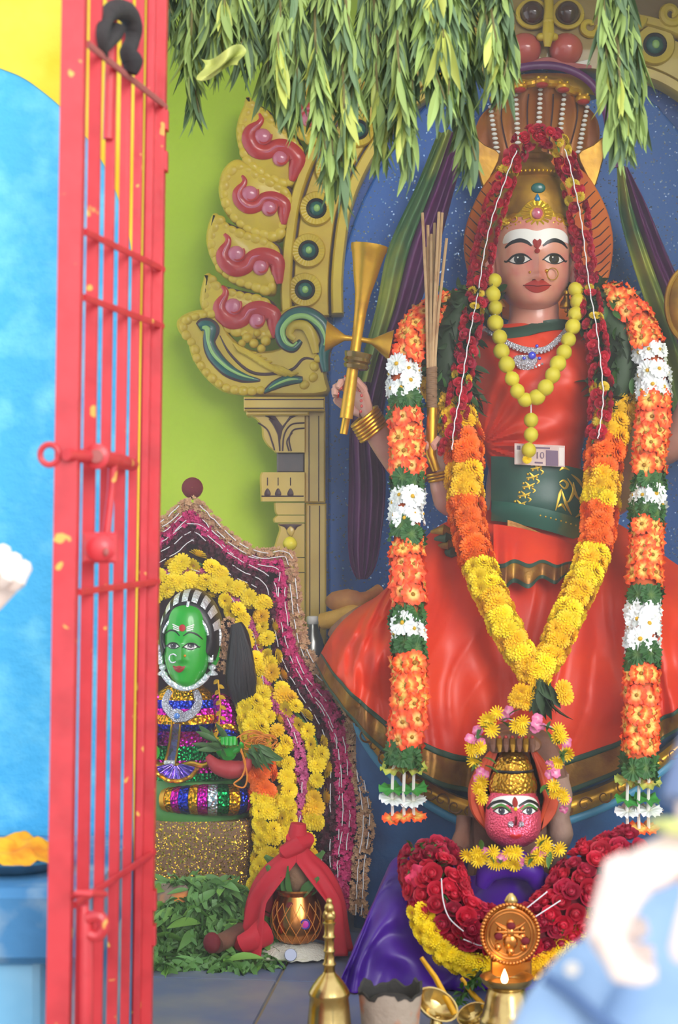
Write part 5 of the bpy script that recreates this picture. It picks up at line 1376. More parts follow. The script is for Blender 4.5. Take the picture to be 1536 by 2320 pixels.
for q in range(3):
    mk('ash_stripe', gh.stroke([(395 + q, 1411 + 5*q), (411, 1418 + 4*q)], [3, 2.6], 0.8), M_white, parent=gf)
    mk('ash_stripe', gh.stroke([(427, 1418 + 4*q), (444 - q, 1412 + 5*q)], [2.6, 3], 0.8), M_white, parent=gf)
c = gh.at(397, 1487, 2); mk('nose_ring', tube([c + Vector((0.0085*math.cos(a), -0.002, 0.0095*math.sin(a))) for a in [0.5 + i*5.0/20 for i in range(21)]], 0.0017, 6), M_silver, parent=gf)
mk('nose_stud', ball(gh.at(424, 1481, 2), 0.003), mat('stud_orange', (240, 140, 30), 0.3), parent=gf)
for s, ex in ((-1, 366), (1, 484)):
    mk('ear', tube([W(ex, 1448, DG - 0.012), W(ex + s*4, 1465, DG - 0.014), W(ex + s*4, 1490, DG - 0.014), W(ex, 1508, DG - 0.012)], [0.005, 0.011, 0.010, 0.005], 9, True, 0.6), M_gface, parent=GS)
    mk('earring', lathe([(0.001, 0.004), (0.008, 0), (0.009, -0.006), (0.004, -0.011), (0.012, -0.017), (0.013, -0.021), (0.002, -0.023)], W(ex - s*3, 1508, DG - 0.03), 12), M_silver, parent=GS)
# hair cap with silver bars
M_hair = mat('black_hair', (34, 30, 33), 0.34, bump=(180, 0.3, 0.002))
hc = Vector(W(434, 1440, DG + 0.005))
def hair_pt(a, b):
    """a = angle round the cap (0 right .. pi left), b 0 rim .. 1 back"""
    rx, rz = 72*kg, 110*kg
    return hc + Vector((rx*math.cos(a)*math.cos(b*1.2), -0.035 + 0.075*math.sin(b*1.4), rz*math.sin(a)*math.cos(b*1.2)))
def cap(u, v):
    # dome in front-top: shells from face rim to crown
    a = lerp(-0.55, PI + 0.45, u); t = min(max(v, 0.0), 1.0)
    rin_x, rin_z = 48, 44; ro_x, ro_z = 71, 108
    rx = lerp(rin_x, ro_x, math.sin(t*PI/2)); rz = lerp(rin_z, ro_z, math.sin(t*PI/2))
    cx = lerp(424, 434, t); 
    w = lerp(-0.052, 0.02, t**1.6) - 0.012*math.sin(t*PI)
    return W(cx + rx*math.cos(a), 1442 - rz*math.sin(a), DG) + Vector((0, w, 0))
hr = mk('hair', thick(grid(cap, 60, 16), 0.02), M_hair, parent=GS)
mk('hair_back', ball(W(434, 1430, DG + 0.03), 66*kg, 0.05, 92*kg, 20, 12), M_hair, parent=GS)
def capstrip(path, wd, name, m=M_silver):
    P = cat(path, 5); V, F = [], []
    for i, (u, v) in enumerate(P):
        a, b = P[max(i-1, 0)], P[min(i+1, len(P)-1)]; tu, tv = (b[0]-a[0])*220, (b[1]-a[1])*60; L = math.hypot(tu, tv) or 1
        for q in (-1, -0.4, 0.4, 1):
            V.append(cap(u - tv/L*wd*q/220, v + tu/L*wd*q/60) + Vector((0, -0.0025 - 0.0015*(1-abs(q)), 0.0008)))
    for i in range(len(P)-1):
        for k2 in range(3): F.append((i*4+k2, i*4+k2+1, (i+1)*4+k2+1, (i+1)*4+k2))
    mk(name, thick((V, F), 0.003), m, parent=hr)
for u in (0.20, 0.285, 0.365, 0.45, 0.535, 0.615, 0.70, 0.79):
    capstrip([(u, 0.40), (u, 0.62), (u, 0.86)], 5.6, 'silver_bar')
capstrip([(0.50, 0.10), (0.50, 0.25), (0.50, 0.40)], 2.8, 'silver_parting')
capstrip([(0.16 + 0.68*i/12, 0.06) for i in range(13)], 4.5, 'silver_hairline')
for s, ex in ((1, 478),):
    mk('silver_side_strip', tube([W(ex + 6, 1412, DG - 0.035), W(ex, 1450, DG - 0.045), W(ex - 1, 1500, DG - 0.04)], 0.006, 8, True, 0.5), M_silver, parent=GS)
    mk('silver_side_strip', tube([W(494, 1425, DG - 0.02), W(497, 1440, DG - 0.02), W(494, 1462, DG - 0.02)], 0.006, 8, True, 0.5), M_silver, parent=GS)
mk('silver_side_strip', tube([W(362, 1460, DG - 0.03), W(364, 1505, DG - 0.03)], 0.005, 8, True, 0.5), M_silver, parent=GS)
mk('silver_collar', tube([W(x, y, DG - 0.058) for x, y in cat([(366, 1522), (384, 1545), (412, 1560), (440, 1556), (464, 1538), (470, 1528)], 6)], [0.006, 0.0065, 0.005, 0.0065, 0.006], 8, True, 0.5), M_silver, parent=GS)
# torso with foil stripes
foils = {n_: foil('foil_' + n_, c_, 130, 0.22, 0.6) for n_, c_ in (('gold', (226, 160, 24)), ('blue', (34, 56, 190)), ('magenta', (214, 24, 168)), ('green', (10, 140, 70)), ('silver', (228, 232, 236)), ('purple', (120, 70, 190)))}
gt = [(1548, 34, 34), (1568, 60, 44), (1590, 82, 52), (1620, 84, 58), (1650, 80, 56), (1690, 78, 52), (1730, 84, 54), (1780, 98, 60)]
def gtorso(u, py):
    a = stable([(r[0], r[1]) for r in gt], py); D = stable([(r[0], r[2]) for r in gt], py)
    th = u*2*PI
    return W(420 - a*math.cos(th), py, DG + 0.01) - Vector((0, D*kg*math.sin(th) + (0.012*math.exp(-((py-1632)/22)**2)*max(0, math.sin(th)) if py < 1680 else 0), 0))
bands = [(1548, 1582, 'gold'), (1582, 1600, 'blue'), (1600, 1614, 'magenta'), (1614, 1634, 'gold'), (1634, 1650, 'blue'), (1650, 1684, 'magenta'), (1684, 1716, 'green'), (1716, 1745, 'magenta'), (1745, 1780, 'green')]
for y0, y1, n_ in bands:
    mk('foil_band', grid(lambda u, v, y0=y0, y1=y1: gtorso(u, lerp(y0, y1, v)), 40, 6, True), foils[n_], parent=GS)
# sleeves
for s, xs in ((1, 508), (-1, 336)):
    arm = mk('sleeve', tube([W(xs - 26*s, 1578, DG), W(xs, 1600, DG - 0.005), W(xs + 8*s, 1640, DG - 0.01), W(xs + 6*s, 1672, DG - 0.03)], [0.016, 0.032, 0.031, 0.028], 14), foils['magenta'], parent=GS)
    mk('sleeve_band', tube([W(xs + 6*s, 1652, DG - 0.02), W(xs + 6*s, 1664, DG - 0.026)], 0.033, 14), foils['gold'], parent=arm)
    mk('sleeve_band', tube([W(xs + 6*s, 1668, DG - 0.028), W(xs + 4*s, 1680, DG - 0.036)], 0.031, 14), foils['blue'], parent=arm)
    mk('forearm', tube([W(xs + 4*s, 1676, DG - 0.03), W(xs + 4*s, 1700, DG - 0.075), W(xs + 10, 1706, DG - 0.10)], [0.024, 0.022, 0.018], 12), M_gface, parent=GS)
# jewelled necklace and hanging panel
M_stones = foil('necklace_stones', (222, 220, 234), 260, 0.2, 0.9, 0.5)
nl_ = mk('necklace', tube([gtorso(0.25 + (x-420)/300*0.5, y) + Vector((0, -0.012, 0)) for x, y in cat([(358, 1560), (372, 1590), (398, 1612), (420, 1616), (446, 1606), (466, 1580), (472, 1560)], 6)], [0.007, 0.010, 0.013, 0.010, 0.007], 10, True, 0.5), M_stones, parent=GS)
mk('necklace_pendant', ball(gtorso(0.24, 1612) + Vector((-0.006, -0.02, 0)), 0.016, 0.006, 0.016, 14, 8), M_stones, parent=nl_)
mk('pendant_stone', ball(gtorso(0.24, 1612) + Vector((-0.006, -0.027, 0)), 0.007, 0.004, 0.007, 10, 6), mat('pale_blue_gem', (90, 140, 220), 0.1, coat=1), parent=nl_)
def panel(u, v):
    y = lerp(1630, 1722, v); x = lerp(lerp(392, 366, v), lerp(416, 398, v), u)
    return gtorso(0.25 + (x-420)/320*0.5, y) + Vector((0, -0.014, 0))
pn = mk('hanging_panel', thick(grid(panel, 8, 12), 0.003), foil('lilac_gold_foil', (176, 150, 190), 90, 0.2, 0.4), parent=GS)
for u in (0.0, 1.0): mk('panel_edge', tube([panel(u, i/10) + Vector((0, -0.002, 0)) for i in range(11)], 0.0025, 6), M_gold, parent=pn)
mk('panel_fringe', tube([panel(i/8, 0.96) + Vector((0, -0.003, 0)) for i in range(9)], 0.005, 8), M_silver, parent=pn)
mk('waist_belt', tube([gtorso(lerp(0.02, 0.48, i/30), 1724 + 3*math.sin(i)) + Vector((0, -0.008, 0)) for i in range(31)], 0.006, 8), M_gold, parent=GS)
def ffan(u, v):
    a = lerp(PI*1.08, PI*1.92, u) ; r = lerp(8, 44, v)
    return W(398 + r*1.15*math.cos(a), 1728 - r*0.95*math.sin(a), DG - 0.075 - 0.012*v) + Vector((0, 0.005*math.sin(u*30)*v, 0))
fn = mk('pleat_fan', thick(grid(ffan, 60, 8), 0.003), foil('lilac_foil', (140, 110, 210), 70, 0.2, 0.3), parent=GS)
mk('fan_edge', tube([ffan(i/40, 1.0) for i in range(41)], 0.005, 8), M_gold, parent=fn)
# gold leaf string hanging at the side
me_coin = proto('gold_leaf', leaf_mesh(1, 0.35, 4, 0.2, 0.3), M_bgold)
gl = mk('gold_string', tube([W(494, 1540, DG - 0.045), W(500, 1600, DG - 0.05), W(494, 1660, DG - 0.055), W(478, 1695, DG - 0.06)], 0.002, 6), M_gold, parent=GS)
for i in range(14):
    t = i/13; x = stable([(0, 494), (0.4, 500), (0.75, 494), (1, 478)], t); y = lerp(1540, 1695, t)
    inst('gold_leaf', me_coin, W(x, y, DG - 0.056), gl, Vector((1 if i % 2 else -0.7, -0.3, -0.6)).to_track_quat('X', 'Y'), 0.015)
# green skirt, banded leg
mk('skirt', lathe([(0.118, 0), (0.125, 0.03), (0.12, 0.07), (0.10, 0.10)], W(440, 1862, DG + 0.01), 36, 0.75), M_gdull, parent=GS)
kx = [382, 398, 414, 434, 452, 472, 492, 514, 536, 552, 566]
cols = ['gold', 'magenta', 'blue', 'gold', 'magenta', 'silver', 'green', 'gold', 'blue', 'magenta']
def legc(x): return W(x, 1812 + 0.0*(x-470), DG - 0.085 + 0.02*((x-470)/90)**2)
for i, n_ in enumerate(cols):
    r0 = stable([(382, 26), (400, 29), (470, 34), (540, 33), (566, 24)], kx[i])*kg; r1 = stable([(382, 26), (400, 29), (470, 34), (540, 33), (566, 24)], kx[i+1])*kg
    mk('leg_band', tube([legc(kx[i]), legc((kx[i]+kx[i+1])/2), legc(kx[i+1])], [r0, (r0+r1)/2 + 0.0015, r1], 20), foils[n_], parent=GS)
mk('ankle', tube([legc(372), legc(384)], [0.024, 0.028], 16), M_goldp, parent=GS)
# fist with red bowl shaped cloth
hand(GS, W(522, 1712, DG - 0.13), Vector((0, -0.9, -0.2)), Vector((-0.05, -0.35, 1.0)), 1, 0.085, M_gface, [1.35, 1.35, 1.35, 1.35], None, mat('green_nail', (170, 40, 60), 0.3), thumb_fwd=0.4)
mk('red_cuff', tube([W(x, y, DG - 0.12) for x, y in cat([(470, 1712), (492, 1736), (522, 1744), (552, 1738), (566, 1718)], 6)], [0.006, 0.017, 0.021, 0.017, 0.006], 12), mat('red_cloth_dull', (176, 50, 56), 0.6, bump=(90, 0.3, 0.002)), parent=GS)
# glitter pedestal
M_glit = glitter('gold_glitter', (128, 92, 66), (255, 206, 70), 380, 0.36, 0.6, 0.9, 0.2)
pz = W(440, 1850, DG).z
pp = thing('glitter_pedestal', 'brown pedestal covered with gold glitter under the green statue', 'pedestal', Vector((W(448, 0, DG).x, DG - 4, ZF)))
def ped(u, v):
    a = 2*PI*u; e = 5
    cx, sx = math.cos(a), math.sin(a)
    r = (abs(cx)**e + abs(sx)**e)**(-1/e)
    wv = 1 + 0.03*math.sin(v*9) + 0.02*noise.noise(Vector((cx*2, sx*2, v*3)))
    return Vector((W(446, 0, DG).x + cx*r*0.130*wv, DG - 4 + sx*r*0.10*wv, lerp(ZF, pz + 0.006, v)))
mk('block', join(grid(ped, 64, 24, True)), M_glit, parent=pp)
mk('top', lathe([(0.125, 0), (0.12, 0.008), (0.001, 0.010)], Vector((W(446, 0, DG).x, DG - 4, pz - 0.006)), 30, 0.78), M_glit, parent=pp)
# leaves held in the fist, turmeric threads
SP = thing('leaf_sprig', 'sprig of narrow green leaves held in the green fist', 'leaf sprig', W(520, 1700, DG - 0.16))
me_neem = proto('neem_leaflet', leaf_mesh(1, 0.13, 6, 0.25, 0.4, 0.0), mat('sprig_green', (72, 108, 58), 0.55, rnd=0.25))
for i in range(34):
    if i < 16: a = random.uniform(1.9, 3.4); b0 = (505, 1690)
    else: a = random.uniform(-1.3, 0.2); b0 = (575, 1695)
    L = random.uniform(0.034, 0.06)
    inst('leaf', me_neem, W(b0[0] + random.uniform(-18, 18), b0[1] + random.uniform(-14, 14), DG - 0.12 + random.uniform(-0.03, 0.02)), SP, Vector((math.cos(a), random.uniform(-0.4, 0.1), math.sin(a)*0.9 + 0.1 if i < 16 else math.sin(a) - 0.3)).to_track_quat('X', 'Y'), L)
TH = thing('turmeric_threads', 'tangle of orange turmeric dyed threads hanging beside the green fist', 'thread', W(556, 1780, DG - 0.15))
M_oth = mat('orange_thread', (222, 132, 40), 0.8)
for i in range(12):
    c0 = (590 + random.uniform(-25, 25), 1680 + random.uniform(-12, 12)); r = random.uniform(10, 26)
    mk('loop', tube([W(c0[0] + r*math.cos(a)*1.4, c0[1] + r*math.sin(a)*0.8, DG - 0.10 + 0.006*math.sin(a*2 + i)) for a in [q*0.45 for q in range(14)]], 0.0016, 5), M_oth, parent=TH)
mk('loop', tube([W(x, y, DG - 0.155) for x, y in cat([(545, 1700), (556, 1730), (548, 1760), (530, 1776), (552, 1784), (560, 1760), (552, 1720), (546, 1696)], 5)], 0.002, 5), M_oth, parent=TH)
# black hair tassel
HT = thing('hair_tassel', 'long black hair tassel hanging right of the green face', 'hair tassel', W(545, 1600, DG - 0.03))
mk('strands', tube([W(x, y, DG - 0.03) for x, y in cat([(535, 1412), (542, 1440), (544, 1490), (546, 1540), (552, 1580), (558, 1604)], 6)], [0.012, 0.022, 0.030, 0.036, 0.028, 0.006], 16, True, 0.7), M_hair, parent=HT)
for i in range(34):
    a = random.uniform(-1, 1)
    mk('hair_lock', tube([W(537 + 8*a, 1414, DG - 0.040), W(543 + 20*a, 1470, DG - 0.052), W(546 + 30*a, 1545, DG - 0.058 + 0.02*a*a), W(552 + 20*a + random.uniform(-6, 6), 1596 + random.uniform(-14, 12), DG - 0.045)], [0.002, random.uniform(0.003, 0.006), random.uniform(0.003, 0.007), 0.001], 6), M_hair, parent=HT)
# pale dried flowers beside the ear
M_dry = mat('dried_beige', (204, 160, 120), 0.8, var=(70, (176, 124, 96), 0.4, 0.7))
def scatter_buds(path, wd, dep, n, size, seed=3, bias=0.0):
    """a band of small buds along a world path (one joined mesh)"""
    rnd = random.Random(seed); base = bud_mesh(); V, F = [], []
    rs = resample(path, 0.004); 
    for i in range(n):
        p, t, s = rs[rnd.randrange(len(rs))]
        side, fr = frame_at(t)
        if fr.y > 0: fr = -fr
        u = rnd.uniform(-1, 1); w = wd(s) if callable(wd) else wd
        c = p + side*u*w + fr*(dep*math.sqrt(max(0, 1-u*u))*rnd.uniform(0.3, 1.0)) + t*rnd.uniform(-0.004, 0.004)
        d = (fr + side*u*0.9 + Vector((rnd.uniform(-.8, .8), 0, rnd.uniform(-.8, .8)))).normalized()
        q = d.to_track_quat('Z', 'Y').to_matrix(); sz = size*rnd.uniform(0.75, 1.25)
        o = len(V); V += [c + q @ (v*sz) for v in base[0]]; F += [tuple(k+o for k in f) for f in base[1]]
    return V, F
DF = thing('dried_flower_cluster', 'cluster of pale dried flowers beside the black hair tassel', 'flowers', W(515, 1540, DG - 0.01))
mk('buds', scatter_buds(smooth_path([(508, 1412, DG), (522, 1440, DG - 0.01), (518, 1480, DG - 0.01), (510, 1520, DG - 0.01)], 6), 0.018, 0.012, 130, 0.006, 5), M_dry, parent=DF, kind='stuff')

# ---- frame behind, and lemons / smeared fruit on its points
FB = mk('shrine_back_frame', relief([(300, 2120), (300, 1240), (345, 1215), (435, 1140), (545, 1245), (650, 1262), (652, 1340), (668, 1470), (720, 1560), (790, 1612), (806, 1700), (815, 1900), (800, 2120)], 4.22, 0.03, 4, 2), mat('frame_maroon', (58, 22, 34), 0.8, bump=(60, 0.5, 0.004)))
tag(FB, 'dark maroon pointed back frame behind the green statue and its garlands', 'frame')
me_lem2 = proto('lemon_fruit_b', lemon_mesh(), M_lemon)
def smeared(x, y, d, r, label, look):
    t = thing('lemon', label, 'lemon', W(x, y, d) - Vector((0, 0, r)))
    V, F = lathe([(q*r, z*r) for q, z in [(0.02, -1.05), (0.3, -0.95), (0.7, -0.7), (0.95, -0.25), (1.0, 0), (0.95, 0.25), (0.7, 0.7), (0.3, 0.95), (0.02, 1.02)]], W(x, y, d), 20)
    mk('fruit', (V, F), M_lemon, parent=t)
    if look is not None:   # kumkum cap on the cut side
        q = Vector(look).to_track_quat('Z', 'Y').to_matrix()
        mk('kumkum_cap', lathe([(1.03*r*math.sin(a), 1.03*r*math.cos(a)) for a in [0.02, 0.3, 0.6, 0.85, 1.05, 1.2]], W(x, y, d), 20, 1.0, q, False), M_maroon, parent=t)
smeared(436, 1106, 4.17, 0.0262, 'maroon smeared lemon stuck on the topmost tip of the flower canopy', (0.05, -1, 0.05))
smeared(657, 1232, 4.13, 0.0172, 'plain orange yellow lemon on the canopy corner against the column', None)
smeared(812, 1606, 3.93, 0.029, 'half maroon smeared lemon at the lower canopy corner beside the skirt', (-0.75, -0.8, 0.25))

# ---- garlands of the canopy
def dz(y): return stable([(1100, 4.16), (1250, 4.14), (1450, 4.08), (1620, 3.98), (1800, 3.93), (2080, 3.90)], y)
def cpath(pts, off=0.0): return smooth_path([(x, y, dz(y) + off) for x, y in pts], 8)
def canopy(name, label, pts, wd, n, m, off=0.0, size=0.007, threads=2, seed=1, dep=0.018, dash=True):
    path = cpath(pts, off)
    t = thing(name, label, 'garland', path[-1])
    mk('blossoms', scatter_buds(path, wd, dep, n, size, seed), m, parent=t, kind='stuff')
    for q in range(threads):
        o_ = (q - (threads-1)/2) * (wd if not callable(wd) else wd(0.5)) * 0.9
        P = []
        rs = resample(path, 0.012)
        seg = []
        for i, (p, tt, s) in enumerate(rs):
            side, fr = frame_at(tt)
            if fr.y > 0: fr = -fr
            seg.append(p + side*o_ + fr*(dep + 0.004) + Vector((random.uniform(-1, 1), 0, random.uniform(-1, 1)))*0.0012)
            if len(seg) >= 3 and (random.random() < 0.5 if dash else False) or i == len(rs)-1:
                if len(seg) > 1 and random.random() < 0.75: P.append(tube(seg, 0.0011, 5))
                seg = []
        if P: mk('thread', join(*P), M_thread, parent=t, kind='stuff' if len(P) > 1 else None)
    return t
M_pinkb = mat('pink_blossom', (214, 44, 120), 0.65, var=(90, (190, 30, 100), 0.4, 0.7))
M_pinkl = mat('soft_pink_blossom', (214, 96, 150), 0.65, var=(90, (196, 70, 130), 0.4, 0.7))
M_marb = mat('maroon_blossom', (84, 14, 42), 0.7, var=(90, (60, 12, 34), 0.4, 0.7))
canopy('dried_flower_garland', 'outermost pale beige dried flower garland edging the pointed canopy', [(335, 1205), (380, 1180), (432, 1140), (480, 1180), (540, 1236), (600, 1258), (652, 1258), (664, 1320), (676, 1420), (704, 1500), (762, 1562), (792, 1612), (806, 1700), (822, 1790), (830, 1860), (818, 1960), (812, 2070)], lambda s: lerp(0.011, 0.018, s), 1500, M_dry, -0.012, 0.0065, 2, 11)
canopy('pink_flower_garland', 'magenta pink blossom garland just inside the beige canopy edging', [(335, 1238), (385, 1205), (436, 1166), (480, 1210), (550, 1264), (636, 1284), (638, 1350), (652, 1440), (684, 1530), (742, 1602), (772, 1680), (782, 1780), (784, 1860), (772, 1960), (776, 2060)], lambda s: lerp(0.014, 0.019, s), 1500, M_pinkb, -0.004, 0.0072, 2, 12)
canopy('maroon_flower_garland', 'dark maroon garland with white stitches inside the pink one', [(335, 1268), (390, 1236), (438, 1204), (480, 1238), (540, 1288), (600, 1322), (618, 1400), (640, 1490), (680, 1570), (725, 1640), (748, 1720), (748, 1820), (748, 1920), (752, 2050)], 0.022, 900, M_marb, 0.004, 0.0075, 3, 13)
canopy('soft_pink_garland', 'soft pink garland running between the yellow chrysanthemum garlands', [(345, 1318), (430, 1288), (500, 1326), (545, 1382), (580, 1450), (592, 1520), (612, 1580), (660, 1640), (680, 1720), (684, 1800), (676, 1880), (668, 1960)], lambda s: lerp(0.007, 0.013, s), 700, M_pinkl, -0.01, 0.007, 1, 14)
def chrys(label, pts, step, nper, rad, size, off, key=None):
    t = thing('chrysanthemum_garland', label, 'garland', cpath(pts, off)[-1])
    around(t, cpath(pts, off), step, nper, rad, key or (lambda s, r: me_mar['y' if random.random() < 0.75 else 'g']), size, PI*0.9, jitter=0.4)
    mk('string', tube(cpath(pts, off), 0.004, 6), M_gleaf, parent=t)
chrys('outer yellow chrysanthemum garland arching over the green face', [(340, 1318), (385, 1298), (432, 1272), (480, 1296), (530, 1332), (590, 1372), (606, 1440), (616, 1500), (636, 1570), (676, 1622), (712, 1670), (722, 1740), (716, 1810), (704, 1870), (694, 1930)], 0.030, 2, 0.014, 0.021, -0.018)
chrys('inner yellow chrysanthemum garland beside the black tassel', [(345, 1350), (390, 1326), (440, 1318), (500, 1340), (540, 1396), (562, 1450), (580, 1520), (596, 1590), (624, 1650), (646, 1720), (648, 1800), (652, 1880), (664, 1960)], 0.032, 2, 0.012, 0.020, -0.022)
chrys('short thick marigold garland with an orange section at the glitter pedestal', [(566, 1600), (580, 1680), (594, 1760), (600, 1820), (606, 1900), (602, 1960), (588, 2010)], 0.026, 4, 0.022, 0.020, -0.035, lambda s, r: me_mar['o'] if 0.28 < s < 0.50 else me_mar['y'])

# ================================================================ silver bottle and roots on the ledge
M_pewter = mat('pewter', (150, 150, 146), 0.3, 0.9)
c = W(708, 1520, 4.22)
bt = thing('metal_bottle', 'grey metal bottle with white cap standing behind the pink garlands', 'bottle', c)
mk('body', lathe([(0.028, 0), (0.030, 0.01), (0.030, 0.05), (0.024, 0.075), (0.015, 0.10), (0.012, 0.112), (0.012, 0.118)], c, 22), M_pewter, parent=bt)
mk('cap', lathe([(0.013, 0.112), (0.0145, 0.114), (0.0145, 0.128), (0.012, 0.131), (0.001, 0.131)], c, 18), M_white, parent=bt)
M_root = mat('root_skin', (196, 134, 62), 0.6, bump=(60, 0.4, 0.003), var=(20, (160, 96, 48), 0.42, 0.7))
M_root2 = mat('root_wrapped', (170, 118, 92), 0.55, bump=(70, 0.7, 0.005), var=(26, (130, 80, 56), 0.42, 0.7))
def tuber(label, path, rr, m, extra=None):
    t = thing('tuber', label, 'tuber', W(*path[0]))
    mk('flesh', tube([W(*p) for p in cat(path, 6)], rr, 14), m, parent=t)
    if extra: extra(t)
tuber('smooth orange brown tuber lying topmost beside the blue board', [(742, 1362, 4.16), (755, 1362, 4.15), (785, 1360, 4.14), (815, 1362, 4.13), (835, 1352, 4.14), (860, 1340, 4.16)], [0.008, 0.022, 0.027, 0.024, 0.014, 0.018], M_root)
def ringend(t): mk('cut_end', lathe([(0.001, 0), (0.012, 0.0), (0.017, -0.002), (0.019, -0.006)], W(728, 1408, 4.146), 16, 1.0, Vector((-1, -0.5, 0.1)).to_track_quat('Z', 'Y').to_matrix()), M_maroon, parent=t)
tuber('ringed yellow root with a maroon cut end below the smooth tuber', [(730, 1408, 4.15), (750, 1404, 4.14), (775, 1396, 4.13), (800, 1388, 4.12), (830, 1380, 4.14)], [0.020, 0.021, 0.020, 0.022, 0.020], mat('root_yellow', (206, 156, 60), 0.6, bump=(120, 0.6, 0.003)), ringend)
def tailx(t): mk('rootlet', tube([W(748, 1455, 4.10), W(744, 1470, 4.10), W(738, 1480, 4.10)], [0.002, 0.0015, 0.001], 5), M_thread, parent=t); mk('rootlet', tube([W(782, 1462, 4.10), W(780, 1500, 4.08), W(785, 1550, 4.06), W(795, 1590, 4.0)], 0.0013, 5), M_oth, parent=t)
tuber('shaggy wrinkled root with pale rootlets hanging over the silk', [(752, 1448, 4.11), (764, 1436, 4.11), (788, 1416, 4.10), (812, 1396, 4.10), (830, 1384, 4.12)], [0.014, 0.022, 0.024, 0.021, 0.018], M_root2, tailx)

# ================================================================ copper pot with coconut, mango leaves and red cloth on a rice plate
DP = 3.70
pc = Vector((W(672, 0, DP).x, DP - 4, ZF)); kp = K(DP)
rp = thing('rice_plate', 'heap of white rice on leaf plates under the copper pot', 'rice', Vector((W(650, 0, DP).x, DP - 4, ZF)))
mk('leaf_plate', lathe([(0.001, 0.002), (0.10, 0.003), (0.118, 0.008), (0.12, 0.010), (0.10, 0.006), (0.001, 0.005)], Vector((W(640, 0, DP).x, DP - 4, ZF)), 40, 0.6), mat('leaf_plate', (196, 204, 160), 0.6), parent=rp)
def rice(u, v):
    a = u*2*PI; r = 1 - v
    return Vector((W(668, 0, DP).x + 0.090*r*math.cos(a), DP - 4 - 0.01 + 0.062*r*math.sin(a), ZF + 0.006 + 0.024*(1-r**3) + 0.004*noise.noise(Vector((9*r*math.cos(a), 9*r*math.sin(a), 0)))))
mk('rice', grid(rice, 50, 10, True), mat('rice_white', (228, 222, 206), 0.8, bump=(260, 0.9, 0.004)), parent=rp)
cn = tag(mk('coin', lathe([(0.001, 0.0), (0.012, 0), (0.013, 0.001), (0.013, 0.003), (0.012, 0.004), (0.001, 0.004)], Vector((W(661, 0, DP).x, DP - 4 - 0.082, ZF + 0.022)), 20, 1, Matrix.Rotation(math.radians(70), 3, 'X')), mat('coin_grey', (150, 156, 176), 0.4, 0.6)), 'grey coin leaning on the white rice below the copper pot', 'coin')
kz = ZF + 0.030
KP = thing('copper_pot', 'round copper pot with netted thread on a heap of rice', 'pot', pc + Vector((0, 0, 0.030)))
cpos = Vector((pc.x, pc.y, kz))
prof = [(0.030, 0.0), (0.042, 0.008), (0.052, 0.030), (0.054, 0.048), (0.050, 0.070), (0.042, 0.090), (0.039, 0.100), (0.042, 0.106), (0.047, 0.110), (0.047, 0.114), (0.040, 0.112), (0.036, 0.100)]
mk('body', lathe(prof, cpos, 36), M_copper, parent=KP)
M_net = mat('net_thread', (214, 130, 50), 0.7)
def potr(z): return table([(z_, r_) for r_, z_ in prof[:7]], z)
for i in range(14):
    for s in (-1, 1):
        pts = []
        for j in range(13):
            z = lerp(0.004, 0.088, j/12); a = 2*PI*i/14 + s*j*0.075
            pts.append(cpos + Vector(((potr(z) + 0.001)*math.cos(a), (potr(z) + 0.001)*math.sin(a), z)))
        mk('net_thread', tube(pts, 0.0008, 4), M_net, parent=KP)
a = -PI/2 + 0.36; z = 0.048; q_ = cpos + Vector((potr(z)*math.cos(a), potr(z)*math.sin(a), z))
st = mk('sticker', ball(q_, 0.008, 0.002, 0.009, 14, 6), mat('sticker_pink', (214, 60, 170), 0.4), parent=KP)
mk('sticker_ring', tube([q_ + Vector((0.009*math.cos(b), -0.001, 0.0095*math.sin(b))) for b in [i*2*PI/18 for i in range(19)]], 0.0018, 6, False), mat('sticker_blue', (60, 50, 150), 0.4), parent=st)
a = -PI/2 - 0.3; z = 0.084; mk('kumkum_mark', ball(cpos + Vector((0.043*math.cos(a), 0.043*math.sin(a), z)), 0.008, 0.003, 0.008, 10, 6), M_maroon, parent=KP)
mg = thing('mango_leaves', 'pointed green leaves standing in the mouth of the copper pot', 'leaves', cpos + Vector((0, 0, 0.10)))
M_mango = mat('mango_leaf', (74, 120, 62), 0.4, coat=0.2, var=(14, (98, 140, 80), 0.42, 0.7))
for (dx, dz_, dy, L, w) in ((-0.7, 1.0, -0.2, 0.085, 0.2), (-0.25, 1.0, -0.5, 0.085, 0.16), (0.45, 0.7, -0.6, 0.07, 0.2), (0.8, 0.8, -0.2, 0.06, 0.2), (-0.5, 1, -0.5, 0.06, 0.2)):
    V, F = leaf_mesh(L, w*L, 8, 0.01, 0.5)
    q = Vector((dx, dy, dz_)).to_track_quat('X', 'Y').to_matrix()
    mk('leaf', ([cpos + Vector((dx*0.022, -0.012 + dy*0.02, 0.098)) + q @ v for v in V], F), M_mango, parent=mg)
co = tag(mk('coconut', ball(cpos + Vector((0.008, 0.006, 0.146)), 0.038, 0.038, 0.048, 20, 12), mat('coconut_husk', (150, 112, 86), 0.8, bump=(50, 0.8, 0.006))), 'brown coconut resting in the copper pot under the red cloth', 'coconut')
M_rcl = mat('red_cotton', (190, 20, 44), 0.7, sheen=0.2, bump=(300, 0.15, 0.001))
rc = thing('red_cloth', 'bright red cotton cloth knotted on top and draped behind the copper pot', 'cloth', Vector((pc.x, pc.y + 0.03, ZF)))
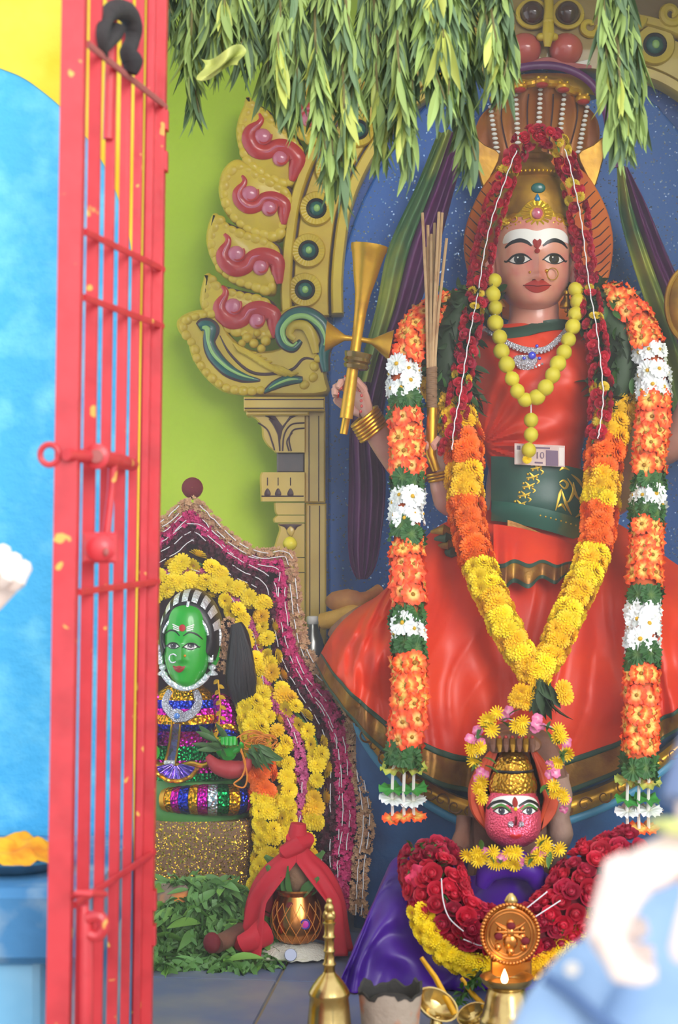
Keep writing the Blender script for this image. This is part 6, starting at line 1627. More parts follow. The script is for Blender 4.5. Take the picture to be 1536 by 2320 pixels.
def rcl(u, v):
    # cape round the pot, open towards the front (the opening widens downwards)
    gap = math.radians(38)*min(1, max(0, (v - 0.16)/0.35))**0.7
    a = lerp(-PI/2 + gap, 1.5*PI - gap, u)
    r = stable([(0, 0.012), (0.10, 0.032), (0.22, 0.060), (0.45, 0.084), (0.8, 0.098), (1, 0.108)], v)
    r *= 1 + 0.10*math.sin(u*56 + 3*v + 2*math.sin(u*9))*min(1, v*1.6) + 0.07*math.sin(u*17 + v*2)*v
    z = lerp(cpos.z + 0.208, ZF + 0.014, v)
    return Vector((cpos.x + r*math.cos(a)*1.08, cpos.y - 0.004 + r*math.sin(a)*0.8, z))
mk('drape', thick(grid(rcl, 150, 34), 0.004), M_rcl, parent=rc, auto=0)
kt = cpos + Vector((0.0, -0.004, 0.196))
mk('knot', tube([kt + Vector((-0.026, 0.01, -0.03)), kt + Vector((-0.02, -0.014, -0.005)), kt + Vector((0.006, -0.016, 0.012)), kt + Vector((0.022, 0.0, 0.018)), kt + Vector((0.016, 0.015, 0.0)), kt + Vector((-0.01, 0.014, 0.005)), kt + Vector((-0.012, -0.01, 0.026))], [0.012, 0.018, 0.019, 0.016, 0.016, 0.018, 0.010], 12), M_rcl, parent=rc)
mk('knot_tuft', tube([kt + Vector((0, 0, 0.01)), kt + Vector((0.002, 0, 0.032)), kt + Vector((0.004, 0, 0.052))], [0.018, 0.020, 0.016], 12), M_rcl, parent=rc)
mk('trailing_end', tube([W(600, 2110, DP - 0.03), W(572, 2130, DP - 0.06), W(548, 2140, DP - 0.06), W(536, 2146, DP - 0.05)], [0.03, 0.024, 0.02, 0.008], 12, True, 0.7), M_rcl, parent=rc)
for (x, y, L, dx) in ((660, 1990, 0.075, -0.85), (690, 1975, 0.06, 0.7), (655, 1975, 0.045, -0.6)):
    V, F = leaf_mesh(L, 0.22*L, 7, 0.005, 0.5); q = Vector((dx, -0.1, 0.75)).to_track_quat('X', 'Y').to_matrix()
    mk('leaf', ([W(x, y, DP + 0.02) + q @ v for v in V], F), M_mango, parent=mg)

# ---- heap of neem twigs and a bark roll on the floor
NH = thing('leaf_heap', 'heap of fresh green neem leaves on the floor before the glitter pedestal', 'leaf heap', Vector((W(440, 0, 3.74).x, -0.28, ZF)))
me_n2 = proto('heap_leaflet', leaf_mesh(1, 0.15, 6, 0.3, 0.45), mat('heap_green', (96, 140, 72), 0.5, rnd=0.28))
me_n3 = proto('heap_leaflet_b', leaf_mesh(1, 0.22, 6, 0.25, 0.4), mat('heap_green_b', (124, 170, 76), 0.5, rnd=0.2))
cxh = W(446, 0, 3.74).x
def heapz(x, y): return ZF + max(0.0, 0.135*(1 - ((x-cxh)/0.21)**2) * math.exp(-((y + 0.20)/0.10)**2))
def heap_leaf(i, rnd):
    x = cxh + rnd.uniform(-0.17, 0.165); y = rnd.uniform(-0.42, -0.155)
    z = heapz(x, y)*1.0
    d = Vector((rnd.uniform(-1, 1), rnd.uniform(-0.9, 0.25), rnd.uniform(-0.75, 0.25)))
    return Vector((x, y, z + 0.010)), d
rnd = random.Random(5)
for i in range(290):
    p, d = heap_leaf(i, rnd)
    inst('leaf', me_n2 if rnd.random() < 0.7 else me_n3, p, NH, d.to_track_quat('X', 'Z') @ Quaternion((1, 0, 0), rnd.uniform(-0.8, 0.8)), rnd.uniform(0.045, 0.085))
V, F = [], []; lm = leaf_mesh(1, 0.15, 5, 0.3, 0.45)
for i in range(1100):
    p, d = heap_leaf(i, rnd); q = (d.to_track_quat('X', 'Z') @ Quaternion((1, 0, 0), rnd.uniform(-0.8, 0.8))).to_matrix(); s = rnd.uniform(0.035, 0.06)
    o = len(V); V += [p - Vector((0, 0, rnd.uniform(0, 0.02))) + q @ (v*s) for v in lm[0]]; F += [tuple(k2+o for k2 in f) for f in lm[1]]
mk('inner_leaves', (V, F), bpy.data.materials['heap_green'], parent=NH, kind='stuff')
mk('leaf_bed', grid(lambda u, v: Vector((cxh - 0.17 + 0.335*u, -0.40 + 0.24*v, heapz(cxh - 0.17 + 0.335*u, -0.40 + 0.24*v) - 0.004)), 24, 24), bpy.data.materials['heap_green'], parent=NH)
c1 = thing('bark_roll', 'short brown bark roll with a dark end lying beside the leaf heap', 'bark roll', W(510, 2140, 3.62))
mk('roll', tube([W(490, 2140, 3.62), W(520, 2126, 3.66), W(548, 2108, 3.70)], [0.018, 0.019, 0.018], 14), M_brown, parent=c1)
mk('end_cap', ball(W(480, 2136, 3.61), 0.018, 0.014, 0.022, 12, 8), M_maroon, parent=c1)
gc_ = W(395, 2035, 3.78)
tag(mk('ash_lump', grid(lambda u, v: gc_ + Vector((0.06*(1-v)*math.cos(u*2*PI), 0.04*(1-v)*math.sin(u*2*PI), 0.03*math.sqrt(1-(1-v)**2) + 0.006*noise.noise(Vector((6*(1-v)*math.cos(u*2*PI), 6*(1-v)*math.sin(u*2*PI), 1))))), 30, 10, True), mat('ash_grey', (140, 120, 106), 0.85, bump=(60, 0.8, 0.005), var=(12, (222, 130, 50), 0.52, 0.66))), 'grey lump smeared with orange powder behind the leaf heap', 'lump')
# ================================================================ pink metal mask with gold crown, brown idol behind it
DQ = 3.52
kq = K(DQ)
ID = thing('stone_idol', 'weathered brown stone idol slab with legs standing behind the pink mask', 'stone idol', W(1165, 1990, 3.62))
mk('back_slab', relief([(1064, 1930), (1060, 1850), (1066, 1770), (1076, 1700), (1110, 1650), (1165, 1636), (1225, 1650), (1262, 1690), (1280, 1760), (1276, 1850), (1268, 1930), (1255, 1990), (1075, 1990)], 3.66, 0.07, 8, 4), M_brown, parent=ID)
M_stone = mat('stone_grey_brown', (150, 120, 106), 0.75, bump=(40, 0.6, 0.005), var=(14, (116, 86, 74), 0.42, 0.7))
mk('stone_leg', tube([W(x, y, 3.585) for x, y in cat([(1262, 1762), (1268, 1800), (1266, 1850), (1270, 1890), (1266, 1930), (1268, 1985)], 6)], [0.022, 0.026, 0.022, 0.026, 0.016, 0.020], 14), M_stone, parent=ID)
mk('stone_block', pbox(1238, 1290, 1755, 1812, 3.60, 0.05, 0.006), M_stone, parent=ID)
ft = mk('stone_foot', tube([W(1052, 1850, 3.60), W(1048, 1885, 3.59), W(1042, 1915, 3.565), W(1038, 1930, 3.54)], [0.016, 0.015, 0.020, 0.014], 12), M_brown, parent=ID)
for q in range(4): mk('toe', ball(W(1026 + 9*q, 1930 + q, 3.535), 0.0055, 0.008, 0.006, 8, 6), M_brown, parent=ft)
PM = thing('pink_mask', 'pink metallic goddess mask with gold crown wearing a flower wreath', 'mask', W(1162, 1915, DQ))
ph = Head(1162, DQ + 0.01, [(1786, 44, 30), (1800, 54, 42), (1820, 60, 52), (1850, 63, 60), (1875, 63, 62), (1895, 55, 58), (1908, 40, 48), (1916, 22, 34), (1919, 4, 10)],
    bumps=[(1162, 1848, 8, 12, 12), (1162, 1832, 5, 16, 7), (1162, 1880, 15, 6, 5), (1140, 1828, 16, 9, -3), (1186, 1828, 16, 9, -3)])
M_pinkm = foil('pink_metal', (240, 92, 122), 240, 0.3, 0.35, 0.55)
pm = mk('face', ph.mesh(50, 44), M_pinkm, parent=PM)
mk('forehead_paint', ph.patch([(1108, 1824), (1112, 1808), (1130, 1798), (1162, 1796), (1194, 1798), (1212, 1808), (1218, 1826), (1190, 1812), (1164, 1824), (1136, 1811)], 0.9, 3, 14), M_white, parent=pm)
mk('brow_line', ph.stroke([(1102, 1830), (1114, 1814), (1136, 1808), (1156, 1818)], [3, 6, 7, 5], 1.8), M_black, parent=pm)
mk('brow_line', ph.stroke([(1170, 1818), (1192, 1808), (1212, 1816), (1224, 1834)], [5, 7, 6, 3], 1.8), M_black, parent=pm)
M_lid = mat('eyelid_green', (70, 130, 50), 0.4)
for ex in (1132, 1194):
    mk('eyelid', ph.stroke([(ex - 20, 1826), (ex, 1816), (ex + 20, 1828)], [3, 7, 3], 1.4), M_lid, parent=pm)
    eye(ph, pm, ex, 1829, 17, M_white, M_diris, M_black, M_black, 2.4, 0.7)
mk('nose_line', ph.stroke([(1162, 1838), (1162, 1850), (1161, 1858)], [5, 6, 4], 1.5), mat('mask_dark_red', (110, 20, 36), 0.4), parent=pm)
for dx in (-11, 12): mk('nose_stone', ball(ph.at(1162 + dx, 1856, 4), 0.0062, 0.005, 0.0062, 10, 6), M_stones, parent=pm)
mk('lips', ph.patch([(1148, 1882), (1156, 1878), (1162, 1880), (1168, 1878), (1176, 1882), (1162, 1890)], 1.5, 3, 3, 2), mat('mask_lip', (206, 50, 42), 0.35), parent=pm)
mk('forehead_dot', ph.patch([(1162, 1798), (1168, 1808), (1166, 1818), (1158, 1818), (1156, 1808)], 3, 3, 3, 2), M_kum, parent=pm)
mk('forehead_dot', ball(ph.at(1162, 1823, 3), 0.004), mat('yellow_dot', (236, 196, 30), 0.5), parent=pm)
M_gfoil = foil('gold_crown_foil', (190, 140, 44), 150, 0.25, 0.4)
cz_ = W(1162, 1800, DQ + 0.015)
mk('crown', lathe([(52*kq, -0.004), (54*kq, 0.004), (56*kq, 0.014), (54*kq, 0.028), (47*kq, 0.044), (43*kq, 0.049), (46*kq, 0.052), (44*kq, 0.058), (34*kq, 0.074), (22*kq, 0.085), (10*kq, 0.092), (2*kq, 0.098)], cz_, 28, 0.8), M_gfoil, parent=PM)
for zz, rr_ in ((0.049, 45), (0.0, 55)):
    mk('crown_line', tube([cz_ + Vector((rr_*kq*math.cos(a), rr_*kq*0.8*math.sin(a), zz)) for a in [i*2*PI/28 for i in range(29)]], 0.003, 6, False), M_black, parent=PM)
M_flame = mat('orange_paint', (206, 76, 34), 0.5, bump=(60, 0.3, 0.003), var=(14, (184, 60, 30), 0.4, 0.7))
for s in (-1, 1):
    P = [(1162 + s*58, 1880), (1162 + s*94, 1840), (1162 + s*102, 1790), (1162 + s*86, 1745), (1162 + s*52, 1700), (1162 + s*30, 1690), (1162 + s*44, 1730), (1162 + s*56, 1770), (1162 + s*64, 1810), (1162 + s*62, 1850)]
    fl_ = mk('flame_wing', relief(P if s > 0 else P[::-1], DQ + 0.05, 0.03, 4, 4), M_flame, parent=PM)
    mk('wing_fold', tube([W(1162 + s*60, 1870, DQ + 0.018), W(1162 + s*78, 1810, DQ + 0.016), W(1162 + s*62, 1750, DQ + 0.018), W(1162 + s*46, 1706, DQ + 0.02)], [0.003, 0.007, 0.006, 0.002], 8), M_flame, parent=fl_)
hdp = [(1112, 1672), (1140, 1662), (1165, 1660), (1190, 1663), (1212, 1674)]
cb = mk('snake_canopy', relief([(1108, 1668), (1160, 1652), (1216, 1670), (1224, 1690), (1205, 1702), (1160, 1696), (1118, 1704), (1104, 1690)], DQ + 0.02, 0.035, 6, 4), mat('canopy_brown', (140, 96, 70), 0.55, bump=(60, 0.6, 0.004), var=(20, (100, 70, 60), 0.4, 0.7)), parent=PM)
for q in range(7):
    x = 1116 + 15*q
    hd_ = mk('snake_head', tube([W(x, 1672, DQ - 0.012), W(x, 1690, DQ - 0.028), W(x + 1, 1704, DQ - 0.03)], [0.006, 0.0065, 0.003], 8), M_oldgold if q % 2 else M_brown, parent=cb)
    mk('red_dot', ball(W(x, 1670, DQ - 0.018), 0.0035), M_lip, parent=cb)
def flower_piece(root, x, y, d, me, sz, v=None): return inst('flower', me, W(x, y, d), root, face_out(v or (random.uniform(-.5, .5), -1, random.uniform(-.4, .5))), sz)
# spiky yellow chrysanthemum and pink oleander
def spiky():
    V, F = [], []
    petal_ring(V, F, 14, 0.1, 1.0, 0.05, 0.25, 0.10, 0, 0.02); petal_ring(V, F, 12, 0.1, 0.8, 0.12, 0.5, 0.09, 0.3, 0.02); petal_ring(V, F, 8, 0.05, 0.5, 0.2, 0.65, 0.08, 0.1, 0.02)
    return V, F
me_spk = proto('spiky_yellow', spiky(), mat('spiky_yellow', (244, 206, 20), 0.6, rnd=0.1))
me_pnk = proto('pink_oleander', daisy_mesh(5, 0.2, 0.3), radial('oleander_pink', [(0, (240, 190, 200)), (0.5, (220, 120, 160)), (1, (206, 96, 146))], 1.0, 0.6, 0.12))
def wreath(label, pts, d):
    t = thing('mixed_wreath', label, 'wreath', W(pts[0][0], pts[0][1], d))
    path = [W(x, y, d - 0.004*math.sin(i*0.7)) for i, (x, y) in enumerate(cat(pts, 8))]
    mk('thread', tube(path, 0.002, 6), M_thread, parent=t)
    for i, (p, tt, s) in enumerate(resample(path, 0.0125)):
        blk = int(s*len(pts)*1.6) % 3
        for q in range(2):
            off = Vector((random.uniform(-1, 1)*0.015, -0.008 - random.uniform(0, 0.012), random.uniform(-1, 1)*0.014))
            if blk == 0: inst('flower', me_spk, p + off, t, face_out((random.uniform(-.6, .6), -1, random.uniform(-.5, .6))), random.uniform(0.013, 0.018))
            elif blk == 1: inst('flower', me_pnk, p + off, t, face_out((random.uniform(-.7, .7), -1, random.uniform(-.6, .6))), random.uniform(0.009, 0.013))
            else: inst('leaf', me_leafg, p + off, t, Vector((random.uniform(-1, 1), -0.5, random.uniform(-1, 1))).to_track_quat('X', 'Z'), random.uniform(0.022, 0.034))
    return t
wreath('wreath of yellow and pink flowers arched over the pink mask', [(1080, 1790), (1086, 1745), (1076, 1700), (1084, 1655), (1130, 1622), (1170, 1636), (1212, 1640), (1258, 1652), (1276, 1690), (1260, 1735), (1250, 1770), (1266, 1815)], DQ - 0.03)
wreath('short string of yellow and pink flowers under the chin of the pink mask', [(1062, 1936), (1092, 1932), (1120, 1940), (1150, 1934), (1180, 1946), (1210, 1940), (1236, 1912), (1256, 1916)], DQ - 0.07)

# ================================================================ purple draped figure below the mask
M_violet = mat('violet_silk', (76, 22, 150), 0.38, sheen=0.15, bump=(260, 0.1, 0.001), var=(7, (60, 16, 128), 0.4, 0.7))
VF = thing('violet_drape', 'glossy violet silk draped over the low figure below the pink mask', 'cloth', W(1160, 2250, 3.41))
V_top = cat([(868, 1990), (890, 1950), (940, 1932), (1010, 1950), (1070, 1985), (1108, 1962), (1160, 1948), (1212, 1962), (1260, 1985), (1330, 1950), (1400, 1935), (1450, 1960), (1480, 2000)], 8)
V_bot = cat([(752, 2262), (800, 2274), (880, 2278), (980, 2280), (1080, 2268), (1180, 2268), (1280, 2266), (1400, 2262), (1500, 2256), (1600, 2250)], 8)
def vio(u, v):
    a = along(V_top, u); b = along(V_bot, u)
    x = lerp(a[0], b[0], v); y = lerp(a[1], b[1], v)
    d = lerp(3.57, 3.415, v**0.8) - 0.05*math.sin(v*PI)*(0.3 + 0.7*math.sin(u*PI))
    n1 = noise.noise(Vector((u*4, v*1.5, 4)))
    f = 0.017*math.sin(u*46 + 6*n1 + 5*v)*(0.25 + v)*(0.4 + abs(noise.noise(Vector((u*6, v, 7))))*1.2) + 0.020*noise.noise(Vector((u*9 - v*5, v*4 + u*6, 2)))
    p = W(x, y, d) + Vector((0, f, 0)); p.z = max(p.z, ZF + 0.003); return p
mk('silk', thick(grid(vio, 150, 60), 0.005), M_violet, parent=VF, auto=0)
mk('neck_roll', tube([W(x, y, 3.47) for x, y in cat([(1090, 2010), (1110, 1972), (1160, 1956), (1205, 1975), (1222, 2015)], 6)], [0.012, 0.024, 0.03, 0.024, 0.012], 14), M_violet, parent=VF)
# ---- thick red rose garland on it
RR = thing('rose_garland', 'thick U shaped garland of crimson roses lying on the violet silk', 'garland', W(1120, 2140, 3.38))
rp_ = [(972, 1952, 3.50), (985, 2000, 3.46), (1000, 2050, 3.43), (1035, 2095, 3.41), (1090, 2125, 3.40), (1160, 2135, 3.40), (1230, 2110, 3.41), (1285, 2060, 3.42), (1325, 2005, 3.45), (1370, 1965, 3.48), (1420, 1945, 3.50)]
path = smooth_path(rp_, 8)
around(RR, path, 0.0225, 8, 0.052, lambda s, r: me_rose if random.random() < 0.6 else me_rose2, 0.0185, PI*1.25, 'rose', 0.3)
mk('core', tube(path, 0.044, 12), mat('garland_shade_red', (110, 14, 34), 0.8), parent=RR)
me_pet = proto('loose_petal', daisy_mesh(3, 0.3, 0.4), mat('pink_rose_petal', (222, 50, 96), 0.6, rnd=0.15))
for i in range(16): inst('rose', me_pet, W(944 + random.uniform(-8, 18), lerp(1975, 2062, i/15), 3.425), RR, face_out((-0.6, -1, 0.2)), 0.016)
for i in range(34):
    p, t, s = random.choice(resample(path, 0.02)); side, fr = frame_at(t)
    if fr.y > 0: fr = -fr
    a = random.uniform(-1.2, 1.2); inst('sepal', me_leafg, p + (fr*math.cos(a) + side*math.sin(a))*0.054, RR, Vector((random.uniform(-1, 1), -0.4, random.uniform(-1, 1))).to_track_quat('X', 'Z'), 0.02)
for pp_ in ([(1000, 1990), (1004, 2040), (1018, 2080), (1050, 2110)], [(1190, 2060), (1220, 2036), (1240, 2020)], [(1200, 2085), (1236, 2062), (1270, 2040)], [(1050, 2128), (1080, 2140), (1092, 2142)]):
    mk('thread', tube([W(x, y, 3.336) for x, y in cat(pp_, 5)], 0.0013, 6), M_thread, parent=RR)
for i in range(40):
    inst('leaf', me_leafg, W(random.uniform(925, 1000), random.uniform(1912, 1975), 3.46 + random.uniform(-0.03, 0.02)), RR, Vector((random.uniform(-1, 1), -0.6, random.uniform(-0.6, 1))).to_track_quat('X', 'Z'), random.uniform(0.02, 0.034))
YB = thing('yellow_marigold_string', 'bright yellow marigold string edging the lower rim of the rose garland', 'garland', W(1100, 2190, 3.36))
path = smooth_path([(950, 2062, 3.40), (965, 2100, 3.385), (995, 2145, 3.37), (1040, 2176, 3.36), (1100, 2192, 3.355), (1170, 2196, 3.355), (1230, 2178, 3.36), (1270, 2148, 3.375), (1310, 2100, 3.40), (1350, 2050, 3.42)], 8)
around(YB, path, 0.0175, 3, 0.016, lambda s, r: me_mar['y' if s < 0.5 or random.random() < 0.4 else 'g'], 0.0175, PI*1.1)
mk('core', tube(path, 0.014, 8), MM_yel, parent=YB)

# ================================================================ brass oil lamp with embossed round back plate
DL = 3.15; kl = K(DL)
lc = Vector((W(1148, 0, DL).x, DL - 4, ZF))
LA = thing('brass_lamp', 'brass oil lamp with embossed round back plate and burning wick', 'lamp', lc)
def zl(py): return W(0, py, DL).z - ZF
mk('base', lathe([(66*kl, 0.0), (68*kl, 0.008), (62*kl, 0.016), (64*kl, zl(2310)), (62*kl, zl(2304)), (56*kl, zl(2298)), (52*kl, zl(2280)), (46*kl, zl(2250)), (40*kl, zl(2236)), (30*kl, zl(2230))], lc, 32), M_brass, parent=LA)
mk('dish', lathe([(20*kl, zl(2240)), (44*kl, zl(2236)), (56*kl, zl(2226)), (60*kl, zl(2216)), (61*kl, zl(2212)), (57*kl, zl(2214)), (46*kl, zl(2226)), (2*kl, zl(2230))], lc, 32), M_brass, parent=LA)
dpl = DL + 0.035
bp_ = mk('back_plate', relief([(1156 + 63*math.cos(a), 2116 + 66*math.sin(a)) for a in [i*2*PI/40 for i in range(40)]], dpl + 0.012, 0.014, 4, 1), M_copper, parent=LA)
mk('plate_neck', pbox(1112, 1205, 2176, 2216, dpl, 0.012, 0.003), M_copper, parent=LA)
me_bd = proto('rim_bead', ball(Vector((0, 0, 0)), 0.0042, 0.0035, 0.0042, 8, 5), M_copper)
for i in range(52):
    a = i*2*PI/52; inst('rim_bead', me_bd, W(1156 + 64*math.cos(a), 2116 + 67*math.sin(a), dpl - 0.001), bp_)
for r_, th_ in ((54, 0.002), (47, 0.0015)):
    mk('plate_ring', tube([W(1156 + r_*math.cos(a), 2116 + r_*1.04*math.sin(a), dpl - 0.002) for a in [i*2*PI/40 for i in range(41)]], th_, 6, False), M_copper, parent=bp_)
# embossed seated figure and attendants on the plate
for (x, y, r) in ((1156, 2092, 9), (1156, 2112, 13), (1156, 2134, 18), (1132, 2104, 7), (1132, 2120, 9), (1182, 2104, 7), (1182, 2122, 9), (1128, 2146, 9), (1186, 2146, 9), (1156, 2156, 10)):
    mk('embossed_boss', ball(W(x, y, dpl - 0.001), r*kl, 0.006, r*kl*1.1, 12, 7), M_copper, parent=bp_)
for s in (-1, 1):
    for q in range(3):
        mk('embossed_arm', tube([W(1156 + s*8, 2106 + 6*q, dpl - 0.004), W(1156 + s*22, 2100 + 12*q, dpl - 0.006), W(1156 + s*34, 2090 + 22*q, dpl - 0.003)], [0.003, 0.0028, 0.001], 6), M_copper, parent=bp_)
for x, y in ((1158, 2098), (1130, 2122), (1190, 2132)): mk('kumkum_mark', ball(W(x, y, dpl - 0.007), 0.008, 0.003, 0.007, 8, 5), M_maroon, parent=bp_)
mk('finial', lathe([(0.014, 0), (0.010, 0.006), (0.013, 0.012), (0.009, 0.020), (0.003, 0.026)], W(1158, 2056, dpl + 0.004), 14, 0.6), M_brass, parent=LA)
mf = bpy.data.materials.new('flame'); mf.use_nodes = True
b_ = mf.node_tree.nodes['Principled BSDF']; b_.inputs['Base Color'].default_value = (1, 0.7, 0.3, 1); b_.inputs['Emission Color'].default_value = (1, 0.62, 0.25, 1); b_.inputs['Emission Strength'].default_value = 9
mk('flame', lathe([(0.001, 0), (0.005, 0.004), (0.0065, 0.009), (0.005, 0.016), (0.002, 0.023), (0.0004, 0.027)], W(1143, 2230, DL - 0.035), 12), mf, parent=LA)
mk('wick', tube([W(1143, 2236, DL - 0.02), W(1143, 2229, DL - 0.035)], 0.0015, 6), M_black, parent=LA)
# ================================================================ brass hand bell
DB = 3.05; kb = K(DB)
bc = Vector((W(746, 0, DB).x, DB - 4, ZF))
BL = thing('hand_bell', 'brass hand bell with tall ringed handle standing on the stone floor', 'bell', bc)
def zb(py): return W(0, py, DB).z - ZF
mk('bell_cup', lathe([(62*kb, 0.0), (64*kb, 0.006), (60*kb, zb(2360)), (50*kb, zb(2320)), (46*kb, zb(2280)), (44*kb, zb(2258)), (47*kb, zb(2252)), (46*kb, zb(2246)), (38*kb, zb(2232)), (26*kb, zb(2216)), (16*kb, zb(2206)), (13*kb, zb(2200))], bc, 36), M_brass, parent=BL)
mk('handle', lathe([(14*kb, zb(2208)), (13*kb, zb(2190)), (16*kb, zb(2184)), (12*kb, zb(2178)), (11*kb, zb(2160)), (14*kb, zb(2154)), (11*kb, zb(2148)), (11*kb, zb(2128)), (15*kb, zb(2122)), (11*kb, zb(2116)), (12*kb, zb(2098)), (15*kb, zb(2090)), (10*kb, zb(2086))], bc, 20), M_brass, parent=BL)
fg = mk('finial_figure', join(ball(bc + Vector((0, 0, zb(2076))), 15*kb, 12*kb, 14*kb, 14, 8), ball(bc + Vector((0, -0.002, zb(2056))), 11*kb, 10*kb, 12*kb, 14, 8), ball(bc + Vector((-0.006, -0.003, zb(2070))), 6*kb, 6*kb, 9*kb, 10, 6), ball(bc + Vector((0.006, -0.003, zb(2070))), 6*kb, 6*kb, 9*kb, 10, 6), ball(bc + Vector((0, 0, zb(2042))), 7*kb, 7*kb, 8*kb, 10, 6)), M_brass, parent=BL)
# ================================================================ charred clay cup, brass ladles, leaf string
cc = Vector((W(884, 0, 3.08).x, 3.08 - 4, ZF)); kk_ = K(3.08)
CP = thing('clay_cup', 'pale clay incense cup with charred ragged rim between bell and lamp', 'clay cup', cc)
def cup(u, v):
    a = u*2*PI; rag = 0.010*noise.noise(Vector((3*math.cos(a), 3*math.sin(a), 5))) + (0.010 if math.sin(3*a + 0.6) > 0.6 else 0)
    H = W(0, 2244, 3.08).z - ZF + rag
    if v < 0.5: t = v*2; return cc + Vector(((62 + 10*t)*kk_*math.cos(a), (62 + 10*t)*kk_*math.sin(a), H*t))
    t = (v-0.5)*2; return cc + Vector(((70 - 12*t)*kk_*math.cos(a), (70 - 12*t)*kk_*math.sin(a), H - 0.05*t))
mk('wall', grid(cup, 60, 24, True), mat('clay_pale', (176, 160, 144), 0.8, bump=(50, 0.6, 0.005), var=(16, (196, 112, 70), 0.5, 0.68)), parent=CP)
mk('charred_rim', grid(lambda u, v: cup(u, 0.47 + 0.53*v) + Vector((-0.0012*math.cos(u*2*PI)*(1 if v > 0.1 else -1), -0.0012*math.sin(u*2*PI)*(1 if v > 0.1 else -1), 0.001)), 60, 20, True), mat('soot', (62, 60, 58), 0.9, bump=(60, 0.6, 0.004)), parent=CP)
mk('ash_fill', lathe([(62*kk_, 0), (40*kk_, 0.012), (1*kk_, 0.018)], cc + Vector((0, 0, W(0, 2275, 3.08).z - ZF)), 30), bpy.data.materials['soot'], parent=CP)
def ladle(label, x, y, d, s, tilt):
    t = thing('brass_ladle', label, 'ladle', Vector((W(x, y, d).x, d - 4, ZF)))
    p = W(x, y, d); q = Matrix.Rotation(tilt, 3, 'Y') @ Matrix.Rotation(0.9, 3, 'X')
    mk('bowl', lathe([(0.001, -0.02*s), (0.018*s, -0.017*s), (0.030*s, -0.005*s), (0.034*s, 0.006*s), (0.031*s, 0.006*s), (0.016*s, -0.010*s), (0.001, -0.013*s)], p, 22, 0.7, q), M_brass, parent=t)
    mk('arm', tube([p + q @ Vector((0.03*s, 0, 0.004)), p + Vector((0.0, 0.03, 0.035*s)), p + Vector((-0.02*s, 0.05, 0.06*s))], [0.006, 0.005, 0.004], 8, True, 0.5), M_goldp, parent=t)
    mk('foot', tube([Vector((p.x, p.y, ZF)), Vector((p.x, p.y, p.z - 0.015*s))], [0.016, 0.009], 12), M_brass, parent=t)
ladle('brass ladle with dark hollow leaning beside the clay cup', 988, 2278, 3.12, 1.2, 0.5)
ladle('smaller brass ladle half hidden left of the lamp base', 1072, 2300, 3.2, 0.9, -0.4)
LS = thing('leaf_string', 'short string of round green leaves between the ladle and the lamp', 'leaf string', W(1050, 2260, 3.24))
for i in range(46):
    t = i/45; x = lerp(1088, 1030, t); y = lerp(2205, 2272, t)
    inst('leaf', me_leafg, W(x + random.uniform(-12, 12), y + random.uniform(-10, 10), 3.24 + random.uniform(-0.012, 0.012)), LS, Vector((random.uniform(-1, 1), -0.6, random.uniform(-1, 1))).to_track_quat('X', 'Z'), random.uniform(0.016, 0.026))
mk('stem', tube([W(1090, 2200, 3.25), W(1060, 2240, 3.25), W(1032, 2278, 3.25)], 0.004, 6), M_dleaf, parent=LS)
# ================================================================ red iron folding gate
def chips(name, col, spot, scale=30, lo=0.69, hi=0.72):
    m = mat(name, col, 0.42, 0.0, bump=(30, 0.3, 0.003), var=(18, (184, 48, 56), 0.45, 0.75), coat=0.15, detail=4)
    n = m.node_tree.nodes; l = m.node_tree.links; b = n['Principled BSDF']
    src = b.inputs['Base Color'].links[0].from_socket
    tc = n.new('ShaderNodeTexCoord'); nz = n.new('ShaderNodeTexNoise'); nz.inputs['Scale'].default_value = scale
    l.new(tc.outputs['Object'], nz.inputs['Vector'])
    rp = n.new('ShaderNodeValToRGB'); rp.color_ramp.elements[0].position = lo; rp.color_ramp.elements[1].position = hi
    l.new(nz.outputs['Fac'], rp.inputs['Fac'])
    mx = n.new('ShaderNodeMix'); mx.data_type = 'RGBA'; l.new(rp.outputs['Color'], mx.inputs[0]); l.new(src, mx.inputs[6]); mx.inputs[7].default_value = srgb(spot)
    l.new(mx.outputs[2], b.inputs['Base Color'])
    return m
M_gate = chips('gate_red', (208, 58, 66), (232, 176, 84))
M_rust = mat('gate_rust', (166, 92, 88), 0.6, bump=(50, 0.5, 0.003))
LEAN = 0.0155
def GP(s, z, n=0.0):
    """point on the gate plane: s 0 near left post .. 1 far right post; n = towards the left/camera side normal"""
    x = lerp(-0.370, -0.300, s) + (z - 1.16)*LEAN; d = lerp(2.40, 2.80, s)
    return Vector((x, d - 4, z)) + Vector((-0.985, -0.17, 0))*n
gdir = (GP(1, 1.16) - GP(0, 1.16)).normalized(); gn = Vector((0, 0, 1)).cross(gdir)
GT = thing('iron_gate', 'red painted iron folding gate standing open at the left', 'gate', GP(0.5, 0.0))
def flat_bar(s, z0, z1, w, t, name='bar', m=M_gate, par=GT):
    V, F = [], []
    for z in (z0, z1):
        c = GP(s, z)
        for a, b in ((-1, -1), (1, -1), (1, 1), (-1, 1)): V.append(c + Vector((a*w/2, b*t/2, 0)))
    F = [(0,1,2,3), (7,6,5,4)] + [(k, k+4, (k+1) % 4 + 4, (k+1) % 4) for k in range(4)]
    return mk(name, (V, F), m, parent=par, smooth=False)
Z0, Z1 = 0.02, 2.35
pl_ = flat_bar(0.0, Z0, Z1, 0.031, 0.03, 'post')
flat_bar(1.0, Z0, Z1, 0.031, 0.03, 'post')
flat_bar(0.93, Z0, Z1, 0.010, 0.02, 'bar')
for s, w in ((0.235, 0.0165), (0.42, 0.0135), (0.60, 0.0145), (0.765, 0.0125)): flat_bar(s, Z0, Z1, w, 0.014)
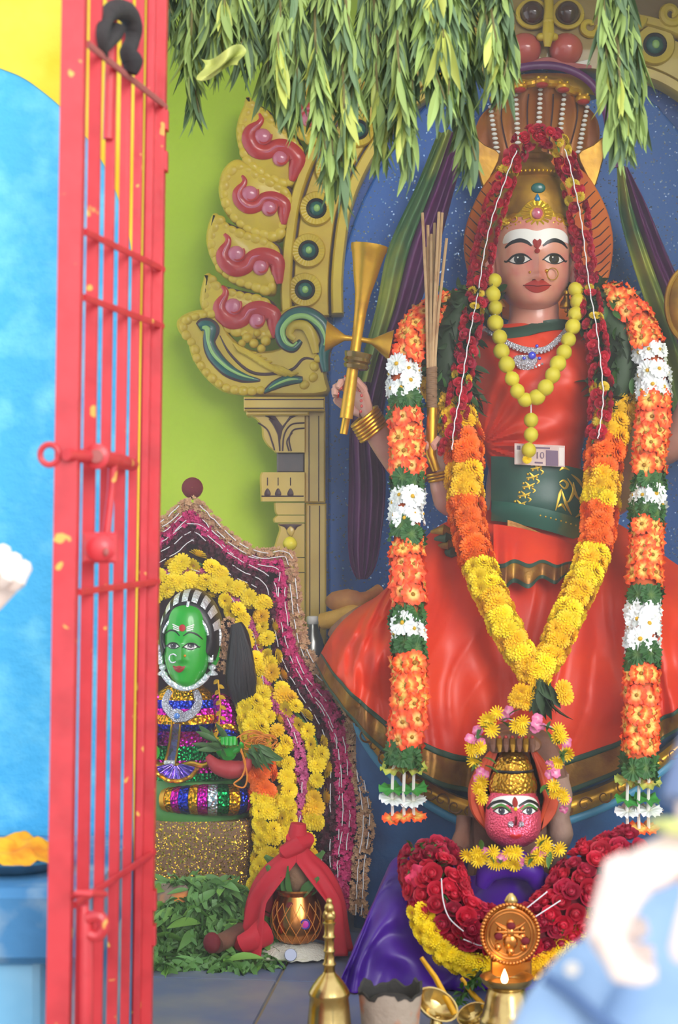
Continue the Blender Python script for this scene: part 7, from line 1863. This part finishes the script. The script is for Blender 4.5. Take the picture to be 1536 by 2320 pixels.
# a bent bar at the top left
mk('bent_bar', tube([GP(0.33, 2.0), GP(0.36, 1.95), GP(0.42, 1.89), GP(0.40, 1.80), GP(0.39, 1.7)], 0.0075, 8), M_gate, parent=GT)
for z in (1.803, 1.545, 1.455, 1.05, 0.62, 0.30):
    mk('rail', tube([GP(0.06, z, -0.011), GP(1.0, z, -0.016)], 0.0055, 6, True, 0.6), M_rust if z > 1.7 else M_gate, parent=GT)
for z in (1.78, 1.715, 0.545, 0.49):
    mk('hinge_tab', box(GP(1, z).x + 0.012, GP(1, z).x + 0.020, -1.212, -1.19, z - 0.016, z + 0.016, 0.002), M_gate, parent=GT, smooth=False)
# latch: ring, bolt, hanging hasp and lock plate
c = W(112, 1030, 2.385); k_ = K(2.385)
mk('ring', tube([c + Vector((21*k_*math.cos(a), 0, 23*k_*math.sin(a))) for a in [i*2*PI/24 for i in range(25)]], 0.0042, 8, False), M_gate, parent=GT)
bo = mk('bolt', tube([W(150, 1030, 2.37), W(215, 1036, 2.44), W(265, 1044, 2.55), W(300, 1052, 2.66)], [0.008, 0.011, 0.012, 0.010], 12), M_gate, parent=GT)
mk('bolt_end', lathe([(0.0005, 0.010), (0.011, 0.009), (0.0175, 0.006), (0.018, -0.004)], W(220, 1034, 2.43), 20, 1, Matrix.Rotation(PI/2, 3, 'X')), M_gate, parent=bo)
mk('bolt_pin', lathe([(0.0005, 0.012), (0.009, 0.0115), (0.0095, 0.006)], W(220, 1034, 2.428), 16, 1, Matrix.Rotation(PI/2, 3, 'X')), M_rust, parent=bo)
mk('hasp', tube([W(256, 1052, 2.52), W(252, 1110, 2.52), W(244, 1180, 2.51), W(238, 1230, 2.50)], [0.007, 0.006, 0.006, 0.007], 8), M_gate, parent=GT)
lp = mk('lock_plate', pbox(186, 264, 1206, 1276, 2.42, 0.012, 0.004), M_gate, parent=GT, smooth=False)
mk('plate_boss', ball(W(226, 1242, 2.42), 0.022, 0.010, 0.020, 14, 8), M_gate, parent=lp)
mk('keyhole', ball(W(240, 1250, 2.408), 0.004, 0.002, 0.006, 8, 5), M_rust, parent=lp)
mk('pull_handle', tube([W(162, 2034, 2.40), W(175, 2024, 2.36), W(205, 2022, 2.36), W(238, 2026, 2.40)], 0.0045, 8), M_gate, parent=GT)
mk('drop_bolt', tube([W(190, 2052, 2.40), W(194, 2100, 2.40), W(192, 2330, 2.40)], [0.006, 0.011, 0.011], 12), M_gate, parent=GT)
mk('bolt_guide', tube([W(x, y, 2.395) for x, y in cat([(196, 2080), (226, 2076), (236, 2100), (222, 2120), (200, 2116)], 5)], 0.008, 8), M_gate, parent=GT)
BK = thing('black_cloth', 'dusty black cloth knotted round the upper gate bars', 'cloth', W(290, 165, 2.62))
M_bcl = mat('dusty_black_cloth', (58, 54, 54), 0.9, bump=(90, 0.5, 0.004), var=(16, (44, 42, 44), 0.4, 0.7))
mk('wrap', tube([W(*p) for p in cat([(236, 128, 2.50), (232, 80, 2.48), (240, 40, 2.52), (262, 22, 2.56), (288, 30, 2.60), (302, 62, 2.62), (300, 92, 2.62), (290, 120, 2.60), (300, 140, 2.60), (296, 166, 2.60)], 6)], [0.006, 0.009, 0.012, 0.015, 0.016, 0.014, 0.011, 0.013, 0.016, 0.010], 12), M_bcl, parent=BK)
mk('tail', tube([W(*p) for p in cat([(268, 60, 2.555), (262, 80, 2.55), (250, 96, 2.53), (238, 112, 2.51)], 6)], [0.012, 0.010, 0.008, 0.006], 10), M_bcl, parent=BK)

# ================================================================ neem bunches hanging from the lintel
M_neemA = mat('neem_pale', (146, 170, 96), 0.65, rnd=0.22)
M_neemB = mat('neem_grey', (104, 130, 92), 0.7, rnd=0.25)
M_neemC = mat('neem_yellow', (186, 196, 96), 0.55, rnd=0.15)
lv = [leaf_mesh(1, 0.085, 6, 0.16, 0.6), leaf_mesh(1, 0.070, 6, -0.12, 0.6), leaf_mesh(1, 0.105, 6, 0.2, 0.4)]
me_nm = [proto('neem_leaf_a', lv[0], M_neemA), proto('neem_leaf_b', lv[1], M_neemB), proto('neem_leaf_c', lv[2], M_neemC), proto('neem_leaf_d', lv[2], M_neemA)]
M_twig = mat('twig', (120, 112, 70), 0.7)
BUN = [  # label, tip x, tip y, half width top, d, twigs, leaflets
 ('leftmost drooping bunch of neem leaves in front of the lime wall', 452, 300, 34, 3.32, 4, 60, 452),
 ('short pale neem bunch next to the leftmost one', 520, 185, 46, 3.26, 5, 70, 510),
 ('grey green neem bunch above the first red feathers of the arch', 600, 240, 48, 3.36, 6, 90, 595),
 ('neem bunch hanging before the top feather of the arch', 676, 325, 48, 3.30, 6, 100, 670),
 ('longest neem bunch ending beside the green jewels', 766, 486, 52, 3.28, 8, 150, 752),
 ('neem bunch hanging over the upper left of the blue board', 868, 395, 52, 3.34, 7, 130, 850),
 ('full neem bunch left of the purple cloth', 942, 420, 46, 3.26, 7, 120, 930),
 ('pale broad leaved neem bunch with yellowish leaves near the cobra hood', 1010, 270, 48, 3.22, 6, 90, 1000),
 ('neem bunch hanging left of the golden crown', 1080, 408, 46, 3.30, 7, 120, 1062),
 ('short neem bunch touching the guardian face', 1140, 220, 36, 3.24, 4, 60, 1120),
 ('single long neem bunch hanging at the upper right', 1418, 405, 40, 3.24, 7, 130, 1392),
 ('neem bunch closing the gap at the top left beside the gate', 400, 110, 40, 3.38, 4, 50, 398),
]
LT = mk('hanging_rod', tube([Vector((-0.42, -0.68, 2.225)), Vector((0.7, -0.68, 2.225))], 0.008, 8), mat('bamboo', (170, 140, 90), 0.6))
tag(LT, 'thin bamboo rod along the lintel carrying the neem bunches', 'rod')
rnd = random.Random(21)
for (label, tx, ty, hw, d, ntw, nlf, topx) in BUN:
    top = W(topx, -110, d)
    t = thing('neem_bunch', label, 'leaf bunch', top, 'neem bunches on the lintel')
    twigs = []
    for q in range(ntw):
        f = rnd.uniform(0.5, 1.0) if q else 1.0
        ox = rnd.uniform(-1, 1)*hw
        pts = cat([(topx + ox*0.35, -110, d), (topx + ox*0.8, lerp(-110, ty, 0.25*f), d + rnd.uniform(-.03, .05)), (lerp(topx, tx, 0.6) + ox*1.0, lerp(-110, ty - 30, 0.6*f), d + rnd.uniform(-.05, .06)), (tx + ox*(1.0 if q else 0.1)*(1.2 - f*0.8), lerp(-110, ty - 45, f), d + rnd.uniform(-.04, .04))], 6)
        wp = [W(*p) for p in pts]; twigs.append(wp)
        mk('twig', tube(wp, [0.0035, 0.0025, 0.0012], 5), M_twig, parent=t)
    LV = []
    for i in range(nlf*4):
        wp = twigs[i % ntw]; s = rnd.uniform(0.0, 1.0)*0.93
        j = s*(len(wp)-1); j0 = min(int(j), len(wp)-2); p = wp[j0].lerp(wp[j0+1], j-j0)
        a = rnd.uniform(0, 2*PI)
        dirv = Vector((math.cos(a)*0.24, math.sin(a)*0.24, -1.0))
        LV.append((p, dirv.to_track_quat('X', 'Z') @ Quaternion((1, 0, 0), rnd.uniform(0, 6.28)), rnd.uniform(0.06, 0.105), rnd.random()))
    LV.sort(key=lambda e: e[0].y)
    wide = 'broad' in label
    nobj = 25
    for (p, q, s, r) in LV[:nobj]:
        inst('leaf', me_nm[2 if (r < 0.25 or (wide and r < 0.8)) else 3 if r < 0.5 else 0 if r < 0.8 else 1], p, t, q, s*(1.15 if wide else 1.0))
    for mi, mm in enumerate((M_neemA, M_neemB)):
        V, F = [], []
        for n_, (p, q, s, r) in enumerate(LV[nobj:]):
            if (r < 0.55) != (mi == 0): continue
            R = q.to_matrix(); src = lv[n_ % 3]; o = len(V)
            V += [p + R @ (v*s) for v in src[0]]; F += [tuple(k2+o for k2 in f) for f in src[1]]
        mk('foliage', (V, F), mm, parent=t, kind='stuff')
# withered betel leaf caught in the left bunches
bw_ = tag(mk('withered_leaf', thick(grid(lambda u, v: W(lerp(455, 548, u) + 10*math.sin(v*5), lerp(118, 165, v) + 18*math.sin(u*4 + 1), 3.2 + 0.02*math.sin(u*7 + v*4)), 24, 16), 0.002), mat('withered_yellow', (196, 204, 120), 0.6, bump=(30, 0.5, 0.004), var=(20, (140, 150, 70), 0.4, 0.7))), 'crumpled pale yellow leaf caught among the left neem bunches', 'leaf')

# ================================================================ people at the edges (near, out of focus)
M_pskin = mat('light_skin', (250, 232, 222), 0.5, var=(20, (248, 224, 212), 0.4, 0.7))
M_denim = mat('light_denim', (136, 168, 206), 0.8, bump=(300, 0.25, 0.001), var=(12, (160, 188, 220), 0.4, 0.7))
M_shirt = mat('white_shirt', (226, 222, 214), 0.8, bump=(200, 0.2, 0.001))
M_ddark = mat('denim_dark', (84, 112, 156), 0.85)
# left: a closed hand reaching in
PL = thing('person', 'closed bare hand of a person reaching in at the left edge', 'person', Vector((-0.98, -2.0, 0.0)))
wr = W(-74, 1402, 2.2)
hand(PL, wr, Vector((0.35, -1, 0.05)), Vector((0.52, -0.08, 0.86)), -1, 0.170, M_pskin, [1.25, 1.3, 1.35, 1.3], None, mat('nail_pink', (240, 190, 186), 0.35), thumb_fwd=0.6)
mk('arm', tube([wr + Vector((0.006, 0, 0.012)), wr + Vector((-0.03, 0.0, -0.05)), wr + Vector((-0.10, -0.02, -0.17)), wr + Vector((-0.17, -0.03, -0.24)), Vector((-0.80, -1.98, 0.98)), Vector((-0.84, -2.0, 1.20)), Vector((-0.86, -2.0, 1.34))], [0.026, 0.028, 0.036, 0.040, 0.044, 0.05, 0.03], 14), M_pskin, parent=PL)
mk('sleeve', tube([Vector((-0.80, -1.98, 1.02)), Vector((-0.84, -2.0, 1.20)), Vector((-0.88, -2.0, 1.36)), Vector((-0.97, -2.0, 1.40))], [0.064, 0.070, 0.075, 0.05], 16), M_shirt, parent=PL)
mk('body', lathe([(0.14, 0.85), (0.155, 0.95), (0.14, 1.10), (0.165, 1.25), (0.18, 1.36), (0.12, 1.43), (0.055, 1.46), (0.05, 1.52), (0.07, 1.56), (0.082, 1.62), (0.08, 1.68), (0.06, 1.74), (0.01, 1.77)], Vector((-1.04, -2.0, 0)), 24, 0.75), M_shirt, parent=PL)
mk('leg', tube([Vector((-1.10, -2.0, 0.9)), Vector((-1.11, -2.0, 0.48)), Vector((-1.11, -1.98, 0.05)), Vector((-1.11, -2.06, 0.03))], [0.085, 0.065, 0.045, 0.035], 12), M_ddark, parent=PL)
mk('leg', tube([Vector((-0.96, -2.0, 0.9)), Vector((-0.95, -2.0, 0.48)), Vector((-0.95, -1.98, 0.05)), Vector((-0.95, -2.06, 0.03))], [0.085, 0.065, 0.045, 0.035], 12), M_ddark, parent=PL)
# right: someone in light denim, loosely closed hand in front
PR = thing('person', 'blurred person in light blue denim with one pale hand at the lower right', 'person', Vector((0.52, -2.75, 0.0)))
DR = 1.22
wr = W(1655, 1880, DR)
hand(PR, wr, Vector((0.45, 0.05, -0.9)), Vector((-0.90, 0.0, -0.42)), 1, 0.172, M_pskin, [0.85, 0.95, 1.0, 1.05], None, None, thumb_fwd=0.6)
arm_c = [(1650, 1878, 1.22), (1632, 1850, 1.225), (1670, 1750, 1.24), (1760, 1600, 1.26), (1960, 1350, 1.27)]
mk('arm', tube([W(*p) for p in cat(arm_c, 6)] + [Vector((0.50, -2.73, 1.34))], [0.024, 0.030, 0.034, 0.038, 0.042, 0.04], 14), M_pskin, parent=PR)
sl = mk('sleeve', tube([W(*p) for p in cat([(1622, 1858, 1.228), (1640, 1815, 1.232), (1675, 1740, 1.242), (1765, 1595, 1.26), (1965, 1345, 1.27)], 6)] + [Vector((0.50, -2.73, 1.35))], [0.040, 0.042, 0.044, 0.050, 0.058, 0.07], 18), mat('denim_grey', (120, 138, 176), 0.85), parent=PR)
mk('sleeve_trim', tube([W(1484, 1866, 1.225), W(1520, 1872, 1.195), W(1600, 1884, 1.185), W(1700, 1890, 1.20)], [0.004, 0.0055, 0.0055, 0.004], 8), mat('trim_lime', (206, 210, 130), 0.7), parent=sl)
dn = mk('denim_front', tube([W(*p) for p in cat([(1570, 1960, 1.44), (1540, 2050, 1.43), (1505, 2160, 1.42), (1470, 2300, 1.41), (1440, 2480, 1.40), (1440, 2700, 1.42)], 6)], [0.02, 0.042, 0.062, 0.080, 0.088, 0.09], 24), M_denim, parent=PR)
mk('denim_fold', tube([W(*p) for p in cat([(1385, 2130, 1.36), (1345, 2185, 1.345), (1296, 2250, 1.34), (1250, 2340, 1.34), (1200, 2500, 1.35)], 6)], [0.008, 0.022, 0.026, 0.03, 0.03], 14), M_denim, parent=PR)
mk('crease_shade', tube([W(*p) for p in cat([(1235, 2215, 1.312), (1290, 2250, 1.305), (1350, 2300, 1.30), (1400, 2340, 1.30)], 6)], 0.005, 8), M_ddark, parent=PR)  # fold crease, its shade drawn as a darker denim tube
mk('button', lathe([(0.0005, 0.002), (0.005, 0.002), (0.006, 0)], W(1296, 2196, 1.312), 14, 1, Matrix.Rotation(PI/2, 3, 'X')), M_white, parent=PR)
mk('body', lathe([(0.15, 0.0), (0.17, 0.55), (0.17, 0.75), (0.155, 0.95), (0.17, 1.2), (0.19, 1.34), (0.13, 1.42), (0.055, 1.45), (0.05, 1.5), (0.072, 1.55), (0.084, 1.62), (0.08, 1.68), (0.06, 1.73), (0.01, 1.76)], Vector((0.62, -2.72, 0)), 24, 0.75), M_denim, parent=PR)

# ================================================================ haze volume added inside the shrine to lift its dark tones
HZ = mk('added_haze', box(-1.3, 1.14, -0.83, 0.36, ZF + 0.02, 2.6), None, smooth=False, kind='stuff')
tag(HZ, 'thin pale haze volume added for a milky look in the shrine', 'haze')
mh = bpy.data.materials.new('haze'); mh.use_nodes = True
nh = mh.node_tree.nodes; nh.remove(nh['Principled BSDF'])
vs_ = nh.new('ShaderNodeVolumeScatter'); vs_.inputs['Color'].default_value = (0.97, 0.97, 1.0, 1); vs_.inputs['Density'].default_value = 0.11; vs_.inputs['Anisotropy'].default_value = 0.0
mh.node_tree.links.new(vs_.outputs[0], nh['Material Output'].inputs['Volume'])
HZ.data.materials.append(mh)
